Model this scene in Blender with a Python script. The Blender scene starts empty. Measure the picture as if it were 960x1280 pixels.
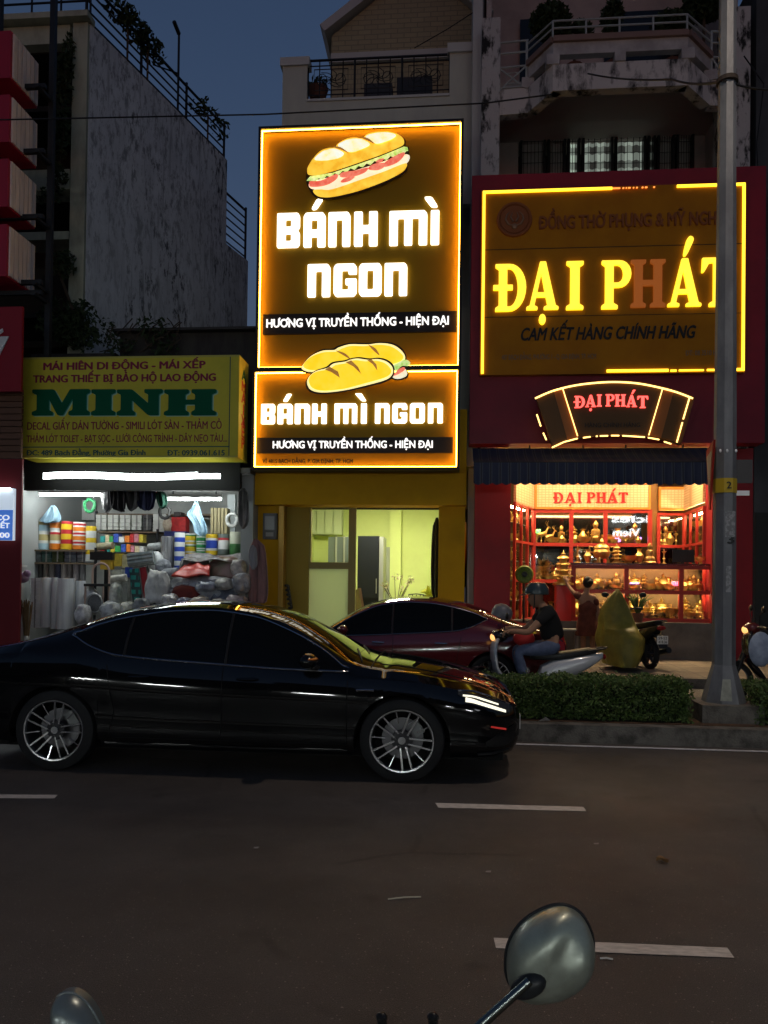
import bpy, bmesh, math, random
from mathutils import Vector, Matrix, noise
R = math.radians
SC = bpy.context.scene
COL = SC.collection
rnd = random.Random(7)

# ------------------------------------------------------------------ camera
CAM = Vector((0.0, 0.0, 1.62))
F_PX, YAW, PITCH, ROLL = 961.0, R(5.0), R(0.8), R(0.7)
HORIZON_PX = 725.0
cam_data = bpy.data.cameras.new('camera')
cam_data.lens = F_PX / 1280 * 36
cam_data.sensor_width = 36
cam_data.sensor_fit = 'AUTO'
SHIFT = (HORIZON_PX - 640 - F_PX * math.tan(PITCH)) / 1280
cam_data.shift_y = SHIFT
cam_data.clip_start = 0.05
cam_data.clip_end = 600
cam = bpy.data.objects.new('camera', cam_data)
COL.objects.link(cam)
ROT = Matrix.Rotation(YAW, 3, 'Z') @ Matrix.Rotation(R(90) + PITCH, 3, 'X') @ Matrix.Rotation(ROLL, 3, 'Z')
cam.matrix_world = Matrix.Translation(CAM) @ ROT.to_4x4()
SC.camera = cam

# ------------------------------------------------------------------ dusk sky, last trace of daylight, exposure
SUN_EL, SUN_AZ = R(-0.7), R(180)
STREET_W = 105.0                                   # each lit head of the street lamp post
w = bpy.data.worlds.new('World'); SC.world = w; w.use_nodes = True
nt = w.node_tree
sky = nt.nodes.new('ShaderNodeTexSky'); sky.sky_type = 'NISHITA'; sky.sun_disc = False
sky.sun_elevation = SUN_EL; sky.sun_rotation = SUN_AZ
sky.altitude = 0; sky.air_density = 1.0; sky.dust_density = 0.6; sky.ozone_density = 2.3
nt.links.new(sky.outputs[0], nt.nodes['Background'].inputs[0])
nt.nodes['Background'].inputs[1].default_value = 0.315
sl = bpy.data.lights.new('sun', 'SUN'); sl.energy = 0.01; sl.angle = R(8); sl.color = (1.0, .86, .72)
so = bpy.data.objects.new('sun', sl); COL.objects.link(so)
so.rotation_euler = (R(90) - SUN_EL, 0, math.pi - SUN_AZ)
SC.view_settings.view_transform = 'Standard'; SC.view_settings.look = 'None'
SC.view_settings.exposure = 0.0; SC.view_settings.gamma = 1.0
try: SC.view_settings.use_curve_mapping = False
except Exception: pass
SC.render.engine = 'CYCLES'
SC.cycles.use_denoising = True
try: SC.cycles.denoiser = 'OPENIMAGEDENOISE'
except Exception: pass
SC.cycles.max_bounces = 6; SC.cycles.diffuse_bounces = 3; SC.cycles.glossy_bounces = 3
SC.cycles.transparent_max_bounces = 12; SC.cycles.transmission_bounces = 3
SC.cycles.caustics_reflective = False; SC.cycles.caustics_refractive = False
SC.cycles.sample_clamp_indirect = 4.0
SC.cycles.use_light_tree = True

# ------------------------------------------------------------------ mapping of photograph measurements onto real planes
def ray(px, py):
    v = Vector(((px - 480) / F_PX, (640 - py) / F_PX + SHIFT * 1280 / F_PX, -1.0))
    return ROT @ v
def at(px, py, Y):
    d = ray(px, py); return CAM + d * (Y / d.y)
def ground(px, py, Z=0.0):
    d = ray(px, py); return CAM + d * ((Z - CAM.z) / d.z)
def on_plane(px, py, p0, n):
    d = ray(px, py); return CAM + d * ((p0 - CAM).dot(n) / d.dot(n))
def rect(a, b, c, d, Y):                       # left, top, right, bottom  ->  x0, x1, z0, z1
    my, mx = (b + d) / 2, (a + c) / 2
    return at(a, my, Y).x, at(c, my, Y).x, at(mx, d, Y).z, at(mx, b, Y).z

# ------------------------------------------------------------------ objects
def tag(o, label, cat=None, group=None, kind=None):
    if label: o['label'] = label
    if cat: o['category'] = cat
    if group: o['group'] = group
    if kind: o['kind'] = kind
    return o
def empty(name, loc=(0, 0, 0), label=None, cat=None, group=None):
    o = bpy.data.objects.new(name, None); COL.objects.link(o)
    o.location = loc; o.empty_display_size = .2
    return tag(o, label, cat, group)
def link(name, me, mat, parent=None):
    o = bpy.data.objects.new(name, me); COL.objects.link(o)
    if mat is not None and not me.materials: me.materials.append(mat)
    if parent is not None:
        o.parent = parent
        t = Vector(parent.location) if parent.parent is None else Vector((0, 0, 0))   # parts keep world coordinates
        o.matrix_parent_inverse = Matrix.Translation(-t)
    return o
def dup(o, parent=None):
    c = o.copy(); COL.objects.link(c)
    if parent is not None: c.parent = parent
    for k in list(o.children): dup(k, c)
    return c
def move_copy(src, loc, rz=0.0, scale=None, label=None, group=None):
    c = dup(src); c.location = loc; c.rotation_euler = (0, 0, rz)
    if scale: c.scale = scale if hasattr(scale, '__len__') else (scale,) * 3
    if label: c['label'] = label
    if group: c['group'] = group
    return c

class MB:
    def __init__(s): s.bm = bmesh.new()
    def v(s, p): return s.bm.verts.new(p)
    def f(s, vs, mi=0):
        try: q = s.bm.faces.new(vs); q.material_index = mi; return q
        except ValueError: return None
    def poly(s, pts, mi=0): return s.f([s.v(p) for p in pts], mi)
    def box(s, x0, x1, y0, y1, z0, z1, mi=0):
        a = [s.v(p) for p in ((x0,y0,z0),(x1,y0,z0),(x1,y1,z0),(x0,y1,z0),(x0,y0,z1),(x1,y0,z1),(x1,y1,z1),(x0,y1,z1))]
        for q in ((0,3,2,1),(4,5,6,7),(0,1,5,4),(1,2,6,5),(2,3,7,6),(3,0,4,7)): s.f([a[i] for i in q], mi)
        return s
    def obox(s, c, size, m=None, mi=0):
        m = m or Matrix.Identity(3); h = Vector(size) / 2; c = Vector(c)
        a = [s.v(c + m @ Vector((sx*h.x, sy*h.y, sz*h.z))) for sx,sy,sz in ((-1,-1,-1),(1,-1,-1),(1,1,-1),(-1,1,-1),(-1,-1,1),(1,-1,1),(1,1,1),(-1,1,1))]
        for q in ((0,3,2,1),(4,5,6,7),(0,1,5,4),(1,2,6,5),(2,3,7,6),(3,0,4,7)): s.f([a[i] for i in q], mi)
        return s
    def bar(s, a, b, wx, wy, up=(0,0,1)):
        a, b = Vector(a), Vector(b); d = (b - a); L = d.length; d.normalize()
        u = Vector(up); 
        if abs(d.dot(u)) > .98: u = Vector((0, 1, 0))
        x = d.cross(u).normalized(); y = x.cross(d)
        return s.obox((a + b) / 2, (wx, wy, L), Matrix((x, y, d)).transposed())
    def tube(s, pts, r, n=8, cap=True, mi=0, closed=False):
        pts = [Vector(p) for p in pts]; m = len(pts)
        rr = r if hasattr(r, '__len__') else [r] * m
        rings = []; u = None
        for i, p in enumerate(pts):
            if closed: d = pts[(i+1) % m] - pts[i-1]
            else: d = pts[min(i+1, m-1)] - pts[max(i-1, 0)]
            if d.length < 1e-9: d = Vector((0,0,1))
            d.normalize()
            if u is None:
                u = Vector((0,0,1)) if abs(d.z) < .9 else Vector((1,0,0))
            u = (u - d * u.dot(d)); u.normalize(); x = d.cross(u)
            rings.append([s.v(p + (u*math.cos(2*math.pi*k/n) + x*math.sin(2*math.pi*k/n)) * rr[i]) for k in range(n)])
        for i in range(m if closed else m - 1):
            a, b = rings[i], rings[(i+1) % m]
            for k in range(n): s.f([a[k], a[(k+1) % n], b[(k+1) % n], b[k]], mi)
        if cap and not closed:
            s.f(rings[0][::-1], mi); s.f(rings[-1], mi)
        return s
    def lathe(s, prof, c=(0,0,0), n=20, m=None, mi=0, a0=0.0):
        c = Vector(c); m = m or Matrix.Identity(3); rings = []
        for r, z in prof:
            if r < 1e-5: rings.append([s.v(c + m @ Vector((0,0,z)))])
            else: rings.append([s.v(c + m @ Vector((r*math.cos(a0+2*math.pi*k/n), r*math.sin(a0+2*math.pi*k/n), z))) for k in range(n)])
        for a, b in zip(rings, rings[1:]):
            for k in range(n):
                k2 = (k+1) % n
                if len(a) == 1 and len(b) == 1: break
                if len(a) == 1: s.f([a[0], b[k2], b[k]], mi)
                elif len(b) == 1: s.f([a[k], a[k2], b[0]], mi)
                else: s.f([a[k], a[k2], b[k2], b[k]], mi)
        return s
    def ball(s, c, rad, m=None, nu=14, nv=9, mi=0):
        rad = rad if hasattr(rad, '__len__') else (rad,)*3
        mm = (m or Matrix.Identity(3)) @ Matrix.Diagonal(rad)
        return s.lathe([(math.sin(math.pi*i/nv), -math.cos(math.pi*i/nv)) for i in range(nv+1)], c, nu, mm, mi)
    def prism(s, poly, y0, y1, mi=0):              # (x, z) polygon between two Y planes
        a = [s.v((x, y0, z)) for x, z in poly]; b = [s.v((x, y1, z)) for x, z in poly]
        s.f(a, mi); s.f(b[::-1], mi); n = len(poly)
        for k in range(n): s.f([a[k], b[k], b[(k+1) % n], a[(k+1) % n]], mi)
        return s
    def slab(s, poly, z0, z1, mi=0):               # (x, y) polygon between two Z planes
        a = [s.v((x, y, z0)) for x, y in poly]; b = [s.v((x, y, z1)) for x, y in poly]
        s.f(a[::-1], mi); s.f(b, mi); n = len(poly)
        for k in range(n): s.f([a[k], a[(k+1) % n], b[(k+1) % n], b[k]], mi)
        return s
    def grid(s, fn, nu, nv, mi=0):
        g = [[s.v(fn(i / nu, j / nv)) for j in range(nv + 1)] for i in range(nu + 1)]
        for i in range(nu):
            for j in range(nv): s.f([g[i][j], g[i+1][j], g[i+1][j+1], g[i][j+1]], mi)
        return s
    def build(s, name, mat, parent=None, smooth=False, bevel=0.0, merge=0.0, recalc=True):
        bm = s.bm
        if merge: bmesh.ops.remove_doubles(bm, verts=bm.verts, dist=merge)
        if bevel:
            es = [e for e in bm.edges if len(e.link_faces) == 2 and e.calc_face_angle(0) > .6]
            bmesh.ops.bevel(bm, geom=es, offset=bevel, segments=2, affect='EDGES', clamp_overlap=True)
        if recalc: bmesh.ops.recalc_face_normals(bm, faces=bm.faces)
        me = bpy.data.meshes.new(name); bm.to_mesh(me); bm.free()
        if smooth:
            me.polygons.foreach_set('use_smooth', [True] * len(me.polygons))
            try: me.set_sharp_from_angle(angle=R(38))
            except Exception: pass
        for m in (mat if isinstance(mat, (list, tuple)) else [mat]): me.materials.append(m)
        return link(name, me, None, parent)

def structure(name, mb, mat, **k):
    o = mb.build(name, mat, **k); o['kind'] = 'structure'; return o

# ------------------------------------------------------------------ materials
_M = {}
def pbr(name, col, rough=.6, metal=0.0, col2=None, scale=4.0, stretch=(1,1,1), lo=.4, hi=.6, bump=0.0, bscale=40.0, spec=.3, coat=0.0, detail=6.0, rvar=0.0):
    if name in _M: return _M[name]
    m = bpy.data.materials.new(name); m.use_nodes = True; t = m.node_tree; b = t.nodes['Principled BSDF']
    b.inputs['Base Color'].default_value = (*col, 1); b.inputs['Roughness'].default_value = rough
    b.inputs['Metallic'].default_value = metal; b.inputs['Specular IOR Level'].default_value = spec
    b.inputs['Coat Weight'].default_value = coat; b.inputs['Coat Roughness'].default_value = .04
    tc = None
    def coords(sc):
        nonlocal tc
        if tc is None: tc = t.nodes.new('ShaderNodeTexCoord')
        mp = t.nodes.new('ShaderNodeMapping'); mp.inputs['Scale'].default_value = sc
        t.links.new(tc.outputs['Object'], mp.inputs[0]); return mp.outputs[0]
    if col2 is not None:
        n = t.nodes.new('ShaderNodeTexNoise'); n.inputs['Scale'].default_value = scale; n.inputs['Detail'].default_value = detail; n.inputs['Roughness'].default_value = .65
        t.links.new(coords(stretch), n.inputs['Vector'])
        r = t.nodes.new('ShaderNodeValToRGB'); r.color_ramp.elements[0].position = lo; r.color_ramp.elements[1].position = hi
        r.color_ramp.elements[0].color = (*col, 1); r.color_ramp.elements[1].color = (*col2, 1)
        t.links.new(n.outputs[0], r.inputs[0]); t.links.new(r.outputs[0], b.inputs['Base Color'])
        if rvar:
            mr = t.nodes.new('ShaderNodeMapRange'); mr.inputs['To Min'].default_value = rough - rvar; mr.inputs['To Max'].default_value = rough + rvar
            t.links.new(n.outputs[0], mr.inputs[0]); t.links.new(mr.outputs[0], b.inputs['Roughness'])
    if bump:
        n = t.nodes.new('ShaderNodeTexNoise'); n.inputs['Scale'].default_value = bscale; n.inputs['Detail'].default_value = 5
        t.links.new(coords((1,1,1)), n.inputs['Vector'])
        bp = t.nodes.new('ShaderNodeBump'); bp.inputs['Strength'].default_value = bump; bp.inputs['Distance'].default_value = .02
        t.links.new(n.outputs[0], bp.inputs['Height']); t.links.new(bp.outputs[0], b.inputs['Normal'])
    _M[name] = m; return m
def glow(name, col, strength, base=(.5,.5,.5)):
    if name in _M: return _M[name]
    m = bpy.data.materials.new(name); m.use_nodes = True; b = m.node_tree.nodes['Principled BSDF']
    b.inputs['Base Color'].default_value = (*base, 1); b.inputs['Roughness'].default_value = .4
    b.inputs['Emission Color'].default_value = (*col, 1); b.inputs['Emission Strength'].default_value = strength
    _M[name] = m; return m
def glass(name, refl=.10, tint=(1,1,1), rough=0.02):
    if name in _M: return _M[name]
    m = bpy.data.materials.new(name); m.use_nodes = True; t = m.node_tree; t.nodes.clear()
    o = t.nodes.new('ShaderNodeOutputMaterial'); mx = t.nodes.new('ShaderNodeMixShader')
    a = t.nodes.new('ShaderNodeBsdfTransparent'); a.inputs[0].default_value = (*tint, 1)
    g = t.nodes.new('ShaderNodeBsdfGlossy'); g.inputs['Roughness'].default_value = rough
    mx.inputs[0].default_value = refl
    t.links.new(a.outputs[0], mx.inputs[1]); t.links.new(g.outputs[0], mx.inputs[2]); t.links.new(mx.outputs[0], o.inputs[0])
    _M[name] = m; return m
def bands(name, z0, z1, cols, rough=.45, axis='Z', rep=1):
    """constant colour bands along an axis of the object, cols = [(weight, colour)]"""
    m = bpy.data.materials.new(name); m.use_nodes = True; t = m.node_tree; b = t.nodes['Principled BSDF']
    b.inputs['Roughness'].default_value = rough
    tc = t.nodes.new('ShaderNodeTexCoord'); sp = t.nodes.new('ShaderNodeSeparateXYZ'); t.links.new(tc.outputs['Object'], sp.inputs[0])
    mr = t.nodes.new('ShaderNodeMapRange'); mr.inputs[1].default_value = z0; mr.inputs[2].default_value = z1
    t.links.new(sp.outputs[axis], mr.inputs[0]); src = mr.outputs[0]
    if rep > 1:
        mr.inputs[4].default_value = rep; fr = t.nodes.new('ShaderNodeMath'); fr.operation = 'FRACT'; t.links.new(src, fr.inputs[0]); src = fr.outputs[0]
    r = t.nodes.new('ShaderNodeValToRGB'); r.color_ramp.interpolation = 'CONSTANT'
    tot = sum(c[0] for c in cols); acc = 0
    el = r.color_ramp.elements
    while len(el) > 1: el.remove(el[-1])
    for i, (wt, c) in enumerate(cols):
        e = el[0] if i == 0 else el.new(acc / tot)
        if i == 0: e.position = 0
        e.color = (*c, 1); acc += wt
    t.links.new(src, r.inputs[0]); t.links.new(r.outputs[0], b.inputs['Base Color'])
    return m
def tiles(name, c1, c2, mortar, bw, bh, msize=.02, axes='XZ', rough=.7, bump=.3, offset=.5, dirt=None):
    if name in _M: return _M[name]
    m = bpy.data.materials.new(name); m.use_nodes = True; t = m.node_tree; b = t.nodes['Principled BSDF']
    b.inputs['Roughness'].default_value = rough
    tc = t.nodes.new('ShaderNodeTexCoord'); sp = t.nodes.new('ShaderNodeSeparateXYZ'); cb = t.nodes.new('ShaderNodeCombineXYZ')
    t.links.new(tc.outputs['Object'], sp.inputs[0]); t.links.new(sp.outputs[axes[0]], cb.inputs[0]); t.links.new(sp.outputs[axes[1]], cb.inputs[1])
    k = t.nodes.new('ShaderNodeTexBrick'); k.inputs['Scale'].default_value = 1; k.offset = offset
    k.inputs['Color1'].default_value = (*c1, 1); k.inputs['Color2'].default_value = (*c2, 1); k.inputs['Mortar'].default_value = (*mortar, 1)
    k.inputs['Brick Width'].default_value = bw; k.inputs['Row Height'].default_value = bh; k.inputs['Mortar Size'].default_value = msize
    t.links.new(cb.outputs[0], k.inputs['Vector']); src = k.outputs['Color']
    if dirt:
        n = t.nodes.new('ShaderNodeTexNoise'); n.inputs['Scale'].default_value = dirt; n.inputs['Detail'].default_value = 6
        t.links.new(tc.outputs['Object'], n.inputs['Vector'])
        mr = t.nodes.new('ShaderNodeMapRange'); mr.inputs[1].default_value = .3; mr.inputs[2].default_value = .7; mr.inputs[3].default_value = .55; mr.inputs[4].default_value = 1.1
        t.links.new(n.outputs[0], mr.inputs[0])
        mx = t.nodes.new('ShaderNodeMix'); mx.data_type = 'RGBA'; mx.blend_type = 'MULTIPLY'; mx.inputs[0].default_value = 1
        t.links.new(src, mx.inputs[6]); t.links.new(mr.outputs[0], mx.inputs[7]); src = mx.outputs[2]
    t.links.new(src, b.inputs['Base Color'])
    bp = t.nodes.new('ShaderNodeBump'); bp.inputs['Strength'].default_value = bump; bp.inputs['Distance'].default_value = .01; bp.invert = True
    t.links.new(k.outputs['Fac'], bp.inputs['Height']); t.links.new(bp.outputs[0], b.inputs['Normal'])
    _M[name] = m; return m

# ------------------------------------------------------------------ flat outlines and lettering
def outline_mesh(polys, depth, bevel=0.0):
    """closed outlines (holes allowed) in (x, z) -> mesh facing -Y, front at y = -depth"""
    cu = bpy.data.curves.new('outline', 'CURVE'); cu.dimensions = '2D'; cu.fill_mode = 'BOTH'
    cu.extrude = depth / 2; cu.bevel_depth = bevel; cu.bevel_resolution = 1; cu.offset = -bevel
    for p in polys:
        sp = cu.splines.new('POLY'); sp.points.add(len(p) - 1); sp.use_cyclic_u = True
        for q, (x, z) in zip(sp.points, p): q.co = (x, z, 0, 1)
    o = bpy.data.objects.new('outline', cu); me = bpy.data.meshes.new_from_object(o)
    bpy.data.objects.remove(o); bpy.data.curves.remove(cu)
    me.transform(Matrix(((1,0,0,0),(0,0,-1,-depth/2),(0,1,0,0),(0,0,0,1))))
    return me
def outline(name, polys, Y, depth, mat, parent=None, bevel=0.0):
    me = outline_mesh(polys, depth, bevel); me.transform(Matrix.Translation((0, Y, 0))); me.materials.clear()
    return link(name, me, mat, parent)
_CAP = [None]
def _font(s, shear):
    cu = bpy.data.curves.new('text', 'FONT'); cu.body = s; cu.extrude = .005; cu.shear = shear; cu.resolution_u = 3
    o = bpy.data.objects.new('text', cu); me = bpy.data.meshes.new_from_object(o)
    bpy.data.objects.remove(o); bpy.data.curves.remove(cu); return me
BARRED = {'Đ': 'D'}; HORNED = dict(zip('ƯƠỪỜỮỚơườừ', 'UOÙÒŨÓouòù'))
def text_mesh(s, bold=0.0, shear=0.0):
    """one line of sans lettering; heavier weights are the same line printed again a hair to each side"""
    base = ''.join(BARRED.get(c, HORNED.get(c, c)) for c in s)
    me = _font(base, shear); bm = bmesh.new(); bm.from_mesh(me); bpy.data.meshes.remove(me)
    cap = .73
    for i, c in enumerate(s):                       # the bar of Đ and the horn of Ư and Ơ
        if c in BARRED or c in HORNED:
            pre = max([v.co.x for v in _tmp(base[:i] + '.', shear)]) if i else .0
            end = max([v.co.x for v in _tmp(base[:i+1], shear)])
            if c in BARRED:
                x0 = end - .66; pts = [(x0-.02,.33),(x0+.30,.33),(x0+.30,.41),(x0-.02,.41)]
            else:
                h = .72 if c.isupper() else .53; pts = [(end-.10,h-.10),(end-.02,h-.10),(end+.08,h+.06),(end+.0,h+.08),(end-.02,h-.02),(end-.10,h-.02)]
            vs = [[bm.verts.new((x + z*shear, z, d)) for x, z in pts] for d in (-.0051, .0051)]
            bm.faces.new(vs[1]); bm.faces.new(vs[0][::-1])
            for k in range(len(pts)): bm.faces.new([vs[0][k], vs[0][(k+1) % len(pts)], vs[1][(k+1) % len(pts)], vs[1][k]])
    if bold:
        geo = list(bm.verts) + list(bm.edges) + list(bm.faces)
        for k, (dx, dy) in enumerate(((bold,0),(-bold,0),(0,bold*.6),(0,-bold*.6))):
            q = bmesh.ops.duplicate(bm, geom=geo)['geom']
            bmesh.ops.translate(bm, vec=(dx, dy, -.0006*(k+1)), verts=[e for e in q if isinstance(e, bmesh.types.BMVert)])
    me = bpy.data.meshes.new('text'); bm.to_mesh(me); bm.free(); return me
_TMP = {}
def _tmp(s, shear):
    if (s, shear) not in _TMP: m = _font(s, shear); _TMP[(s, shear)] = [v.co.copy() and v for v in m.vertices]
    return _TMP[(s, shear)]
def cap_height():
    if _CAP[0] is None:
        me = _font('H', 0); ys = [v.co.y for v in me.vertices]; _CAP[0] = max(ys) - min(ys)
    return _CAP[0]
def text(name, s, x0, x1, zbase, cap, Y, mat, parent=None, depth=.01, bold=0.012, shear=0.0):
    me = text_mesh(s, bold, shear)
    xs = [v.co.x for v in me.vertices]; a, b = min(xs), max(xs); kx = (x1 - x0) / (b - a); kz = cap / cap_height()
    for v in me.vertices:
        x, y, z = v.co; v.co = (x0 + (x - a) * kx, Y - depth / 2 - z / .01 * depth, zbase + y * kz)
    me.materials.clear(); me.materials.append(mat)
    return link(name, me, None, parent)
def ptext(name, s, px0, px1, pybase, cap_px, Y, mat, parent, **k):
    pm = (px0 + px1) / 2
    return text(name, s, at(px0, pybase, Y).x, at(px1, pybase, Y).x, at(pm, pybase, Y).z, cap_px * Y / F_PX, Y, mat, parent, **k)
def arc(cx, cy, rx, ry, a0, a1, n=10):
    return [(cx + rx*math.cos(R(a0 + (a1-a0)*i/n)), cy + ry*math.sin(R(a0 + (a1-a0)*i/n))) for i in range(n+1)]
def rounded(pts, r):
    out = []; n = len(pts)
    for i in range(n):
        p = Vector(pts[i]); a = Vector(pts[i-1]) - p; b = Vector(pts[(i+1) % n]) - p
        k = min(r, a.length * .45, b.length * .45)
        q0 = p + a.normalized() * k; q1 = p + b.normalized() * k; m = p * .5 + (q0 + q1) * .25
        out += [tuple(q0), tuple(m), tuple(q1)]
    return out
def catmull(p, n=6, closed=True):
    out = []; m = len(p)
    for i in range(m if closed else m - 1):
        g = lambda k: Vector(p[k % m]) if closed else Vector(p[max(0, min(m-1, k))])
        a, b, c, d = g(i-1), g(i), g(i+1), g(i+2)
        for k in range(n):
            t = k / n
            out.append(tuple(.5 * ((2*b) + (c-a)*t + (2*a-5*b+4*c-d)*t*t + (3*b-a-3*c+d)*t**3)))
    if not closed: out.append(tuple(p[-1]))
    return out
# block letters, drawn in a 100 high box
BLOCK = {
 'B': (70, [[(0,0),(64,0),(70,8),(70,42),(63,50),(70,58),(70,92),(64,100),(0,100)], [(26,18),(26,40),(44,40),(44,18)], [(26,60),(26,82),(44,82),(44,60)]]),
 'A': (70, [[(0,0),(25,0),(25,30),(45,30),(45,0),(70,0),(70,90),(62,100),(8,100),(0,90)], [(25,50),(25,80),(45,80),(45,50)]]),
 'N': (70, [[(0,0),(25,0),(25,79),(45,79),(45,0),(70,0),(70,90),(62,100),(0,100)]]),
 'H': (70, [[(0,0),(25,0),(25,38),(45,38),(45,0),(70,0),(70,100),(45,100),(45,60),(25,60),(25,100),(0,100)]]),
 'M': (114, [[(0,0),(25,0),(25,79),(45,79),(45,0),(69,0),(69,79),(89,79),(89,0),(114,0),(114,90),(106,100),(0,100)]]),
 'I': (26, [[(0,0),(26,0),(26,100),(0,100)]]),
 'G': (70, [[(8,0),(62,0),(70,10),(70,54),(36,54),(36,36),(45,36),(45,20),(25,20),(25,80),(45,80),(45,68),(70,68),(70,90),(62,100),(8,100),(0,90),(0,10)]]),
 'O': (70, [[(8,0),(62,0),(70,10),(70,90),(62,100),(8,100),(0,90),(0,10)], [(25,20),(25,80),(45,80),(45,20)]]),
}
SERIF = {
 'I': (44, [[(0,0),(44,0),(44,7),(34,12),(34,88),(44,93),(44,100),(0,100),(0,93),(10,88),(10,12),(0,7)]]),
 'P': (84, [[(0,0),(46,0),(46,7),(34,12),(34,44),(50,44)] + arc(50,72,34,28,-90,90)[1:] + [(0,100),(0,93),(10,88),(10,12),(0,7)], [(34,54),(34,90)] + arc(45,72,16,18,90,-90)]),
 'D': (88, [[(0,0),(40,0)] + arc(40,50,48,50,-90,90,14)[1:] + [(0,100),(0,93),(10,88),(10,56),(-6,56),(-6,45),(10,45),(10,12),(0,7)],
            [(34,10),(34,45),(50,45),(50,56),(34,56),(34,90)] + arc(40,50,24,40,90,-90,14)]),
 'A': (92, [[(0,0),(32,0),(32,6),(23,9),(28,26),(55,26),(60,9),(50,6),(50,0),(92,0),(92,6),(84,9),(55,100),(38,100),(9,9),(0,6)], [(31,36),(42,74),(52,36)]]),
 'H': (96, [[(0,0),(42,0),(42,7),(33,11),(33,45),(63,45),(63,11),(54,7),(54,0),(96,0),(96,7),(87,11),(87,89),(96,93),(96,100),(54,100),(54,93),(63,89),(63,57),(33,57),(33,89),(42,93),(42,100),(0,100),(0,93),(9,89),(9,11),(0,7)]]),
 'T': (86, [[(20,0),(66,0),(66,7),(55,12),(55,90),(66,89),(80,70),(86,70),(84,100),(2,100),(0,70),(6,70),(20,89),(31,90),(31,12),(20,7)]]),
}
SLAB = {
 'M': (170, [[(0,0),(62,0),(62,14),(50,20),(50,62),(76,0),(92,0),(120,64),(120,20),(108,14),(108,0),(170,0),(170,14),(160,20),(160,80),(170,86),(170,100),(112,100),(88,46),(64,100),(0,100),(0,86),(14,80),(14,20),(0,14)]]),
 'I': (78, [[(0,0),(78,0),(78,14),(64,20),(64,80),(78,86),(78,100),(0,100),(0,86),(14,80),(14,20),(0,14)]]),
 'N': (140, [[(0,0),(56,0),(56,14),(46,20),(46,58),(96,0),(128,0),(128,80),(140,86),(140,100),(84,100),(84,86),(96,80),(96,46),(46,100),(0,100),(0,86),(12,80),(12,20),(0,14)]]),
 'H': (144, [[(0,0),(68,0),(68,14),(58,20),(58,42),(86,42),(86,20),(76,14),(76,0),(144,0),(144,14),(132,20),(132,80),(144,86),(144,100),(76,100),(76,86),(86,80),(86,60),(58,60),(58,80),(68,86),(68,100),(0,100),(0,86),(12,80),(12,20),(0,14)]]),
}
ACUTE = [(28,112),(42,112),(58,138),(40,138)]
GRAVE = [(0,138),(18,138),(32,112),(18,112)]
DOT = arc(45,-18,8,9,0,330,11)
def glyph(name, font, ch, px0, px1, ptop, pbot, Y, depth, mat, parent, marks=(), rr=0.0, bevel=0.0):
    wd, polys = font[ch]; x0, x1, z0, z1 = rect(px0, ptop, px1, pbot, Y)
    ps = [rounded(p, rr) if rr else p for p in polys] + list(marks)
    return outline(name, [[(x0 + x * (x1 - x0) / wd, z0 + z * (z1 - z0) / 100) for x, z in p] for p in ps], Y, depth, mat, parent, bevel)
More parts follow.
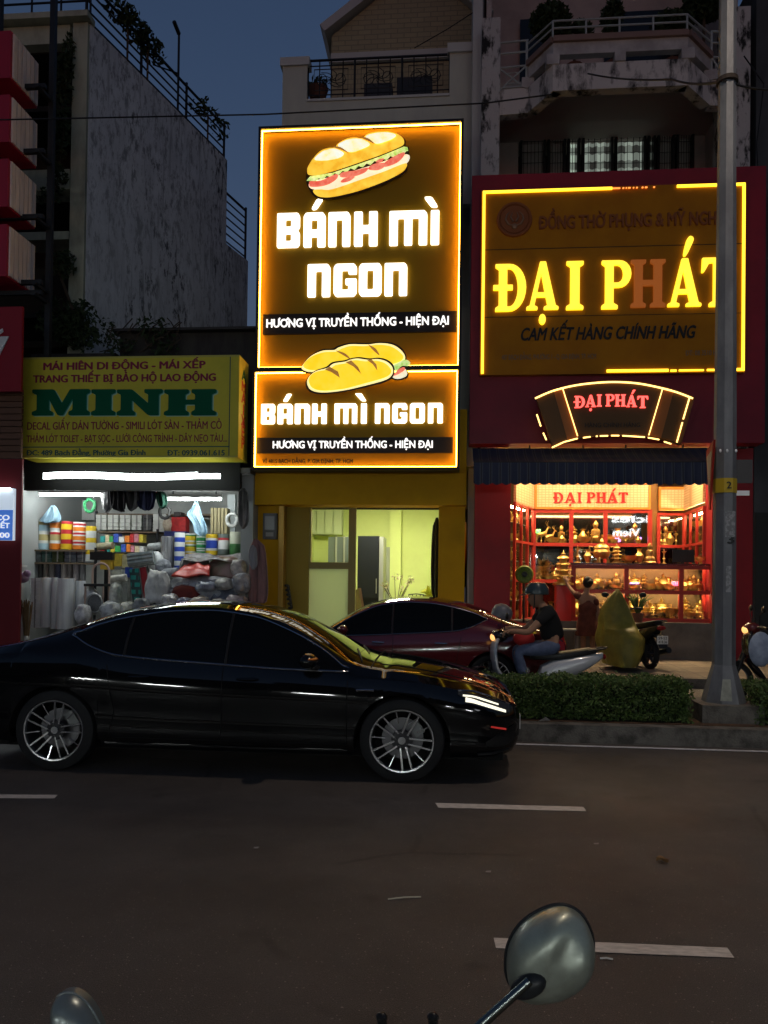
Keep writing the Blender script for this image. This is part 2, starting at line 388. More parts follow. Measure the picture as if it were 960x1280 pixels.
# ------------------------------------------------------------------ shared materials
def asphalt():
    m = bpy.data.materials.new('asphalt'); m.use_nodes = True; t = m.node_tree; b = t.nodes['Principled BSDF']
    L = t.links.new; tc = t.nodes.new('ShaderNodeTexCoord')
    def nz(sc, det=5, st=(1,1,1), rough=.6):
        mp = t.nodes.new('ShaderNodeMapping'); mp.inputs['Scale'].default_value = st; L(tc.outputs['Object'], mp.inputs[0])
        n = t.nodes.new('ShaderNodeTexNoise'); n.inputs['Scale'].default_value = sc; n.inputs['Detail'].default_value = det; n.inputs['Roughness'].default_value = rough; L(mp.outputs[0], n.inputs['Vector']); return n.outputs[0]
    def mr(src, a, b_, c, d):
        q = t.nodes.new('ShaderNodeMapRange'); 
        for i, v in enumerate((a, b_, c, d)): q.inputs[1 + i].default_value = v
        L(src, q.inputs[0]); return q.outputs[0]
    def mul(x, y):
        q = t.nodes.new('ShaderNodeMath'); q.operation = 'MULTIPLY'; L(x, q.inputs[0]); L(y, q.inputs[1]); return q.outputs[0]
    lanes = mr(nz(.55, 4, (.12, 1, 1)), .3, .7, .72, 1.25)             # long tyre polished bands
    patch = mr(nz(.9, 6), .35, .65, .80, 1.2)
    grain = mr(nz(210, 3), .3, .7, .30, 1.8)
    oil = mr(nz(1.7, 3, (1, 1.4, 1)), .62, .74, 1.0, .55)
    speck = mr(nz(75, 1), .68, .74, 1.0, 3.6)
    vo = t.nodes.new('ShaderNodeTexVoronoi'); vo.feature = 'DISTANCE_TO_EDGE'; vo.inputs['Scale'].default_value = .42
    wob = t.nodes.new('ShaderNodeMix'); wob.data_type = 'VECTOR'; wob.inputs[0].default_value = .12
    nn = t.nodes.new('ShaderNodeTexNoise'); nn.inputs['Scale'].default_value = 1.6; nn.inputs['Detail'].default_value = 6; L(tc.outputs['Object'], nn.inputs['Vector'])
    L(tc.outputs['Object'], wob.inputs[4]); L(nn.outputs[1], wob.inputs[5]); L(wob.outputs[1], vo.inputs['Vector'])
    crack = mr(vo.outputs['Distance'], .003, .010, .62, 1.0)
    cm = t.nodes.new('ShaderNodeMath'); cm.operation = 'MAXIMUM'; L(crack, cm.inputs[0]); L(mr(nz(.4, 2), .50, .56, 1.0, .0), cm.inputs[1])
    f = mul(mul(mul(mul(mul(lanes, patch), grain), oil), speck), cm.outputs[0])
    col = t.nodes.new('ShaderNodeMix'); col.data_type = 'RGBA'; col.blend_type = 'MULTIPLY'; col.inputs[0].default_value = 1
    col.inputs[6].default_value = (.072, .063, .059, 1); L(f, col.inputs[7]); L(col.outputs[2], b.inputs['Base Color'])
    L(mr(nz(1.1, 5), .3, .7, .34, .60), b.inputs['Roughness'])
    bp = t.nodes.new('ShaderNodeBump'); bp.inputs['Strength'].default_value = .7; bp.inputs['Distance'].default_value = .014; L(nz(180, 4), bp.inputs['Height']); L(bp.outputs[0], b.inputs['Normal'])
    return m
ASPH = asphalt()
CONC = pbr('kerb_concrete', (.15,.14,.125), .85, col2=(.06,.056,.05), scale=5, lo=.42, hi=.62, bump=.5, bscale=60)
PAINT = pbr('road_paint', (.66,.60,.55), .7, col2=(.36,.33,.30), scale=30, stretch=(.5,1.6,1), lo=.40, hi=.75, detail=10, bump=.2, bscale=120)
PAVE = tiles('pavement_tiles', (.20,.155,.12), (.16,.125,.10), (.09,.08,.07), .4, .4, .012, 'XY', .8, .3, 0.0, dirt=2.5)
STEEL = pbr('dark_steel', (.03,.032,.035), .5, .6)
BLACK = pbr('black_paint', (.012,.012,.013), .45)
def stained():
    m = bpy.data.materials.new('stained_white_wall'); m.use_nodes = True; t = m.node_tree; b = t.nodes['Principled BSDF']; L = t.links.new
    b.inputs['Roughness'].default_value = .9; b.inputs['Specular IOR Level'].default_value = .15; tc = t.nodes.new('ShaderNodeTexCoord')
    def nz(sc, st, det, lo, hi, c, d, ro=.65):
        mp = t.nodes.new('ShaderNodeMapping'); mp.inputs['Scale'].default_value = st; L(tc.outputs['Object'], mp.inputs[0])
        n = t.nodes.new('ShaderNodeTexNoise'); n.inputs['Scale'].default_value = sc; n.inputs['Detail'].default_value = det; n.inputs['Roughness'].default_value = ro; L(mp.outputs[0], n.inputs['Vector'])
        q = t.nodes.new('ShaderNodeMapRange'); L(n.outputs[0], q.inputs[0])
        for i, v in enumerate((lo, hi, c, d)): q.inputs[1+i].default_value = v
        return q.outputs[0]
    def mth(op, x, y):
        q = t.nodes.new('ShaderNodeMath'); q.operation = op; q.use_clamp = True
        for i, v in enumerate((x, y)):
            if hasattr(v, 'is_linked'): L(v, q.inputs[i])
            else: q.inputs[i].default_value = v
        return q.outputs[0]
    mask = nz(.30, (1,1,.8), 3, .47, .60, 0, 1)                       # where the damp has come through
    sp = t.nodes.new('ShaderNodeSeparateXYZ'); L(tc.outputs['Object'], sp.inputs[0])
    hi_ = t.nodes.new('ShaderNodeMapRange'); L(sp.outputs[2], hi_.inputs[0])
    for i, v in enumerate((5.0, 11.0, .12, 1.0)): hi_.inputs[1+i].default_value = v
    mask = mth('ADD', mth('MULTIPLY', mask, .75), mth('MULTIPLY', hi_.outputs[0], .55))
    fine = nz(4.5, (1.5,1.5,.6), 14, .50, .57, 0, 1, .8)             # small flakes and runs
    runs = nz(2.4, (3.2,3.2,.22), 6, .56, .66, 0, .7)                  # long drips
    dark = mth('MULTIPLY', mth('MAXIMUM', fine, runs), mask)
    mott = nz(1.1, (1,1,.7), 8, .35, .7, .74, 1.0)
    c = t.nodes.new('ShaderNodeMix'); c.data_type = 'RGBA'; c.inputs[6].default_value = (.80,.82,.85,1); c.inputs[7].default_value = (.05,.055,.07,1); L(dark, c.inputs[0])
    mm = t.nodes.new('ShaderNodeMix'); mm.data_type = 'RGBA'; mm.blend_type = 'MULTIPLY'; mm.inputs[0].default_value = 1; L(c.outputs[2], mm.inputs[6]); L(mott, mm.inputs[7]); L(mm.outputs[2], b.inputs['Base Color'])
    return m
STAIN_WHITE = stained()
CREAM_OLD = pbr('old_cream_paint', (.42,.44,.34), .85, col2=(.20,.21,.17), scale=1.7, stretch=(1,1,.4), lo=.48, hi=.75)
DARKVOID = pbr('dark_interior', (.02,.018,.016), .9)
CREAM = pbr('cream_paint', (.50,.50,.43), .8, col2=(.40,.40,.36), scale=1.2, stretch=(1,1,.3), lo=.4, hi=.7)
CONC_GREY = pbr('weathered_grey_wall', (.22,.20,.20), .9, col2=(.10,.095,.10), scale=1.6, stretch=(1.3,1.3,.4), lo=.42, hi=.66, bump=.3, bscale=25)
PEEL = pbr('peeling_pillar', (.02,.019,.02), .95, col2=(.46,.43,.42), scale=3.2, stretch=(1.5,1.5,.6), lo=.40, hi=.50, bump=.5, bscale=18, detail=9)
YELLOW_P = pbr('yellow_wall_paint', (.60,.325,.004), .6, spec=.15, col2=(.52,.275,.004), scale=2.2, lo=.35, hi=.7, bump=.05)
REDWALL = pbr('red_cladding', (.26,.010,.016), .5, col2=(.22,.009,.014), scale=1.5, lo=.4, hi=.6)
LEAF = pbr('leaf_green', (.035,.070,.018), .6, col2=(.075,.115,.03), scale=9, lo=.35, hi=.65)
LEAF_DK = pbr('leaf_dark', (.018,.034,.014), .7, col2=(.035,.055,.02), scale=9, lo=.35, hi=.65)
BARK = pbr('bark', (.07,.05,.035), .9)
WINGLASS = pbr('dark_window_glass', (.012,.014,.017), .12)

def leaf_cloud(name, spots, n, size, mat, parent=None, seed=1, flat=.0):
    r = random.Random(seed); mb = MB(); wsum = [s[1][0]*s[1][1]*s[1][2] for s in spots]
    for i in range(n):
        c, rad = r.choices(spots, wsum)[0]
        while True:
            q = Vector((r.uniform(-1,1), r.uniform(-1,1), r.uniform(-1,1)))
            if .25 < q.length < 1: break
        p = Vector(c) + Vector((q.x*rad[0], q.y*rad[1], q.z*rad[2]))
        a = Vector((r.gauss(0,1), r.gauss(0,1), r.gauss(0,1)+flat)).normalized(); b = a.orthogonal().normalized()
        b = Matrix.Rotation(r.uniform(0, 6.28), 3, a) @ b; c2 = a.cross(b); s = size * r.uniform(.6, 1.3)
        mb.poly([p - b*s, p + c2*s*.45 + a*s*.15, p + b*s, p - c2*s*.45 + a*s*.15])
    return mb.build(name, mat, parent, recalc=False)

# ------------------------------------------------------------------ ground, median, pavement, markings
g = MB(); g.poly([(-160,-60,0),(160,-60,0),(160,200,0),(-160,200,0)]); structure('road', g, ASPH)
KY = 7.92
g = MB(); g.slab([(-60,KY),(60,KY),(60,9.0),(-60,9.0)], -.05, .18)
structure('median_kerb', g, CONC, bevel=.025)
g = MB(); g.slab([(-60,KY+.16),(60,KY+.16),(60,8.86),(-60,8.86)], .17, .186); structure('median_soil', g, pbr('brown_soil', (.10,.055,.03), .95, col2=(.05,.03,.02), scale=12, bump=.6, bscale=50))
g = MB(); g.slab([(-60,12.45),(60,12.45),(60,34),(-60,34)], -.05, .148); structure('pavement', g, PAVE)
g = MB(); g.slab([(-60,12.3),(60,12.3),(60,12.45),(-60,12.45)], -.05, .15); structure('pavement_kerb', g, CONC, bevel=.02)
g = MB(); g.slab([(-60,-9.2),(60,-9.2),(60,1.0),(-60,1.0)], -.05, .13); structure('near_pavement', g, PAVE)
def mark(pts):
    mb = MB(); P = [ground(*p, Z=.004) for p in pts]; mb.poly([(p.x, p.y, .004) for p in P]); structure('lane_marking', mb, PAINT)
mark([(620,1185),(617,1172),(909,1184.5),(918,1197)])
mark([(548,1009.5),(544,1003.5),(729,1008.5),(733,1014)])
mark([(-140,997),(-140,992),(72,993.5),(68,998)])
g = MB(); g.box(-60,60,7.74,7.80,.0035,.0045); structure('edge_line', g, pbr('edge_line_paint', (.55,.56,.58), .6, col2=(.30,.31,.33), scale=6, lo=.45, hi=.7))

# ------------------------------------------------------------------ old white building on the left
root = empty('apartment_house', (at(108,500,15.5).x, 15.5, 0), 'old white apartment house with black streaked side wall and rusty roof railings', 'building')
A = at(108, 300, 15.5); D = Vector((math.sin(R(14.2)), math.cos(R(14.2)), 0)); N = Vector((D.y, -D.x, 0))
zt = at(108, 30, 15.5).z
def wl(px, py=400):
    p = on_plane(px, py, A, N); return (Vector((p.x, p.y, 0)) - Vector((A.x, A.y, 0))).dot(D), p.z
A0 = Vector((A.x, A.y, 0)); L1 = wl(281)[0]; L2 = wl(309)[0]
def wp(l, z, o=0.0): q = A0 + D * l + N * o; return (q.x, q.y, z)
mb = MB()
for l0, l1, z1 in ((0, L1, zt), (L1, L2, wl(292, 312)[1])):
    a = [mb.v(wp(l, z, o)) for o in (0, -.3) for l, z in ((l0,3.75),(l1,3.75),(l1,z1),(l0,z1))]
    for q in ((0,1,2,3),(7,6,5,4),(0,4,5,1),(1,5,6,2),(2,6,7,3),(3,7,4,0)): mb.f([a[i] for i in q])
mb.build('side_wall', STAIN_WHITE, root)
mb = MB(); X0 = A.x - 6.5
mb.box(at(89,300,15.5).x, A.x - .01, 15.42, 16.2, 3.75, zt - .02)
mb.build('corner_pillar', CREAM_OLD, root)
mb = MB(); zb = at(60, 57, 15.5).z
mb.box(X0, A.x - .42, 15.45, 16.0, zb, zt - .03); mb.box(X0, A.x + .06, 15.25, 15.6, zt, zt + .12)
z0, z1 = at(70,238,15.5).z, at(70,213,15.5).z
mb.box(X0, at(88,225,15.5).x, 15.46, 16.0, z0, z1)
z0, z1 = at(70,302,15.5).z, at(70,292,15.5).z; mb.box(X0, at(90,225,15.5).x, 15.40, 16.0, z0, z1)
mb.build('floor_beam', CREAM_OLD, root)
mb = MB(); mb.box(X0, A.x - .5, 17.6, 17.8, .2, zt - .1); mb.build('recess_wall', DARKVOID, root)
x0,x1,z0,z1 = rect(38,62,86,98,16.6); mb = MB(); mb.box(x0,x1,16.6,16.9,z0,z1); mb.build('balcony_panel', pbr('grey_panel',(.16,.16,.165),.8), root)
mb = MB()
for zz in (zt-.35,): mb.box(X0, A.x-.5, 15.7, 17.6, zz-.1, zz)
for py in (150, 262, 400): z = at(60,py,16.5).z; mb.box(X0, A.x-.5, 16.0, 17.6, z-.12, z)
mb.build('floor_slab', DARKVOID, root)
def railing(name, pts_l, z0, h, n, mat, parent, post):
    mb = MB()
    for k in range(n): 
        z = z0 + h * (k + .6) / n * 1.0
        mb.tube([wp(pts_l[0], z, -.1), wp(pts_l[1], z, -.1)], .022 if k < n-1 else .035, 6)
    L = pts_l[1] - pts_l[0]; m = max(1, round(L / post))
    for i in range(m + 1): l = pts_l[0] + L*i/m; mb.tube([wp(l, z0-.1, -.1), wp(l, z0 + h, -.1)], .035, 6)
    return mb.build(name, mat, parent)
railing('roof_railing', (0, L1-.02), zt, 1.05, 5, STEEL, root, 1.6)
zz = wl(292, 312)[1]; railing('landing_railing', (L1+.05, L2), zz, 1.6, 7, STEEL, root, 1.0)
mb = MB(); mb.tube([(A.x, 15.5, zt+1.05), (X0, 15.5, zt+1.05)], .03, 6); mb.tube([(A.x, 15.5, zt+.5), (X0, 15.5, zt+.5)], .025, 6)
for k in range(10): x = A.x - .65*k; mb.tube([(x,15.5,zt),(x,15.5,zt+1.05)], .025, 6)
mb.build('front_railing', STEEL, root)
mb = MB(); p = wp(wl(218)[0], zt); mb.tube([p, (p[0], p[1], zt+2.0)], .03, 6); mb.tube([(p[0],p[1],zt+1.95),(p[0]-.02,p[1]-.3,zt+2.05)], .05, 6)
mb.tube([(p[0],p[1],zt+.95),(p[0]-.5,p[1]-.4,zt+.93)], .02, 6); mb.build('lightning_rod', STEEL, root)
# plants on the roof edge and the creeper on the corner
def wpv(px, py, o=-.1): p = on_plane(px, py, A, N); return (p.x, p.y, p.z)
for i, (pts, n, lab) in enumerate(((((150,12),(160,24),(168,34)), 210, 'grey green bush spilling over the middle of the roof railing'), (((176,44),(185,54),(191,63)), 200, 'thin leafy bush behind the lower roof railing'), (((252,132),(260,143),(275,160)), 110, 'small weedy plant at the low end of the roof railing'))):
    sp = [(wpv(*p), (.32,.35,.26)) for p in pts]
    e = empty('roof_bush', (sp[0][0][0], sp[0][0][1], zt), lab, 'plant', 'bushes along the roof railing')
    leaf_cloud('foliage', sp, n, .09, LEAF_DK, e, 20+i)
    mb = MB(); mb.tube([(sp[1][0][0], sp[1][0][1], zt), sp[1][0]], .025, 5); mb.build('stem', BARK, e)
e = empty('creeper', (at(84,400,15.3).x, 15.3, .15), 'dark creeper hanging down beside the cream corner pillar', 'plant')
sp = [(at(px,py,15.25), (rx,.15,rz)) for px,py,rx,rz in ((87,60,.12,.35),(80,85,.2,.4),(78,120,.22,.5),(76,165,.2,.5),(70,195,.2,.4),(72,225,.22,.28),(62,245,.3,.2),(78,330,.3,.3),(75,400,.55,.45),(100,395,.35,.35),(95,420,.5,.3))]
leaf_cloud('foliage', sp, 1500, .075, LEAF_DK, e, 5)
mb = MB(); mb.tube([at(70,330,15.3), at(92,390,15.2)], .03, 5); mb.tube([at(84,60,15.4), at(80,160,15.35), at(70,240,15.3)], .02, 5); mb.build('stem', BARK, e)
e = empty('vine', (at(190,420,14.9).x, 14.9, 3), 'bare tangled vine climbing behind the yellow awning shop sign', 'plant')
r = random.Random(3); mb = MB()
for k in range(16):
    px, py = r.uniform(118,215), 440; pts = []
    for j in range(6): pts.append(at(px, py, 14.9 + r.uniform(-.1,.2))); px += r.uniform(-8, 14); py -= r.uniform(2, 12)
    mb.tube(pts, .012, 4)
mb.build('stem', BARK, e); leaf_cloud('foliage', [(at(px,py,14.9),(.35,.15,.25)) for px,py in ((110,425),(150,432),(190,408),(205,432),(125,410))], 420, .06, LEAF_DK, e, 9)

# dark shed roof behind the awning shop, with its own walls
# ------------------------------------------------------------------ stack of red boxes with white fins
root = empty('finned_sign_tower', (at(20,500,13).x, 13.0, 0), 'tower of four red boxes with white upright fins on a black frame', 'sign tower')
xr = at(13, 70, 13.0).x
REDBOX = pbr('red_box_paint', (.34,.012,.035), .4); FIN = pbr('white_fin', (.82,.72,.68), .6, col2=(.70,.60,.56), scale=3, stretch=(1,1,.3))
for t, b in ((38,97),(118,177),(198,258),(280,345)):
    zt_, zb_ = at(13,t,13.0).z, at(13,b,13.0).z
    mb = MB(); mb.box(xr-1.6, xr, 13.0, 13.9, zb_, zt_); bx = mb.build('red_box', REDBOX, root, bevel=.015)
    for k in range(6):
        mb = MB(); y = 13.06 + k*.14; mb.box(xr+.002, xr+.03, y, y+.115, zb_+.03, zt_-.02); mb.build('fin', FIN, bx)
mb = MB()
for x, y in ((at(55,300,13.6).x, 13.75), (xr-.5, 13.4), (xr-1.2,13.4)): mb.box(x-.05, x+.05, y, y+.1, at(50,470,13.6).z, at(50,-20,13.6).z)
for py in (107,188,270,352,365): z = at(20,py,13.4).z; mb.box(xr-1.6, xr+.42, 13.42, 13.5, z-.04, z+.04); mb.box(xr+.3, xr+.38, 13.3, 13.9, z-.1, z-.05)
mb.build('steel_frame', STEEL, root)

# ------------------------------------------------------------------ red shop front at the left edge
root = empty('red_shop_front', (at(10,700,13.3).x, 13.3, .15), 'narrow red shop front with slatted shutter at the left edge', 'shop front')
x0,x1,z0,z1 = rect(-160,573,24,792,13.3); mb = MB(); mb.box(x0,x1,13.35,13.40,.15,z1); mb.build('red_wall', pbr('dark_red_wall',(.16,.012,.016),.55), root)
x0,x1,z0,z1 = rect(-160,492,26,572,13.3); mb = MB(); k = 0
while z0 + k*.115 < z1: mb.box(x0, x1, 13.32, 13.38, z0+k*.115, z0+k*.115+.1); k += 1
mb.build('slatted_shutter', pbr('brown_slat',(.13,.06,.035),.6), root)
mb = MB(); mb.box(x0,x1-.06,13.385,13.44,z0,z1+.2); mb.build('shutter_box', DARKVOID, root)
root = empty('red_sign', (at(0,440,13.1).x, 13.1, 4), 'plain red sign with the end of a white letter, over the brown shutter', 'sign')
x0,x1,z0,z1 = rect(-160,385,27,490,13.1); mb = MB(); mb.box(x0,x1,13.1,13.16,z0,z1); mb.build('panel', pbr('red_sign_panel',(.26,.008,.018),.45), root, bevel=.01)
def pl(pts, Y): return [(at(x,y,Y).x, at(x,y,Y).z) for x,y in pts]
outline('letter', [pl([(-24,424),(-15,424),(-6,440),(2,421),(12,421),(-1,447),(-1,462),(-11,462),(-11,447)],13.1), pl([(-6,418),(4,411),(5,415),(-3,421)],13.1)], 13.09, .02, pbr('white_letter',(.7,.68,.66),.5), root)
root = empty('lit_poster', (at(5,640,13.2).x, 13.2, 1), 'small white and blue lit price poster on the red wall', 'poster')
x0,x1,z0,z1 = rect(-40,610,14,675,13.2); mb = MB(); mb.box(x0,x1,13.25,13.34,z0,z1); mb.build('panel', glow('poster_white',(.72,.85,1),.55,(.7,.75,.8)), root)
x0,x1,z0,z1 = rect(-40,637,14,675,13.2); mb = MB(); mb.box(x0,x1,13.242,13.249,z0,z1); mb.build('blue_field', glow('poster_blue',(.08,.25,.85),.45,(.1,.2,.6)), root)
for s_, yb in (('9.CO',650),('HẾT',660),('? 100',672)): ptext('lettering', s_, -14 if yb!=660 else -6, 12, yb, 6.5, 13.235, glow('poster_text',(.9,.95,1),.8), root, depth=.004, bold=.03)
x0,x1,z0,z1 = rect(-40,611,13,614,13.2); mb = MB(); mb.tube([(x0,13.2,z1),(x1,13.2,z1)], .02, 8); mb.build('tube_lamp', glow('poster_tube',(.85,.95,1),4), root)

# ------------------------------------------------------------------ sandwich shop house: yellow ground floor, cream balcony and brick gable above
Y0 = 15.0
root = empty('sandwich_shop_house', (at(450,800,Y0).x, Y0, .15), 'narrow cream house with brick gable, iron balcony and a yellow ground floor', 'building')
x0,x1,z0,z1 = rect(315,590,583,631,14.7); mb = MB(); mb.box(x0,x1,14.7,15.3,z0,z1+1.2); mb.build('yellow_header', YELLOW_P, root, bevel=.01)
xl, xr_ = x0, x1; zh = z0
mb = MB(); x0,x1,_,_ = rect(318,632,352,750,Y0); mb.box(x0,x1,Y0-.02,15.6,.15,zh); mb.build('yellow_column', YELLOW_P, root, bevel=.01); mb = MB()
x2,x3,_,_ = rect(548,632,581,750,Y0); mb.box(x2,x3,Y0-.02,15.6,.15,zh); mb.build('yellow_column', YELLOW_P, root, bevel=.01)
mb = MB(); a,b,_,_ = rect(352,632,386,750,15.25); mb.box(a,b,15.25,15.6,.15,zh); mb.build('recess_panel', pbr('recess_yellow',(.34,.24,.025),.6), root)
mb = MB(); mb.box(x1-.05, x1+.05, 14.94, 15.2, .15, zh); mb.build('corner_trim', pbr('brass_trim',(.45,.28,.06),.4,.5), root)
ROOMW = pbr('room_wall', (.64,.70,.25), .8, col2=(.59,.64,.23), scale=.8, lo=.4, hi=.6)
XA, XB, YB_ = at(386,690,15.35).x, at(552,690,15.0).x, 20.6
mb = MB()
mb.box(XA-.85,XB+.22,YB_,YB_+.1,.15,3.9); mb.box(XA-.95,XA-.85,15.7,YB_,.15,3.9); mb.box(XB+.12,XB+.22,15.605,YB_,.15,3.9); mb.box(XA-.95,XB+.22,15.62,YB_+.1,3.9,4.0)
xc = at(494,680,20.3).x; mb.box(xc-.15, xc+.15, 20.35, 20.6, .15, 3.9)
mb.build('room_wall', ROOMW, root)
mb = MB(); mb.box(XA-.9,XB+.12,15.2,YB_,.15,.30); mb.build('room_floor', pbr('room_floor_tile',(.40,.40,.32),.25), root)
def frosted(name, col):
    m = bpy.data.materials.new(name); m.use_nodes = True; t = m.node_tree; t.nodes.clear(); o = t.nodes.new('ShaderNodeOutputMaterial'); mx = t.nodes.new('ShaderNodeMixShader'); mx.inputs[0].default_value = .7
    a = t.nodes.new('ShaderNodeBsdfDiffuse'); a.inputs[0].default_value = (*col, 1); b = t.nodes.new('ShaderNodeBsdfTranslucent'); b.inputs[0].default_value = (*col, 1)
    t.links.new(a.outputs[0], mx.inputs[1]); t.links.new(b.outputs[0], mx.inputs[2]); t.links.new(mx.outputs[0], o.inputs[0]); return m
# sliding window and low partition left of the doorway
WIN_FR = pbr('window_frame_yellow', (.30,.24,.07), .5)
fx0,fx1,fz0,fz1 = rect(384,632,445,711,15.3); mb = MB()
ix0,ix1,iz0,iz1 = rect(389,635,436,703,15.3)
mb.box(fx0,ix0,15.28,15.38,fz0,fz1); mb.box(ix1,fx1,15.28,15.38,.3,fz1); mb.box(ix0,ix1,15.28,15.38,iz1,fz1); mb.box(ix0,ix1,15.28,15.38,fz0,iz0)
wf = mb.build('shop_window', WIN_FR, root)
mb = MB(); mb.box(ix0,ix1,15.33,15.335,iz0,iz1); mb.build('pane', glass('window_pane',.06,(.93,.95,.88)), wf)
mb = MB(); mb.box(fx0+.03,ix1,15.31,15.36,.62,fz0); mb.build('lower_panel', frosted('frosted_panel',(.62,.66,.50)), root)
mb = MB(); mb.box(fx0-.05,at(446,760,15.2).x,15.05,15.36,.15,.62); mb.build('plinth', pbr('dark_plinth',(.04,.035,.03),.6), root)
mb = MB(); mb.box(XA-.5,XB+.5,15.34,15.5,zh-.02,zh+.3); mb.build('door_lintel', pbr('dark_lintel',(.05,.04,.02),.7), root)
# upper floors
YP = 16.0; px0,px1,_,_ = rect(353,75,600,160,YP)
mb = MB(); mb.box(px0+.3,px1+.3,17.5,30,3.9,at(470,160,17).z); mb.box(xl,px1+.2,15.35,30,3.9,at(470,400,16).z); mb.build('house_body', CREAM, root)
zc0,zc1 = at(470,78,YP).z, at(470,68,YP).z; zr0, zr1 = at(470,124,YP).z, zc0; zl = at(470,170,YP).z
mb = MB(); ra, rb = at(384,100,YP).x, at(562,95,YP).x
mb.box(px0,ra,YP,YP+.18,zl-1.5,zc0); mb.box(rb,px1,YP,YP+.18,zl-1.5,zc0+.12); mb.box(ra,rb,YP,YP+.18,zl-1.5,zr0)
mb.box(px0,px0+.18,YP+.18,17.6,zl-1.5,zc0)
mb.build('parapet', CREAM, root)
COPE = pbr('white_coping', (.50,.50,.48), .7)
mb = MB(); mb.box(px0-.05,ra+.05,YP-.05,YP+.24,zc0,zc1); mb.box(rb-.05,px1+.05,YP-.05,YP+.24,zc0+.12,zc1+.14); mb.box(ra,rb,YP-.03,YP+.2,zr0,zr0+.05); mb.build('coping', COPE, root)
mb = MB(); z0, z1 = zr0+.07, zc1-.02
mb.tube([(ra,YP+.08,z1),(rb,YP+.08,z1)],.028,6); mb.tube([(ra,YP+.08,z1-.12),(rb,YP+.08,z1-.12)],.014,6); mb.tube([(ra,YP+.08,z0),(rb,YP+.08,z0)],.02,6); mb.tube([(ra,YP+.08,z0+.12),(rb,YP+.08,z0+.12)],.014,6)
wB = (rb-ra)
for i in range(13): x = ra + wB*i/12; mb.tube([(x,YP+.08,z0),(x,YP+.08,z1)], .013 if i%4 else .024, 5)
for c_ in (1/6, .5, 5/6):
    cx = ra + wB*c_; cz = (z0+z1)/2
    hw, hh = wB*.12, (z1-z0)*.26
    mb.tube([(cx-hw,YP+.06,cz-hh),(cx+hw,YP+.06,cz-hh),(cx+hw,YP+.06,cz+hh),(cx-hw,YP+.06,cz+hh)], .012, 5, closed=True)
    for k in range(8):
        a = k*math.pi/4; q = [(cx+math.cos(a+t*1.5)*hw*.9*t*1.0, YP+.07, cz+math.sin(a+t*1.5)*hh*.95*t) for t in (0,.25,.5,.75,1)]
        mb.tube(q, .009, 4)
    for sx in (-1,1): mb.tube([(cx+sx*hw*.55+math.cos(t*.63)*hw*.3, YP+.07, cz+math.sin(t*.63)*hh*.6) for t in range(10)], .009, 4, closed=True)
mb.build('balcony_railing', STEEL, root)
YG = 18.4; BR = tiles('yellow_gable_brick', (.38,.33,.20), (.33,.29,.18), (.24,.21,.14), .32, .12, .012, 'XZ', .85, .4)
gx0,gx1 = at(414,90,YG).x, at(606,90,YG).x; gz0 = at(480,160,YG).z; gz1 = at(414,45,YG).z
apx, apz = at(523,-44,YG).x, at(523,-44,YG).z
mb = MB(); mb.prism([(gx0,gz0),(gx1,gz0),(gx1,gz1+.15),(apx,apz),(gx0,gz1)], YG, YG+8); mb.build('brick_gable', BR, root)
mb = MB(); e_ = .2
def rake(a, b): 
    (x0,z0),(x1,z1) = a,b; dx,dz = x1-x0,z1-z0; L=math.hypot(dx,dz); nx,nz = -dz/L,dx/L
    mb.prism([(x0,z0),(x1,z1),(x1+nx*e_,z1+nz*e_),(x0+nx*e_,z0+nz*e_)], YG-.22, YG+8)
rake((gx0-.14,gz1-.02),(apx,apz)); rake((apx,apz),(gx1+.05,gz1+.13)); mb.build('gable_trim', COPE, root)
mb = MB(); x0,x1,z0,z1 = rect(415,95,600,108,17.6); mb.box(gx0,gx1,YG-.10,YG-.02,at(480,67,YG).z-.22,at(480,67,YG).z); mb.build('gable_ledge', COPE, root)
mb = MB(); x0,x1,z0,z1 = rect(415,100,600,125,17.0); mb.box(x0,x1,17.6,17.7,z0-.6,z1-.25); mb.build('balcony_back_wall', pbr('pale_blue_wall',(.42,.45,.48),.8), root)
mb = MB(); x0,x1,z0,z1 = rect(496,96,540,124,17.0); mb.box(x0,x1,17,17.4,z0,z1); tag(mb.build('balcony_crate', pbr('dark_box',(.035,.035,.04),.6), bevel=.02), 'dark box on the cream balcony, the larger one at the right', 'box', 'dark boxes on the balcony')
mb = MB(); x0,x1,z0,z1 = rect(455,104,490,124,17.0); mb.box(x0,x1,17,17.3,z0,z1); tag(mb.build('balcony_crate', pbr('dark_box2',(.045,.045,.05),.6), bevel=.02), 'dark box on the cream balcony, smaller one in the middle', 'box', 'dark boxes on the balcony')
mb = MB(); p = at(397,120,16.8); mb.lathe([(0,0),(.16,0),(.24,.25),(.2,.26),(.18,.2),(0,.2)], (p.x,16.8,p.z-.1), 14); po = mb.build('planter_pot', pbr('terracotta',(.16,.07,.045),.8)); tag(po, 'round clay pot with a low plant behind the cream balcony railing', 'plant pot')
leaf_cloud('plant', [((p.x,16.8,p.z+.22),(.26,.2,.16))], 120, .07, LEAF_DK, po, 31)

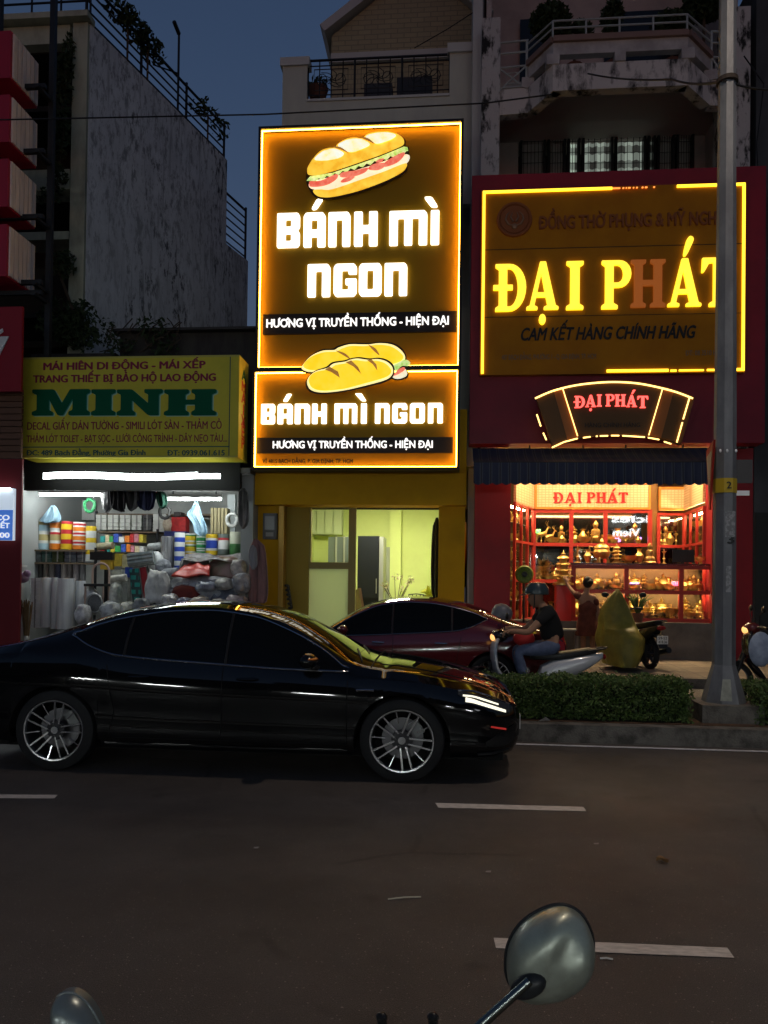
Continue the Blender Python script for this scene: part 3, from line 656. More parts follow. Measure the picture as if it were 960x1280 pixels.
# ------------------------------------------------------------------ altar shop house on the right: balcony, grilled window, pillars
YD = 15.3
root = empty('balcony_house', (at(760,800,YD).x, YD, .15), 'grey concrete house with stained angular balcony, grilled window and peeling pillars', 'building')
mb = MB(); x0,x1,z0,z1 = rect(600,22,623,560,15.2); mb.box(x0,x1,15.2,16.2,z0,z1); x2,x3,z2,z3 = rect(912,8,937,560,15.2); mb2 = MB(); mb2.box(x2,x3,15.2,16.2,z2,z3); mb.build('pillar', PEEL, root); mb2.build('pillar', PEEL, root)
xa, xb = x0, x3
mb = MB(); x,_,z,_ = rect(590,0,601,300,15.6); mb.box(x,x0+.02,15.6,17,.15,z1+6); mb.build('drain_strip', COPE, root)
WALLB = pbr('brown_grey_wall', (.46,.39,.36), .9, col2=(.36,.31,.29), scale=1.3, lo=.4, hi=.65)
YW = 17.2; wx0,wx1,wz0,wz1 = rect(648,160,868,222,YW)
mb = MB(); zslab = at(760,150,16.5).z
mb.box(xa+.3,wx0,YW,YW+.2,4.77,zslab-.01); mb.box(wx1,xb,YW,YW+.2,4.77,zslab-.01); mb.box(wx0,wx1,YW,YW+.2,wz1,zslab-.01); mb.box(wx0,wx1,YW,YW+.2,4.77,wz0-.6)
mb.build('front_wall', WALLB, root)
mb = MB(); mb.box(xa+.1,xb-.1,15.5,18.6,zslab,zslab+.25); mb.build('balcony_floor', pbr('dark_soffit',(.42,.38,.35),.9), root)
mb = MB(); mb.box(xa+.1,xb-.1,18.4,18.6,zslab+.25,zslab+8); mb.box(xa+.1,xa+.2,15.6,18.4,4.77,zslab+8); mb.box(xb-.2,xb-.1,15.6,18.4,4.77,zslab+8); mb.build('upper_wall', WALLB, root)
x0,x1,z0,z1 = rect(755,15,862,60,18.35); mb = MB(); mb.box(x0,x1,18.3,18.35,z0-1,z1); mb.build('balcony_door', WINGLASS, root)
x0,x1,z0,z1 = rect(650,25,700,60,18.35); mb = MB(); mb.box(x0,x1,18.3,18.35,z0-1,z1); mb.build('balcony_door', WINGLASS, root)
# angular balcony front
P = lambda px, Y: at(px, 80, Y).x
plan = [(P(622,15.25),15.25),(P(660,15.25),15.2),(P(690,14.7),14.55),(P(857,14.7),14.55),(P(888,15.2),15.2),(P(910,15.25),15.25)]
def strip(mb, i0, i1, za, zb, off, th):
    for (xA,yA),(xB,yB) in zip(plan[i0:i1], plan[i0+1:i1+1]):
        d = Vector((xB-xA, yB-yA, 0)).normalized(); n = Vector((d.y,-d.x,0))
        a = [Vector((xA,yA,0))+n*off, Vector((xB,yB,0))+n*off, Vector((xB,yB,0))-n*th, Vector((xA,yA,0))-n*th]
        mb.slab([(q.x,q.y) for q in a], za, zb)
zz = lambda py: at(775, py, 14.6).z
mb = MB(); strip(mb,0,5,zz(112),zz(79),.0,.2); mb.build('balcony_apron', pbr('stained_apron', (.025,.024,.026), .9, col2=(.55,.50,.48), scale=2.4, stretch=(1.6,1.6,.7), lo=.36, hi=.50, detail=9), root)
mb = MB(); strip(mb,1,4,zz(67),zz(52),.0,.15)
for i in range(1,5):
    x,y = plan[i]; mb.box(x-.12,x+.12,y-.02,y+.2,zz(79),zz(66))
x=(plan[2][0]+plan[3][0])/2; mb.box(x-.1,x+.1,14.52,14.7,zz(79),zz(66))
mb.build('balcony_parapet', pbr('pale_parapet',(.46,.42,.42),.85, col2=(.32,.29,.29), scale=2), root)
mb = MB(); strip(mb,1,4,zz(52),zz(45),.06,.22); mb.build('parapet_coping', pbr('pink_coping',(.22,.14,.12),.8), root)
mb = MB()
for i0 in (0,4):
    (xA,yA),(xB,yB) = plan[i0],plan[i0+1]; q=lambda t,z: (xA+(xB-xA)*t, yA+(yB-yA)*t, z)
    za,zb_=zz(80),zz(50)
    for z in (za+.05,zb_,zb_+.28,zb_+.5): mb.tube([q(0,z),q(1,z)],.022,6)
    for t in (.05,.95): mb.tube([q(t,za),q(t,zb_+.5)],.025,6)
    mb.tube([q(.05,za),q(.95,zb_)],.018,6); mb.tube([q(.05,zb_),q(.95,za)],.018,6)
    mb.tube([q(.3,za+.12),q(.7,za+.12),q(.7,zb_-.12),q(.3,zb_-.12)],.014,5,closed=True)
for z in (zz(45)+.22, zz(45)+.36): mb.tube([(plan[1][0],15.2,z),(plan[2][0],14.62,z),(plan[3][0],14.62,z),(plan[4][0],15.2,z)], .02, 6)
for t in (0,.25,.5,.75,1): x=plan[2][0]+(plan[3][0]-plan[2][0])*t; mb.tube([(x,14.62,zz(45)),(x,14.62,zz(45)+.36)],.02,6)
mb.build('balcony_railing', pbr('pale_rail',(.34,.36,.36),.6), root)
# grilled window, partly lit behind checked curtains
CURT = bpy.data.materials.new('checked_curtain'); CURT.use_nodes=True; t_=CURT.node_tree; b_=t_.nodes['Principled BSDF']
tc=t_.nodes.new('ShaderNodeTexCoord'); sp=t_.nodes.new('ShaderNodeSeparateXYZ'); t_.links.new(tc.outputs['Object'],sp.inputs[0])
def wave(sock, sc):
    a=t_.nodes.new('ShaderNodeMath'); a.operation='MULTIPLY'; a.inputs[1].default_value=sc; t_.links.new(sock,a.inputs[0])
    f=t_.nodes.new('ShaderNodeMath'); f.operation='FRACT'; t_.links.new(a.outputs[0],f.inputs[0])
    c=t_.nodes.new('ShaderNodeMath'); c.operation='LESS_THAN'; c.inputs[1].default_value=.5; t_.links.new(f.outputs[0],c.inputs[0]); return c.outputs[0]
ad=t_.nodes.new('ShaderNodeMath'); ad.operation='ADD'; t_.links.new(wave(sp.outputs['X'],3.2),ad.inputs[0]); t_.links.new(wave(sp.outputs['Z'],3.0),ad.inputs[1])
rp=t_.nodes.new('ShaderNodeValToRGB'); rp.color_ramp.elements[0].color=(.05,.05,.045,1); rp.color_ramp.elements[1].color=(.50,.58,.50,1)
dv=t_.nodes.new('ShaderNodeMath'); dv.operation='DIVIDE'; dv.inputs[1].default_value=2; t_.links.new(ad.outputs[0],dv.inputs[0]); t_.links.new(dv.outputs[0],rp.inputs[0])
t_.links.new(rp.outputs[0],b_.inputs['Base Color']); t_.links.new(rp.outputs[0],b_.inputs['Emission Color']); b_.inputs['Emission Strength'].default_value=.42
def win(a,b,lit):
    x0,x1,z0,z1 = rect(a,164,b,219,YW); z0 -= .7
    mb=MB(); f=.05
    mb.box(x0,x0+f,YW-.06,YW+.1,z0,z1); mb.box(x1-f,x1,YW-.06,YW+.1,z0,z1); mb.box(x0+f,x1-f,YW-.06,YW+.1,z1-f,z1); mb.box(x0+f,x1-f,YW-.06,YW+.1,z0,z0+f)
    wo=mb.build('grilled_window', STEEL, root)
    mb=MB()
    if lit: 
        n=24
        mb.grid(lambda u,v: (x0+f+(x1-x0-2*f)*u, YW+.14+.025*math.sin(u*22), z0+f+(z1-z0-2*f)*v), n, 1)
        mb.build('curtain', CURT, wo, recalc=False)
    else: mb.box(x0+f,x1-f,YW+.1,YW+.12,z0+f,z1-f); mb.build('shutter', pbr('dark_shutter',(.40,.38,.36),.6), wo)
    mb=MB(); m=5 if lit else 7
    for k in range(1,m): x=x0+(x1-x0)*k/m; mb.tube([(x,YW-.02,z0),(x,YW-.02,z1)],.007,5)
    for k in range(1,7): z=z0+(z1-z0)*k/7; mb.tube([(x0,YW-.02,z),(x1,YW-.02,z)],.007,5)
    mb.build('grille', STEEL, wo)
for a,b,l in ((650,682,0),(684,707,0),(709,725,1),(727.5,766,1),(768.5,807,1),(809,819,1),(821,843,0),(845,867,0)): win(a,b,l)
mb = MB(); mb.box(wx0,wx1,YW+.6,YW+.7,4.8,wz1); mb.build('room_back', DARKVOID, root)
for px,py,rx,rz,lab,sd in ((688,27,.42,.34,'round clipped bush in a pot at the left of the grey balcony',1),(718,42,.4,.14,'low spiky plant beside the round bush on the grey balcony',2),(765,22,.22,.28,'thin dark plant in front of the balcony door',3),(840,32,.4,.25,'low leafy plant at the right end of the grey balcony',4),(880,8,.46,.26,'wide clipped bush hanging above the right balcony railing',5)):
    p=at(px,py,15.6); e=empty('balcony_plant',(p.x,15.6,zslab+.25),lab,'plant','plants on the grey balcony')
    leaf_cloud('foliage',[(p,(rx,.35,rz))],int(1400*rx*rz/.12),.07,LEAF_DK,e,40+sd)
    mb=MB(); mb.tube([(p.x,15.6,zslab+.6),(p.x,15.6,p.z)],.03,5); mb.build('stem',BARK,e)
    mb=MB(); mb.lathe([(0,0),(.13,0),(.18,.32),(.15,.33),(0,.3)],(p.x,15.6,zslab+.26),12); mb.build('pot',pbr('terracotta',(.16,.07,.045),.8),e,smooth=True)
# red cladding of the ground floor
x0,x1,z0,z1 = rect(588,222,950,557,15.0); RX0,RX1,RZ0,RZ1=x0,x1,z0,z1
mb=MB(); mb.box(x0,x1,14.75,15.15,z0,z1); mb.build('red_fascia', pbr('crimson_fascia',(.25,.011,.025),.45,col2=(.21,.010,.021),scale=1.2), root, bevel=.015)
mb=MB(); a,b,_,_=rect(593,600,638,777,YD); mb.box(a,b,YD,YD+.4,.15,RZ0); mb.build('red_pier', REDWALL, root); mb=MB(); c_,d_,_,_=rect(890,600,941,777,YD); mb.box(c_,d_,YD,YD+.4,.15,RZ0); mb.build('red_pier', REDWALL, root)
mb=MB(); zp=at(760,777,YD).z; mb.box(b-.01,c_+.01,YD-.05,YD+.5,.15,zp); mb.build('plinth', pbr('grey_plinth',(.15,.13,.115),.8,col2=(.10,.09,.08),scale=2), root, bevel=.01)
SHX0,SHX1,SHZ0 = b,c_,zp
mb=MB(); mb.box(a,d_,21.2,21.4,.15,4.6); mb.box(a-.0,a+.1,YD+.4,21.2,.15,4.6); mb.box(d_-.1,d_,YD+.4,21.2,.15,4.6); mb.box(a,d_,YD+.4,21.3,4.6,4.75); mb.build('shop_room', pbr('shop_room_wall',(.18,.11,.05),.7), root)
mb=MB(); mb.box(a,d_,YD+.4,21.2,.15,.3); mb.build('shop_floor', pbr('shop_floor_tile',(.2,.14,.1),.3), root)

for k,(pa,pb_,l) in enumerate(((655,735,'left'),(775,860,'right'))):  # hidden strips added to light the shop front and the red box
    x0,x1=at(pa,600,14.95).x,at(pb_,600,14.95).x; e=empty('fascia_fill_strip',((x0+x1)/2,14.95,3.86),f'added warm fill strip hidden under the crimson fascia, {l} one','lamp','added warm fill strips under the crimson fascia')
    mb=MB(); mb.box(x0,x1,14.90,15.0,3.84,3.86); mb.build('diffuser',glow('fascia_fill_glow',(1,.74,.44),30),e)
    mb=MB(); mb.box(x0-.02,x1+.02,14.88,15.02,3.861,3.92); mb.build('housing',BLACK,e)
    for x in (x0+.1,x1-.1): mb=MB(); mb.box(x-.012,x+.012,14.93,14.96,3.92,RZ0); mb.build('hanger',STEEL,e)
# neighbouring dark building at the right edge
root = empty('neighbour_house', (at(955,700,15.2).x+1, 15.2, .15), 'unlit dark grey house past the red pier at the right edge', 'building')
x0=at(941.5,600,15.1).x+.03; mb=MB(); mb.box(max(x0,RX1+.02),x0+9,15.3,26,.15,13.5); mb.build('wall', pbr('slate_wall',(.075,.08,.085),.9,col2=(.045,.047,.05),scale=1.2,stretch=(1,1,.4)), root)
x0,x1,z0,z1=rect(944,660,990,800,15.2); mb=MB(); mb.box(max(x0,RX1+.04),x1+1,15.26,15.299,.15,z1+.3); mb.build('roller_door', pbr('dark_roller',(.02,.022,.02),.6), root)
# ------------------------------------------------------------------ big sandwich sign (upright) and the lower fascia sign
SIGN_BROWN = pbr('sign_brown_acrylic', (.33,.175,.004), .5, spec=.15)
STRIP = glow('amber_led_strip', (1.0,.45,.04), 30.0)
WHITE_LED = glow('white_led_letter', (1.0,.93,.74), 2.3)
SIGN_BLACK = pbr('sign_black_bar', (.016,.010,.008), .5)
TAG_LED = glow('tagline_led', (1.0,.97,.93), 1.25)
def lit_box(root, px, depth=.28):
    x0,x1,z0,z1 = px['r']; Y = px['Y']; fw = px.get('fw', .05)
    mb=MB(); mb.box(x0+fw,x1-fw,Y+.15,Y+.18,z0+fw,z1-fw); mb.build('panel', SIGN_BROWN, root)
    mb=MB()
    for a,b,c,d in ((x0,x0+fw,z0,z1),(x1-fw,x1,z0,z1),(x0+fw,x1-fw,z1-fw,z1),(x0+fw,x1-fw,z0,z0+fw)): mb.box(a,b,Y,Y+depth,c,d)
    mb.box(x0+fw,x1-fw,Y+.182,Y+depth,z0+fw,z1-fw)
    mb.build('frame', BLACK, root)
    s=.018; o=fw+.001; mb=MB()
    for a,b,c,d in ((x0+o,x0+o+s,z0+o,z1-o),(x1-o-s,x1-o,z0+o,z1-o),(x0+o+s,x1-o-s,z1-o-s,z1-o),(x0+o+s,x1-o-s,z0+o,z0+o+s)): mb.box(a,b,Y+.05,Y+.05+s,c,d)
    mb.build('led_strip', STRIP, root)
BB = 3.0
def block_line(root, Y, items, ptop, pbot, depth=.05, slope=0.0):
    for ch, a, b, *mk in items:
        y = Y - .001
        polys = []
        cx = (a+b)/2
        t, bt = ptop + slope*(cx-items[0][1]), pbot + slope*(cx-items[0][1])
        marks=[rounded(m,6) for m in mk]
        glyph('letter', BLOCK, ch, a, b, t, bt, Y+.148, depth, WHITE_LED, root, marks, 3.5)
YU=14.35
root=empty('upright_light_sign',(at(450,300,YU).x,YU,at(450,463,YU).z),'tall brown lit sandwich shop sign with cut sandwich picture and two lines of white letters','sign')
lit_box(root,{'r':rect(321,153,578,461,YU),'Y':YU})
block_line(root,YU,[('B',347,375),('A',380,407,[(24,110),(40,110),(62,140),(42,140)]),('N',411,438),('H',443,472),('M',487,534),('I',538.5,549,[(-22,140),(2,140),(22,110),(2,110)])],268,310.5,slope=-.02)
block_line(root,YU,[('N',385,413),('G',417.5,446),('O',449,477),('N',481,509)],331.5,372,slope=-.015)
x0,x1,z0,z1=rect(327,388.5,571,414,YU); mb=MB(); mb.box(x0,x1,YU+.10,YU+.148,z0,z1); mb.build('tagline_bar',SIGN_BLACK,root)
ptext('tagline','HƯƠNG VỊ TRUYỀN THỐNG - HIỆN ĐẠI',333,561,407.5,10.2,YU+.10,TAG_LED,root,depth=.02,bold=.028)
def layered(root, Y0, items, conv):
    for k,(name,pts,mat,smooth) in enumerate(items):
        q=[conv(*p) for p in (catmull(pts,4) if smooth else pts)]
        outline(name,[[(at(x,y,Y0).x,at(x,y,Y0).z) for x,y in q]],Y0-.05-.007*k,.006,mat,root)
def art(name,c,c2,em=.75,scale=5,axis=None):
    m=pbr(name,c,.5,col2=c2,scale=scale,lo=.35,hi=.65,detail=3); t=m.node_tree; b=t.nodes['Principled BSDF']
    src=b.inputs['Base Color'].links[0].from_socket; t.links.new(src,b.inputs['Emission Color']); b.inputs['Emission Strength'].default_value=em; return m
CR1=art('crust_gold',(.85,.42,.02),(.95,.62,.06),1.0); CR2=art('crust_pale',(.95,.80,.35),(.80,.85,.80),1.05); ART_DK=pbr('art_outline',(.03,.012,.004),.6)
LET=art('lettuce_print',(.35,.62,.10),(.75,.85,.40),.9,12); TOM=art('tomato_print',(.80,.10,.06),(.90,.25,.16),.9,9); CHS=art('cheese_print',(.92,.82,.50),(.95,.88,.65),.9); SLIT=art('slit_print',(.40,.17,.03),(.50,.25,.05),.6); CRE=art('crust_orange',(.85,.36,.02),(.95,.55,.05),.9)
cv=lambda x,y:(380+x*140/960,160+y*100/686)
top=[(38,410),(45,360),(90,290),(150,228),(215,203),(270,198),(300,165),(370,125),(440,112),(505,120),(545,85),(620,65),(720,62),(800,82),(852,120),(860,165),(820,195),(650,265),(450,335),(250,402),(120,432),(58,432)]
bot=[(85,548),(150,542),(250,540),(500,455),(700,385),(872,318),(868,370),(800,420),(650,490),(450,560),(250,605),(150,606),(100,582)]
r_=random.Random(5)
let_=[(58,432),(250,402),(450,335),(650,265),(860,178),(890,185),(895,215)]+[(880-k*34, 222+k*10.5+ (18 if k%2 else -6)) for k in range(25)]+[(28,470)]
items=[('outline',[(24,470),(32,360),(85,280),(150,215),(215,190),(265,186),(300,152),(370,112),(440,98),(500,106),(540,72),(620,50),(720,48),(812,70),(870,115),(874,170),(905,190),(890,330),(880,385),(810,435),(660,505),(455,575),(255,620),(145,622),(85,592),(45,530)],ART_DK,True),
 ('cheese',[(50,520),(80,470),(300,420),(600,330),(880,240),(880,320),(700,395),(450,480),(250,545),(120,545)],CHS,True),
 ('bun_base',bot,CR1,True),('lettuce',let_,LET,False)]
for a in ([(52,500),(60,475),(150,470),(280,415),(290,450),(220,500),(130,522),(60,520)],[(312,430),(340,400),(450,385),(550,360),(530,400),(440,435),(340,445)],[(320,480),(360,450),(440,440),(400,475),(340,490)],[(555,370),(600,335),(690,325),(690,360),(640,385),(580,385)],[(690,330),(760,280),(855,235),(860,265),(800,325),(700,360)],[(620,320),(650,295),(690,292),(660,320)]): items.append(('tomato',a,TOM,True))
items+=[('bun_top',top,CR1,True),
 ('highlight',[(100,300),(155,242),(220,216),(280,212),(350,250),(300,290),(180,310)],CR2,True),('highlight',[(300,185),(370,140),(440,126),(510,134),(570,175),(500,215),(400,240)],CR2,True),('highlight',[(535,110),(620,80),(720,76),(790,95),(760,130),(640,170),(590,150)],CR2,True),
 ('slit',[(270,195),(330,205),(395,255),(330,225),(275,207)],SLIT,True),('slit',[(505,118),(560,130),(612,175),(555,150),(508,128)],SLIT,True)]
layered(root,YU+.149,items,cv)
# lower fascia sign
YL=14.1
root=empty('fascia_light_sign',(at(445,585,YL).x,YL,at(445,587,YL).z),'wide brown lit sandwich shop sign with two yellow loaves above one line of white letters','sign')
lit_box(root,{'r':rect(314.5,460,575,587,YL),'Y':YL},.4)
block_line(root,YL,[('B',327,344),('A',347.5,366,[(24,112),(44,112),(66,150),(44,150)]),('N',369,387.5),('H',390.5,408.5),('M',418.5,446.5),('I',451.5,458.5,[(-30,150),(2,150),(24,112),(2,112)]),('N',469,487),('G',490.5,509),('O',512.5,531),('N',535,553.5)],505.5,530.5,.04,-.006)
x0,x1,z0,z1=rect(319,545.5,566,565,YL); mb=MB(); mb.box(x0,x1,YL+.10,YL+.148,z0,z1); mb.build('tagline_bar',SIGN_BLACK,root)
ptext('tagline','HƯƠNG VỊ TRUYỀN THỐNG - HIỆN ĐẠI',341,541,560,8.8,YL+.10,TAG_LED,root,depth=.02,bold=.028)
ptext('address','VĨ 481S BẠCH ĐẰNG, P. GIA ĐỊNH, TP. HCM',328,441,579,5,YL+.149,SIGN_BLACK,root,depth=.008,bold=.02)
cv2=lambda x,y:(370+x*150/960,420+y*80/512)
LY=art('loaf_yellow',(.95,.60,.01),(.92,.68,.04),1.0,4); LP=art('loaf_rim',(.98,.85,.38),(.95,.80,.30),1.05)
lb=[(52,270),(70,225),(130,165),(220,125),(310,120),(345,100),(430,75),(520,75),(585,75),(680,65),(780,80),(850,130),(875,185),(840,230),(740,250),(500,240),(250,280),(120,295)]
lf=[(98,390),(115,340),(170,295),(260,270),(310,235),(400,220),(440,205),(500,195),(580,205),(660,200),(730,220),(775,265),(775,320),(720,365),(560,410),(380,450),(220,465),(130,445)]
def grow(p,k): 
    cx=sum(a for a,_ in p)/len(p); cy=sum(b for _,b in p)/len(p); return [(cx+(a-cx)*(1+k/abs(max(60,abs(a-cx)))),cy+(b-cy)*(1+k/max(45,abs(b-cy)))) for a,b in p]
items=[('outline',grow(lb,12),ART_DK,True),('loaf',lb,LP,True),('loaf',grow(lb,-14),LY,True)]
for s in ([(330,125),(400,150),(440,195),(385,165),(335,135)],[(585,80),(640,110),(672,165),(620,125),(588,88)]): items.append(('slit',s,SLIT,True))
items+=[('lettuce',[(740,270),(800,235),(870,200),(915,220),(900,250),(850,250),(800,290)],LET,True),('outline',[(765,350),(800,300),(860,255),(900,300),(890,345),(830,365)],ART_DK,True),('cheese',[(775,340),(810,310),(870,275),(892,305),(880,335),(820,355)],CHS,True),('tomato',[(780,330),(810,290),(860,262),(875,280),(830,315)],TOM,True),
 ('outline',grow(lf,12),ART_DK,True),('loaf',lf,LP,True),('loaf',grow(lf,-14),LY,True)]
for s in ([(240,285),(290,300),(360,350),(345,300),(280,262),(350,352),(300,312)],[(405,228),(470,260),(530,322),(505,265),(450,212),(500,300)],[(575,212),(620,240),(658,298),(650,245),(612,205),(640,275)]): items.append(('slit',[s[0],s[1],s[2],s[1]] if False else [s[0],(s[1][0],s[1][1]+4),s[2],s[3],s[4]],SLIT,False))
layered(root,YL+.05,items,cv2)
# sandwich shop: meter box on the column
x0,x1,z0,z1=rect(330,642,347,674,14.95); root=empty('meter_box',((x0+x1)/2,14.95,z0),'small grey electricity meter box on the left yellow column','meter box')
mb=MB(); mb.box(x0,x1,14.86,14.979,z0,z1); mb.build('casing',pbr('meter_casing',(.10,.10,.095),.5),root,bevel=.015)
mb=MB(); mb.box(x0+.04,x1-.04,14.85,14.859,z0+.18,z1-.06); mb.build('dial_window',pbr('meter_window',(.22,.24,.24),.2),root)
mb=MB(); mb.box(x0+.06,x1-.06,14.852,14.859,z0+.05,z0+.13); mb.build('label_plate',pbr('meter_plate',(.3,.3,.28),.6),root)

# ------------------------------------------------------------------ yellow awning shop sign
YM=13.7
root=empty('awning_shop_sign',(at(160,575,YM).x,YM,at(160,575,YM).z),'unlit yellow box sign with green MINH lettering and maroon text','sign')
x0,x1,z0,z1=rect(26,445.5,298.5,572,YM)
MY=pbr('yellow_banner',(.66,.56,.045),.55,col2=(.58,.50,.04),scale=1.5,lo=.4,hi=.6)
mb=MB(); mb.box(x0,x1,YM,YM+.62,z0,z1); mb.build('box',MY,root)
mb=MB(); mb.box(x0,x1,YM-.012,YM-.002,z1-.03,z1); mb.box(x0,x1,YM-.012,YM-.002,z0,z0+.03); mb.build('rim',pbr('yellow_rim',(.5,.45,.1),.5),root)
MAR=pbr('maroon_print',(.24,.012,.05),.6); GRN=pbr('green_print',(.004,.10,.045),.6,spec=.1); PAL=pbr('pale_print',(.34,.60,.44),.6); NAV=pbr('dark_green_print',(.03,.10,.10),.6)
for s_,a,b,yb,cp,m,bd in (('MÁI HIÊN DI ĐỘNG - MÁI XẾP',54,257,461.3,9.2,MAR,.045),('TRANG THIẾT BỊ BẢO HỘ LAO ĐỘNG',41,270,477,9.2,MAR,.045),('DECAL GIẤY DÁN TƯỜNG - SIMILI LÓT SÀN - THẢM CỎ',34,277,536.5,9.6,MAR,.02),('THẢM LÓT TOLET - BẠT SỌC - LƯỚI CÔNG TRÌNH - DÂY NẸO TÀU...',33,284,552.5,9.0,MAR,.015),('ĐC: 489 Bạch Đằng, Phường Gia Định',33,182,569,6.6,NAV,.035),('ĐT: 0939.061.615',209,281,569.2,6.6,NAV,.03)):
    ptext('lettering',s_,a,b,yb,cp,YM-.002,m,root,depth=.003,bold=bd)
for dx,dy,m,yy in ((2.6,1.6,PAL,YM-.001),(1.2,.6,pbr('mid_green_print',(.02,.22,.17),.6),YM-.006),(0,0,GRN,YM-.011)):
    for ch,a,b in (('M',40,112),('I',114,144),('N',146,203),('H',205,270)):
        glyph('letter',SLAB,ch,a+dx,b+dx,486.5+dy,519+dy,yy,.004,m,root,(),4)
a,b,c,d=rect(27,558,287,559.2,YM); mb=MB(); mb.box(a,b,YM-.006,YM-.001,c,d); mb.build('rule_line',NAV,root)
a,b,c,d=rect(286.5,446,287.6,572,YM); mb=MB(); mb.box(a,b,YM-.006,YM-.001,c,d); mb.build('edge_line',NAV,root)
SD=pbr('red_side_print',(.55,.05,.02),.6)
for k,ch in enumerate('AMÁIXẾP'):
    me=text_mesh(ch,.03); zc=z1-.3-k*(z1-z0-.4)/7; xs=[v.co.x for v in me.vertices]; m_=(max(xs)+min(xs))/2
    for v in me.vertices: X,Yy,Z=v.co; v.co=(x1+.003+Z*.3, YM+.31+(X-m_)*.42, zc-.1+Yy*.28)
    me.materials.clear(); me.materials.append(SD if k else GRN); link('side_letter',me,None,root)

# ------------------------------------------------------------------ altar shop: big board, fan shaped sign, striped awning
YDP=14.62
root=empty('altar_shop_board',(at(765,460,YDP).x,YDP,at(765,468,YDP).z),'big dark amber board with yellow lit ĐẠI PHÁT letters and broken yellow neon border','sign')
x0,x1,z0,z1=rect(601,233,932,467,YDP)
mb=MB(); mb.box(x0,x1,YDP,YDP+.129,z0,z1); mb.build('panel',pbr('amber_board',(.46,.175,.005),.45,spec=.12,col2=(.41,.15,.005),scale=1.5),root)
NEON=glow('yellow_neon',(1.0,.64,.01),2.4); DAP=glow('yellow_letter',(1.0,.72,.006),1.45)
NH=glow('dim_orange_letter',(.50,.12,.012),.42,(.4,.12,.02)); EMB=pbr('embossed_maroon',(.27,.085,.030),.6,spec=.15)
tops=[(603,764),(845,931)]; s=.05; yN=YDP-.03
zt_=z1-.02; zb_=z0+.02
def neon(xa,xb,za,zb): 
    mb=MB(); mb.box(xa,xb,yN,yN+.02,za,zb); mb.build('neon_tube',NEON,root)
X_=lambda px: at(px,350,YDP).x
neon(x0+.02,x0+.02+s,zb_,zt_); neon(x1-.02-s,x1-.02,zb_,zt_)
neon(x0+.02+s,X_(764),zt_-s,zt_); neon(X_(845),x1-.02-s,zt_-s,zt_); neon(X_(759),X_(836),zb_,zb_+s); neon(X_(838.5),X_(846),zb_,zb_+s*.7); neon(X_(849),X_(880),zb_+.005,zb_+s*.7); neon(X_(884),X_(918),zb_+.005,zb_+s*.8); neon(X_(918.3),x1-.02-s,zb_,zb_+s)
mb=MB()
for a,b in ((764.5,774),(777,779),(781,782.5),(784,787),(790,791.5),(794,796),(801,803),(805,808),(815.5,817.5)): mb.box(X_(a),X_(b),yN,yN+.02,zt_-s*.75,zt_-s*.35)
mb.build('failing_led',glow('failing_led',(1,.28,.03),1.8),root)
for ch,a,b,t,bt,m in (('D',619,657.5,331,390,DAP),('A',658,698,328,388,DAP),('I',707.5,729,327.5,388,DAP),('P',751.5,788.5,326.5,387,DAP),('H',788,831,325.5,385,NH),('A',834,876,324,384,DAP),('T',876,917,323,384,DAP)):
    mk=()
    if ch=='D': mk=()
    if a==658: mk=(arc(46,-20,10,11,0,330,11),)
    if a==834: mk=(catmull([(42,108),(50,106),(62,124),(70,140),(60,146),(50,136)],3),)
    glyph('letter',SERIF,ch,a,b,t,bt,YDP-.002,.05,m,root,mk,1.5)
p=at(643,275,YDP); mb=MB(); rr=22*YDP/F_PX; mb.lathe([(0,.035),(rr*.78,.035),(rr*.8,.02),(rr*.86,.045),(rr*.97,.045),(rr,.0),(0,0)],(p.x,YDP-.001,p.z),32,Matrix.Rotation(R(90),3,'X')); mb.build('emblem_disc',EMB,root,smooth=True)
mb=MB(); GLD=pbr('emblem_relief',(.30,.17,.10),.4,.5)
for sx in (-1,1):
    mb.tube([(p.x+sx*rr*q[0],YDP-.045,p.z+rr*q[1]) for q in ((.05,-.38),(.35,-.3),(.5,-.02),(.42,.25),(.25,.42))],[.012,.02,.02,.016,.006],6)
    mb.tube([(p.x+sx*rr*q[0],YDP-.045,p.z+rr*q[1]) for q in ((.08,-.15),(.22,.1),(.12,.38))],[.02,.016,.008],6)
mb.ball((p.x,YDP-.045,p.z-rr*.42),(rr*.16,.02,rr*.16)); mb.build('emblem_relief',GLD,root,smooth=True)
ptext('lettering','ĐỒNG THỜ PHỤNG & MỸ NGHỆ',673,905,283.5,15.5,YDP-.002,EMB,root,depth=.03,bold=.035)
ptext('lettering','CAM KẾT HÀNG CHÍNH HÃNG',651,870,424,15,YDP-.002,pbr('black_board_letter',(.012,.010,.008),.4),root,depth=.02,bold=.03,shear=.28)
DIM=pbr('dull_board_text',(.20,.14,.10),.6)
ptext('lettering','487 BẠCH ĐẰNG, PHƯỜNG 1 - Q. GIA ĐỊNH, TP. HCM',627,745,449,6,YDP-.002,DIM,root,depth=.006,bold=.01)
ptext('lettering','ĐT: 08 3510 HCM',857,905,444,6,YDP-.002,DIM,root,depth=.006,bold=.01)
mb=MB(); a,b,c,d=rect(606,308,928,309,YDP); mb.box(a,b,YDP-.003,YDP-.0005,c,d); a,b,c,d=rect(606,393.6,928,394.4,YDP); mb.box(a,b,YDP-.003,YDP-.0005,c,d); mb.build('panel_joint',pbr('joint_dark',(.05,.02,.003),.6),root)
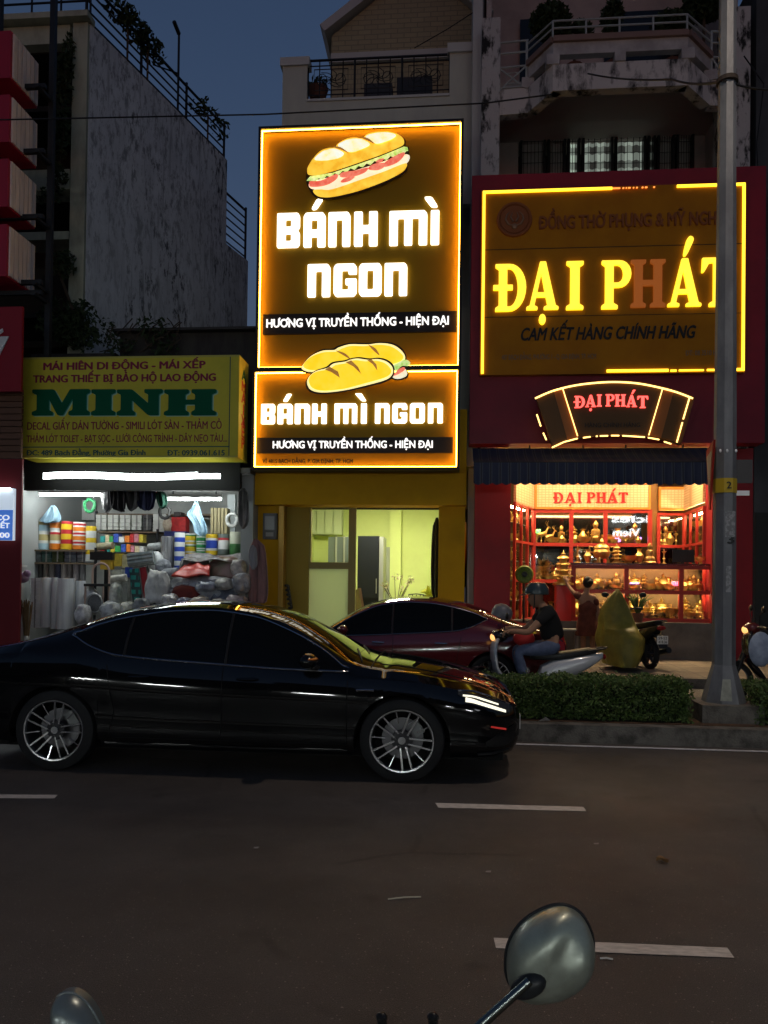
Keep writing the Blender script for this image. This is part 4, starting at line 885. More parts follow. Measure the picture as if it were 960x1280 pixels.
# fan shaped sign
YF=14.35
root=empty('fan_shaped_sign',(at(767,545,YF).x,YF,at(767,560,YF).z),'curved scroll shaped sign with red neon ĐẠI PHÁT above the striped awning','sign')
ctop=[(669,498),(690,489),(715,482.5),(740,479),(767,477.5),(795,479),(820,483.5),(845,490),(866,498)]
cbot=[(849,557),(835,552),(812,546.5),(790,544.5),(767,544.5),(745,545.5),(722,549),(705,553),(690,560)]
OP=lambda pts: pl(pts,YF)
tt=catmull(ctop,4,False); bb=catmull(cbot,4,False)
outline('panel',[OP(tt+bb)],YF,.12,pbr('fan_brown',(.13,.055,.008),.45),root)
outline('side_band',[OP([(691,490),(702,486),(722,547),(708,551)])],YF-.121,.006,pbr('fan_orange',(.42,.13,.02),.4),root)
outline('side_band',[OP([(829,486),(840,489.5),(824,549),(810,546)])],YF-.121,.006,pbr('fan_orange',(.42,.13,.02),.4),root)
LEDW=glow('warm_led_tube',(1,.60,.16),3.2)
def ledline(pts,r=.013):
    mb=MB(); mb.tube([(at(x,y,YF-.14).x,YF-.14,at(x,y,YF-.14).z) for x,y in pts],r,6); mb.build('led_tube',LEDW,root)
ledline(tt,.016); ledline([(703,484.5),(722,545)],.009); ledline([(828.5,485),(811,544)],.009)
for seg in ([(671,518),(676,533)],[(679,541),(683,550)],[(690,559.5),(705,552.5),(722,548)],[(729,547.2),(738,546)],[(745,545.4),(747,545.2)],[(750,545),(760,544.7)],[(764,544.5),(774,544.5)],[(778,544.6),(806,546.4)],[(810,547),(824,549.5)],[(830,552),(839,555)],[(846,553),(853,528)],[(854,524),(862,497)]): ledline(seg)
REDN=glow('red_neon',(1,.07,.05),2.6); 
word=[('D',718,731),('A',731.5,745),('I',746,752),('P',757,768),('H',768.5,782),('A',782.5,796),('T',796.5,810)]
for ch,a,b in word:
    u=((a+b)/2-764)/50; dy=3.5*u*u; mk=()
    if a==731.5: mk=(arc(46,-22,11,12,0,330,11),)
    if a==782.5: mk=([(44,110),(58,110),(80,142),(58,142)],)
    o=glyph('neon_letter',SERIF,ch,a,b,494+dy-1,509+dy-1,YF-.121,.02,REDN,root,mk,0)
ptext('lettering','HÀNG CHÍNH HÃNG',731,800,534,5.2,YF-.121,pbr('fan_dark_text',(.03,.015,.006),.5),root,depth=.008,bold=.02)
# striped awning
root=empty('striped_awning',(at(745,590,14.0).x,14.0,at(745,606,14.0).z),'dark blue striped shop awning with scalloped hanging valance','awning')
x0,x1,z0,z1=rect(592,578,905,604,13.8); zt_=at(745,560,14.7).z
AW=bands('awning_stripes',x0,x1,[(7,(.012,.018,.05)),(1.2,(.05,.055,.075)),(1.5,(.014,.016,.03)),(1.2,(.05,.055,.075))],.7,'X',26)
n=156; mb=MB()
def val(u,v):
    x=x0+(x1-x0)*u; w_=.018*math.sin(u*2*math.pi*26); sc=.035*abs(math.sin(u*math.pi*26))
    return (x,13.8+w_*v-.02*v,z1-(z1-z0+sc)*v)
mb.grid(val,n,3)
mb.grid(lambda u,v:(x0+(x1-x0)*u,13.8+(14.72-13.8)*v,z1+(zt_-z1)*v-.06*math.sin(math.pi*v)),n,4)
mb.build('canopy',AW,root,smooth=True,merge=.0005)
mb=MB(); mb.tube([(x0,13.82,z1),(x1,13.82,z1)],.02,8)
for x in (x0+.05,(x0+x1)/2,x1-.05): mb.tube([(x,13.82,z1),(x,14.74,z1-.1)],.018,6)
mb.build('awning_arm',STEEL,root)
# ------------------------------------------------------------------ awning shop shell and stock
xl_=at(20,640,14.4).x; xr2=at(317,640,14.6).x; YBK=17.3
root=empty('awning_shop_stall',((xl_+xr2)/2,14.4,.15),'low dark shop stall with white lit interior under the yellow sign','shop stall')
zc=3.62
mb=MB(); mb.box(xl_,xr2,YBK,YBK+.12,.15,zc); mb.build('back_wall',pbr('stall_white_wall',(.50,.52,.50),.7,col2=(.36,.38,.37),scale=1.5),root)
mb=MB(); mb.box(xl_-.12,xl_,14.3,YBK,.15,zc); mb.build('side_wall',pbr('stall_side_wall',(.34,.36,.36),.7),root)
mb=MB(); x=at(308,650,15).x; mb.box(x,xr2-.01,14.6,YBK,.15,zc); mb.build('side_wall',pbr('stall_side_wall',(.34,.36,.36),.7),root)
mb=MB(); mb.box(xl_-.12,xr2,14.3,YBK+.1,zc,zc+.1); mb.build('ceiling',pbr('stall_ceiling',(.10,.10,.10),.8),root)
zr=at(240,416,15.2).z; xa_=at(150,430,15.2).x
mb=MB(); mb.box(xa_,xr2-.02,15.2,26,zc+.1,zr); mb.box(xl_-.1,xa_,15.0,18,zc+.1,zr-.45); mb.build('upper_wall',pbr('dark_shed_board',(.055,.05,.045),.9,col2=(.035,.03,.03),scale=3,stretch=(1,1,.3)),root)
mb=MB(); mb.box(xa_-.1,xr2-.02,15.0,26,zr,zr+.05)
mb.build('roof',pbr('dark_shed_roof',(.05,.045,.045),.8),root)
mb=MB(); x0,x1,z0,z1=rect(30,601,300,613,14.28); mb.box(x0,x1,14.28,14.42,z0,z1); mb.box(x0,x1,14.28,14.40,z1,zc+.2); mb.build('awning_roll',pbr('dark_awning_cloth',(.004,.004,.004),.8),root,bevel=.02)
mb=MB(); x0,x1,z0,z1=rect(54,591,247,599,13.9); mb.grid(lambda u,v:(x0+(x1-x0)*u,13.9+.01*math.sin(u*60),z0+(z1-z0)*v+.02*math.sin(u*7)),40,1); mb.build('front_glow_strip',glow('front_glow_strip',(.88,1,.98),13.0,(.6,.65,.65)),root)  # emissive strip standing in for the tube row, turned up to light the goods
mb=MB(); x0,x1,z0,z1=rect(244,592,275,598,13.9); mb.box(x0,x1,13.9,13.93,z0,z1); mb.build('front_glow_strip',glow('front_glow_strip',(.88,1,.98),13.0,(.6,.65,.65)),root)
TUBE=glow('white_tube',(.95,1,.98),95)
for i,(a,b,t,Y,l) in enumerate(((50,126,618.5,14.9,'white fluorescent tube over the left stock shelves'),(210,276,624,14.9,'white fluorescent tube over the right stock shelves'))):
    p,q=at(a,t,Y),at(b,t,Y); e=empty('tube_lamp',((p.x+q.x)/2,Y,p.z),l,'lamp','fluorescent tubes in the stall')
    mb=MB(); mb.tube([(p.x,Y,p.z),(q.x,Y,p.z)],.022,10); mb.build('tube',TUBE,e)
    mb=MB(); mb.box(p.x-.02,q.x+.02,Y-.03,Y+.05,p.z+.035,p.z+.10); mb.build('batten',pbr('lamp_batten',(.6,.62,.6),.5),e)
    mb=MB(); 
    for x in (p.x+.1,q.x-.1): mb.box(x-.01,x+.01,Y,Y+.02,p.z+.1,zc)
    mb.build('hanger',STEEL,e)
# shelves
WOOD=pbr('shelf_wood',(.16,.12,.08),.7)
def shelf(a,b,ys,Y,dep,label,zlow=.15):
    x0,x1=at(a,690,Y).x,at(b,690,Y).x; e=empty('stock_shelf',((x0+x1)/2,Y,.15),label,'shelf','stock shelves in the stall')
    for y in ys: z=at((a+b)/2,y,Y).z; mb=MB(); mb.box(x0,x1,Y,Y+dep,z-.035,z-.003); mb.build('board',WOOD,e)
    zt=at((a+b)/2,min(ys),Y).z+.05
    for x in (x0,x1):
        for yy in (Y+.02,Y+dep-.02): mb=MB(); mb.box(x-.02,x+.02,yy-.02,yy+.02,zlow,zt); mb.build('post',STEEL,e)
    return e
shelf(20,119,(687,703,729),15.1,.5,'grey steel stock shelf holding striped rolls at the left of the stall')
shelf(196,308,(693.5,),15.3,.5,'low stock shelf holding short striped rolls at the right of the stall')
shelf(119,302,(642,),16.3,.6,'high wooden shelf across the middle of the stall',2.0)
shelf(119,196,(664,691),16.0,.6,'middle stock shelf crowded with small coloured packets')
W_,LB,KH,OR,YE,RE,GR,BL,DG=(.70,.72,.70),(.35,.55,.65),(.42,.36,.16),(.75,.22,.02),(.75,.52,.02),(.45,.02,.03),(.02,.28,.07),(.02,.06,.42),(.10,.13,.12)
def roll(a,b,t,bt,Y,cols,label,group,n=18,rep=1):
    x0,x1,z0,z1=rect(a,t,b,bt,Y); r=(x1-x0)/2*.97; cx=(x0+x1)/2; z0+=.001
    m=bands('roll_bands',z0,z1,cols,.4,'Z',rep) if isinstance(cols,list) else cols
    e=empty('material_roll',(cx,Y,z0),label,'roll',group)
    mb=MB(); mb.lathe([(r*.35,z1-z0-.004),(r*.35,.004),(r*.97,0),(r,.02),(r*1.0,(z1-z0)*.5),(r,z1-z0-.02),(r*.96,z1-z0),(r*.35,z1-z0)],(cx,Y,z0),n); mb.build('sheet',m,e,smooth=True)
    mb=MB(); mb.lathe([(r*.3,0),(r*.34,0.002),(r*.34,z1-z0),(r*.2,z1-z0+.01),(r*.2,0.01)],(cx,Y,z0),10); mb.build('core',pbr('card_core',(.25,.17,.10),.8),e)
    return e
G1='striped rolls on the left shelf'
roll(33,47,650,687,15.35,[(1,GR),(1,OR)]+[(1,GR),(1,OR),(1,GR),(.6,OR)],'roll striped in green and orange, first on the left shelf',G1)
roll(48,62,652,687,15.35,[(1,LB),(.5,W_),(1,KH),(.6,W_),(1,LB),(.6,KH)],'pale blue, white and khaki striped roll',G1)
roll(62.5,76,653,687,15.35,[(1,OR),(.5,W_),(1,KH),(.4,RE),(.7,W_),(1,OR)],'orange, white and khaki striped roll beside the yellow and red one',G1)
roll(76.5,91,652,687,15.35,[(1,YE),(.8,RE),(1,YE),(.8,RE),(1,YE),(.5,RE)],'bold yellow and red banded roll',G1)
roll(91.5,107,653,687,15.35,[(1,OR),(.35,W_),(.5,RE),(.35,W_)],'orange roll with thin white and red lines',G1,rep=3)
roll(107.5,120,658,702,15.2,[(1.2,W_),(.8,YE)],'tall white roll with yellow bands at the shelf end',G1,rep=3)
G2='striped rolls on the right shelf'
roll(201,217,671,713,15.2,pbr('silver_film',(.5,.5,.5),.25,.6,col2=(.2,.2,.21),scale=6,stretch=(3,3,.1)),'tall silver film roll at the left of the right shelf',G2)
roll(218,231,666,713,15.2,[(1,BL),(1,W_)],'tall roll banded in broad blue and white',G2,rep=4)
roll(231.5,245,667,693.5,15.5,[(.5,YE),(.4,W_),(1.2,YE),(.3,GR),(.4,W_)],'short yellow roll with white and green lines',G2,rep=2)
roll(245.5,257,668,693.5,15.5,[(.8,GR),(.3,W_),(.2,GR),(.3,W_)],'short green roll with fine white lines',G2,rep=3)
roll(257.5,272,668,693.5,15.5,[(.5,YE),(.3,W_),(1,BL),(.3,W_),(.5,YE)],'short roll with yellow edges and a blue middle band',G2)
roll(272.5,286.5,668,693.5,15.5,[(.7,DG),(1.2,W_),(.3,RE),(.5,DG)],'short white and grey roll with one red line',G2)
roll(287,301,665,693.5,15.5,[(1,(.03,.12,.03)),(1.1,(.42,.44,.34))],'flowery cream roll with a dark green lower half',G2)
roll(302,316.5,659,697,15.0,pbr('pink_floral',(.50,.20,.18),.6,col2=(.55,.45,.40),scale=22,lo=.45,hi=.55),'pink floral roll standing at the right wall',G2)
# grey and white rolls, lower rows
G3='folded cloth bolts in the dark row'
def bolt(a,b,t,bt,Y,c,label,group,dep=.4,name='cloth_bolt'):
    x0,x1,z0,z1=rect(a,t,b,bt,Y); z0+=.002; n=max(2,int((z1-z0)/.07)); e=empty(name,((x0+x1)/2,Y,z0),label,'cloth bolt',group)
    mb=MB(); r=random.Random(int(a*10+t))
    for k in range(n):
        za=z0+(z1-z0)*k/n; zb=z0+(z1-z0)*(k+1)/n-.006; j=r.uniform(-.02,.02); mb.box(x0+.006+max(0,j*.3),x1-.006+min(0,j*.3),Y+abs(j),Y+dep,za,zb)
    mb.build('folded_cloth',c,e,bevel=.014,smooth=True)
    mb=MB(); xm=(x0+x1)/2; mb.box(xm-.012,xm+.012,Y-.004,Y+.03,z0,z1); mb.build('tie_band',pbr('tie_band',(.3,.3,.29),.5),e); return e
cl=lambda n,c: pbr(n,c,.75,col2=tuple(k*.6 for k in c),scale=10,lo=.35,hi=.65,bump=.2,bscale=30)
for a,b,c,l in ((22,36,(.16,.11,.08),'brown folded cloth bolt'),(36.5,51,(.17,.20,.21),'grey folded cloth bolt under the pale blue roll'),(51.5,64,(.06,.12,.11),'dark teal folded cloth bolt'),(64.5,79,(.06,.08,.03),'dark olive folded cloth bolt'),(80,95,(.13,.14,.17),'slate folded cloth bolt under the red banded roll'),(95.5,111,(.18,.18,.20),'light slate folded cloth bolt at the shelf end')):
    bolt(a,b,688.5,702.5,15.15,cl(l.replace(' ','_'),c),l,G3)
G4='thin grey rolls in the lower row'
for i,(a,b,c,l) in enumerate(((26,33,(.06,.20,.18),'thin teal roll in the lower row'),(33.5,40,(.45,.5,.5),'thin pale roll beside the teal one'),(40.5,47,(.62,.64,.62),'thin white roll in the lower row'),(47.5,54,(.12,.12,.11),'thin black roll in the lower row'),(54.5,61,(.30,.28,.24),'thin beige roll in the lower row'),(61.5,69,(.20,.19,.18),'thin brown grey roll in the lower row'),(69.5,76,(.08,.09,.14),'thin navy roll in the lower row'),(76.5,84,(.33,.30,.28),'thin sand coloured roll in the lower row'),(84.5,91,(.24,.21,.20),'thin taupe roll in the lower row'),(91.5,99,(.36,.33,.34),'thin mauve grey roll in the lower row'),(99.5,107,(.22,.23,.24),'thin steel grey roll in the lower row'))):
    roll(a,b,703.5,728.5,15.3,pbr('thin_'+l.replace(' ','_'),tuple(min(.8,q*1.4) for q in c),.45,col2=tuple(k*.7 for k in c),scale=8,stretch=(2,2,.2)),l,G4,12)
G5='big white plastic rolls at the front'
PLAS=pbr('white_plastic_roll',(.74,.76,.79),.3,col2=(.58,.60,.63),scale=5,stretch=(3,3,.2))
roll(50,63.5,722,784,14.6,PLAS,'white plastic roll tied in two places beside the narrow white roll',G5)
roll(64,71.5,722,786,14.6,PLAS,'narrow white plastic roll between two fatter ones',G5)
roll(72,93,723,786,14.5,PLAS,'fattest white plastic roll in the middle of the front row',G5)
roll(93.5,107,726,760,14.7,PLAS,'shorter white plastic roll raised behind the round sieve',G5)
roll(10,23.5,685,772,14.3,pbr('turf_green',(.05,.10,.025),.95,col2=(.03,.06,.02),scale=30,bump=.7,bscale=90),'tall roll of dark green artificial turf beside the white cabinet','turf roll')
e=bolt(37,50,722,785,14.5,pbr('white_fold',(.75,.76,.77),.6),'tall stack of white folded plastic sheets','white folded stacks',.35,'sheet_stack')
x0,x1,z0,z1=rect(-30,708,12.5,790,14.0); e=empty('white_cabinet',((x0+x1)/2,14,.15),'small white cabinet below the lit poster','cabinet')
mb=MB(); mb.box(x0,x1,14,14.5,.15,z1); mb.build('casing',pbr('white_cabinet_paint',(.38,.39,.38),.5),e,bevel=.01)
mb=MB(); mb.box(x0-.02,x1+.03,13.97,14.53,z1,z1+.04); mb.build('top',pbr('white_cabinet_top',(.5,.5,.48),.4),e)
mb=MB(); mb.box(x1-.4,x1-.06,13.985,13.998,.4,z1-.08); mb.build('door',pbr('white_cabinet_door',(.34,.35,.34),.5),e)
# chair hoop and round sieve
p=at(126,722,14.6); e=empty('cane_chair',(p.x,14.6,.15),'small chair with pinkish hoop back among the goods','chair')
mb=MB(); hw=.17; zt=at(126,704,14.6).z; zs=p.z-.12
mb.tube([(p.x-hw,14.6,zs-.3),(p.x-hw,14.6,zt-.16)]+[(p.x+hw*math.cos(math.pi-math.pi*k/8),14.6,zt-.16+.16*math.sin(math.pi*k/8)) for k in range(1,8)]+[(p.x+hw,14.6,zt-.16),(p.x+hw,14.6,zs-.3)],.022,8); mb.build('hoop_back',pbr('pink_cane',(.50,.36,.30),.5),e,smooth=True)
mb=MB(); mb.box(p.x-.2,p.x+.2,14.3,14.6,zs-.05,zs); mb.build('seat',pbr('dark_seat',(.03,.03,.03),.6),e,bevel=.015)
for sx in (-1,1):
    for y in (14.33,14.58): mb=MB(); mb.tube([(p.x+sx*.18,y,.15),(p.x+sx*.18,y,zs-.05)],.02,6); mb.build('leg',pbr('pink_cane',(.50,.36,.30),.5),e)
p=at(118,754,14.2); e=empty('round_sieve',(p.x,14.2,p.z-.24),'round grey wire sieve leaning in front of the chair','sieve')
mb=MB(); rr=.155; mb.tube([(p.x+rr*math.cos(a*.3142),14.2,p.z+rr*1.15*math.sin(a*.3142)) for a in range(20)],.018,6,closed=True); mb.build('rim',pbr('sieve_rim',(.40,.41,.42),.35,.5),e,smooth=True)
mb=MB(); mb.prism([(p.x+rr*.95*math.cos(a*.3142),p.z+rr*1.1*math.sin(a*.3142)) for a in range(20)],14.215,14.22); mb.build('wire_mesh',pbr('sieve_mesh',(.20,.21,.22),.5,.4,col2=(.1,.1,.1),scale=60),e)
# straw brooms at the lower left
BRS=pbr('broom_straw',(.24,.15,.07),.9,col2=(.13,.08,.04),scale=14,stretch=(3,3,.4))
for i,(px,l) in enumerate(((8,'upright straw broom at the far left'),(20,'straw broom in the middle of the three'),(33,'straw broom nearest the white sheet stack'))):
    b=at(px,800,13.6); t=at(px,752,13.6); e=empty('straw_broom',(b.x,13.6,b.z),l,'broom','straw brooms')
    mb=MB(); r=random.Random(i)
    for k in range(70):
        a=r.uniform(0,6.28); q=r.uniform(.02,.11); mb.tube([(b.x+q*.35*math.cos(a),13.6+q*.35*math.sin(a),b.z-.05),(b.x+q*math.cos(a),13.6+q*math.sin(a),t.z+r.uniform(-.12,.04))],[.004,.007],4)
    mb.build('bristles',BRS,e); mb=MB(); mb.tube([(b.x,13.6,.15),(b.x,13.6,b.z)],.014,6); mb.build('handle',WOOD,e)
    mb=MB(); mb.lathe([(.045,0),(.055,.05),(.05,.1)],(b.x,13.6,b.z-.02),10); mb.build('binding',pbr('broom_binding',(.5,.5,.46),.6),e)
# hanging, draped and crumpled cloth
def cloth(name,pts,Y,mat,label,cat='cloth',group=None,seed=1,amp=.07,dep=.05,folds=14):
    """a hanging cloth: outline in photograph pixels, with vertical folds"""
    q=[(at(x,y,Y).x,at(x,y,Y).z) for x,y in catmull(pts,5)]
    zs=[z for _,z in q]; za,zb=min(zs),max(zs); mb=MB(); n,m=folds*2,10; g=[]
    def span(z):
        xs=[]
        for (xa,z0),(xb,z1) in zip(q,q[1:]+q[:1]):
            if (z0-z)*(z1-z)<0: xs.append(xa+(xb-xa)*(z-z0)/(z1-z0))
        return (min(xs),max(xs)) if len(xs)>1 else (q[0][0],q[0][0])
    def fn(u,v):
        z=za+(zb-za)*(.004+.992*v); a,b=span(z); x=a+(b-a)*u
        return (x,Y+amp*noise.noise(Vector((u*folds*.45,v*1.3,seed*7.7)))+amp*.35*math.sin(u*folds+seed),z)
    mb.grid(fn,n,m); o=mb.build(name,mat,None,smooth=True,recalc=False)
    so_=o.modifiers.new('thickness','SOLIDIFY'); so_.thickness=.012
    return tag(o,label,cat,group)
BLUEC=pbr('pale_blue_cloth',(.30,.45,.55),.8,col2=(.24,.38,.48),scale=6)
cloth('draped_cloth',[(66,632),(73,640),(74,652),(50,653),(54,645),(60,637)],15.2,BLUEC,'small pale blue cloth heaped on the left shelf','cloth','pale blue cloths',1)
cloth('draped_cloth',[(246,627),(251,640),(259,667),(243,668),(240,655),(232,643),(238,637)],15.15,BLUEC,'long pale blue cloth hanging over the right shelf','cloth','pale blue cloths',2)
BLKC=pbr('black_cloth',(.02,.02,.024),.85); GRYC=pbr('grey_cloth',(.16,.16,.165),.85,col2=(.3,.3,.3),scale=7,lo=.5,hi=.6)
for k,(pts,m,l) in enumerate(((([(128,612),(142,612),(141,632),(136,640),(128,636)]),GRYC,'grey garment at the left of the hanging row'),([(140,612),(156,613),(158,636),(150,639),(141,634)],BLKC,'first black garment in the hanging row'),([(156,613),(172,613),(171,634),(160,637)],pbr('dark_grey_cloth',(.06,.06,.065),.85),'charcoal garment in the hanging row'),([(172,614),(193,614),(192,634),(182,638),(173,633)],pbr('navy_cloth',(.02,.025,.06),.85),'navy garment in the hanging row'),([(194,616),(206,616),(208,632),(198,634)],pbr('dark_green_cloth',(.015,.06,.04),.85),'dark green garment at the right of the hanging row'))):
    cloth('hanging_garment',pts,15.0,m,l,'garment','dark garments hanging from the ceiling',10+k,.08)
cloth('hanging_bag',[(299,613),(308,612),(311,630),(310,652),(303,661),(296,650),(297,630)],14.3,pbr('grey_bag_cloth',(.30,.29,.28),.7,col2=(.12,.12,.11),scale=3,stretch=(1,1,.5)),'grey plastic bag of goods hanging on the right post','bag',None,21,.12)
cloth('floral_curtain',[(314,677),(328,678),(333,700),(334,752),(312,757),(312,720)],14.2,pbr('pink_curtain',(.32,.17,.16),.8,col2=(.16,.10,.10),scale=3,stretch=(2,2,.3)),'faded pink curtain cloth hanging beside the yellow column','curtain',None,22,.06)
cloth('hanging_sleeve',[(312,683),(320,684),(322,705),(316,712),(311,700)],14.1,pbr('grey_sleeve',(.3,.3,.31),.8),'small grey cloth pinned over the pink curtain','cloth',None,23,.03)
# shelf items in the middle
def carton(a,b,t,bt,Y,mat,label,group,dep=.3,name='carton',lines=0):
    x0,x1,z0,z1=rect(a,t,b,bt,Y); e=MB(); e.box(x0+.004,x1-.004,Y,Y+dep,z0+.002,z1)
    if lines:
        pass
    o=e.build(name,mat,None,bevel=.012,smooth=True); return tag(o,label,name.replace('_',' '),group)
WS=pbr('white_blind',(.58,.60,.56),.5)
for k,(a,b) in enumerate(((119,133),(134,148),(149,163),(164,177))): bolt(a,b,643+k*.2,662.5,16.2,WS,('stack of white folded blinds, first from the left on the middle shelf','stack of white folded blinds, second from the left on the middle shelf','stack of white folded blinds, third from the left on the middle shelf','stack of white folded blinds beside the dark grey bundle')[k],'white folded stacks',.4,'blind_stack')
bolt(178,189.5,643,663,16.2,cl('charcoal_bundle',(.09,.09,.095)),'charcoal folded bundle between white stacks','white folded stacks',.4,'blind_stack')
bolt(190.5,206,642,664.5,16.2,pbr('bright_white',(.75,.76,.74),.5),'bright white folded stack right of the charcoal bundle','white folded stacks',.4,'blind_stack')
for k in range(5): carton(263+k*4.3,266.8+k*4.3,634.5+k*.2,667,15.9,pbr('beige_board',(.40,.35,.20),.7),'upright beige board in the row behind the pale blue cloth','upright beige boards',.25,'beige_board')
carton(284,294,618,666,16.1,pbr('pale_panel',(.50,.55,.56),.6),'tall pale board leaning at the right wall',None,.1,'pale_board')
r=random.Random(11); COLS=[('red',(.55,.03,.03)),('orange',(.75,.20,.02)),('yellow',(.75,.55,.05)),('green',(.03,.30,.08)),('blue',(.03,.08,.40)),('white',(.65,.66,.64)),('pink',(.60,.22,.28)),('teal',(.02,.30,.28)),('cream',(.6,.5,.32))]
seen=set()
rows=((667,678,'top row'),(679,690,'second row'),(694,708,'bottom row'))
for ri,(t,b,rn) in enumerate(rows):
    x=125; k=0; cols=COLS[:]; r.shuffle(cols)
    while x<178 and cols:
        wd=r.uniform(4.5,7); cn,c=cols.pop(); hh=r.uniform(0,4)
        e=carton(x,x+wd,t+hh,b,15.75 if ri<2 else 15.6,pbr('packet_'+cn,c,.35,col2=tuple(min(1,q*1.4+.05) for q in c),scale=25),f'{cn} packet in the {rn} of small packets','coloured packets on the middle shelf',.2,'packet')
        x+=wd+.4
for k,(a,b,t,bt,c,l) in enumerate(((214,232,646,666,(.45,.03,.03),'red box with a white label among the toys on the right'),(205,213,648,668,(.5,.42,.3),'cream box beside the red box'),(217,226,640,646,(.05,.04,.04),'small black box on top of the red box'),(205,232,664,670,(.03,.04,.16),'flat navy box below the red box'))):
    carton(a,b,t,bt,15.9-.02*k,pbr('toybox%d'%k,c,.5,col2=tuple(q*.6 for q in c),scale=9),l,'boxes on the right shelf',.25,'box')
mb=MB(); p=at(208,655,15.8); mb.ball((p.x,15.85,p.z),(.10,.08,.14)); tag(mb.build('doll',pbr('cream_plush',(.55,.48,.36),.9,col2=(.4,.3,.25),scale=15),smooth=True),'round cream plush toy beside the red box','toy')
mb=MB(); p=at(30,722,14.2); mb.ball((p.x-.02,14.2,p.z),(.12,.1,.1)); mb.ball((p.x+.06,14.2,p.z+.07),(.07,.07,.08)); mb.ball((p.x-.08,14.2,p.z+.05),(.06,.06,.06)); tag(mb.build('plush_toy',pbr('purple_plush',(.28,.17,.30),.9,col2=(.4,.3,.4),scale=9),smooth=True),'faded purple plush toy beside the turf roll','toy')
# yellow packs, tilted silver pack, standing panels
for k,(a,b,t,bt,c,l) in enumerate(((142,152,692,708,(.70,.50,.06),'yellow pack below the small packets'),(152.5,164,693,710,(.66,.58,.30),'pale yellow pack right of the yellow pack'),(125,140,700,712,(.70,.45,.05),'flat amber pack beside the chair'),(112,141,690,700,(.02,.02,.02),'black carton on the left of the yellow packs'),(150,159,712,762,(.58,.60,.55),'white standing panel behind the blue one'),(156,163,709,722,(.03,.08,.45),'small blue sign panel above the white one'),(140,151,712,762,(.55,.56,.48),'cream standing panel next to the chair'))):
    carton(a,b,t,bt,14.9-.03*k,pbr('pack%d'%k,c,.4,col2=tuple(q*.75 for q in c),scale=12),l,'packs and panels in the middle of the stall',.12,'panel_pack')
TEAL=tiles('teal_checker',(.005,.30,.25),(.005,.26,.22),(.01,.04,.04),.16,.14,.03,'XZ',.4,.1)
def lean(a,b,t,bt,Y,tilt,mat,label,name):
    x0,x1,z0,z1=rect(a,t,b,bt,Y); mb=MB(); c=((x0+x1)/2,Y,(z0+z1)/2)
    mb.obox(c,(x1-x0,.05,z1-z0),Matrix.Rotation(R(tilt),3,'Y')); return tag(mb.build(name,mat,None,bevel=.006),label,'panel','leaning strips in the middle of the stall')
lean(165,176,711,768,14.5,-7,TEAL,'teal mat strip with black dots leaning upright','mat_strip')
lean(178,185,709,750,14.6,-9,pbr('red_strip',(.35,.02,.03),.4),'dark red strip leaning beside the teal one','mat_strip')
lean(175,179,711,760,14.65,-9,pbr('white_strip',(.65,.65,.63),.4),'thin white strip between the teal and red ones','mat_strip')
x0,x1,z0,z1=rect(160,690,194,708,14.6); mb=MB(); c=Vector(((x0+x1)/2,14.6,(z0+z1)/2)); m_=Matrix.Rotation(R(-8),3,'Y')
for k in range(6): mb.lathe([(0,-.26),(.05,-.26),(.055,-.2),(.055,.2),(.05,.26),(0,.26)],c+m_@Vector((0,-.04*(k%2),(k-2.5)*.035)),8,m_@Matrix.Rotation(R(90),3,'Y'))
tag(mb.build('silver_pack',pbr('silver_wrap',(.5,.52,.5),.25,.5,col2=(.3,.36,.34),scale=9),smooth=True),'shiny silver wrapped pack lying over the packets','pack')
def lump(name,a,b,t,bt,Y,mat,label,cat,seed=1,amp=.25,dep=.3,group=None,sub=4):
    x0,x1,z0,z1=rect(a,t,b,bt,Y); bm=bmesh.new(); bmesh.ops.create_icosphere(bm,subdivisions=sub,radius=1)
    for v in bm.verts:
        p=v.co.copy(); d=1+amp*noise.noise(p*1.4+Vector((seed*3.1,0,0)))+amp*.6*abs(noise.noise(p*3.3+Vector((0,seed*5.3,0))))+amp*.25*noise.noise(p*9)
        q=p*d; q.x=math.copysign(abs(q.x)**.8,q.x); q.z=math.copysign(abs(q.z)**.8,q.z)
        v.co=((x0+x1)/2+q.x*(x1-x0)/2,Y+q.y*dep,(z0+z1)/2+q.z*(z1-z0)/2)
    mb=MB(); mb.bm.free(); mb.bm=bm; return tag(mb.build(name,mat,None,smooth=True),label,cat,group)
PL=pbr('clear_wrap',(.30,.29,.29),.18,col2=(.14,.13,.13),scale=5)
lump('wrapped_bundle',225,262,696,730,14.9,pbr('dark_wrap',(.10,.09,.085),.25,col2=(.2,.19,.18),scale=4),'dark bundle under clear plastic, left of the two','bundle',1,.2,.3,'plastic wrapped bundles')
lump('wrapped_bundle',262,309,696,732,14.9,pbr('olive_wrap',(.16,.14,.09),.25,col2=(.20,.11,.11),scale=4),'olive and maroon bundle under clear plastic, right of the two','bundle',2,.2,.3,'plastic wrapped bundles')
lump('white_sack',184,212,712,762,14.4,pbr('sack_white',(.66,.66,.66),.6,col2=(.44,.44,.44),scale=4),'crumpled white sack with a dark open mouth','sack',3,.28,.25)
lump('grey_tarp_heap',212,300,722,766,14.5,pbr('tarp_grey',(.42,.44,.47),.4,col2=(.22,.22,.24),scale=5),'heap of crumpled grey tarpaulin','tarpaulin',4,.35,.35)
lump('maroon_bundle',214,256,731,768,14.25,pbr('maroon_cloth',(.16,.025,.02),.7,col2=(.09,.015,.015),scale=4),'dark maroon bundle below the red folded sheet','bundle',6,.2,.2)
lump('grey_shirt_heap',292,312,716,742,14.1,pbr('pale_grey_cloth',(.34,.35,.38),.75,col2=(.2,.2,.22),scale=6),'pale grey crumpled cloth at the right end of the heap','cloth',8,.3,.2)
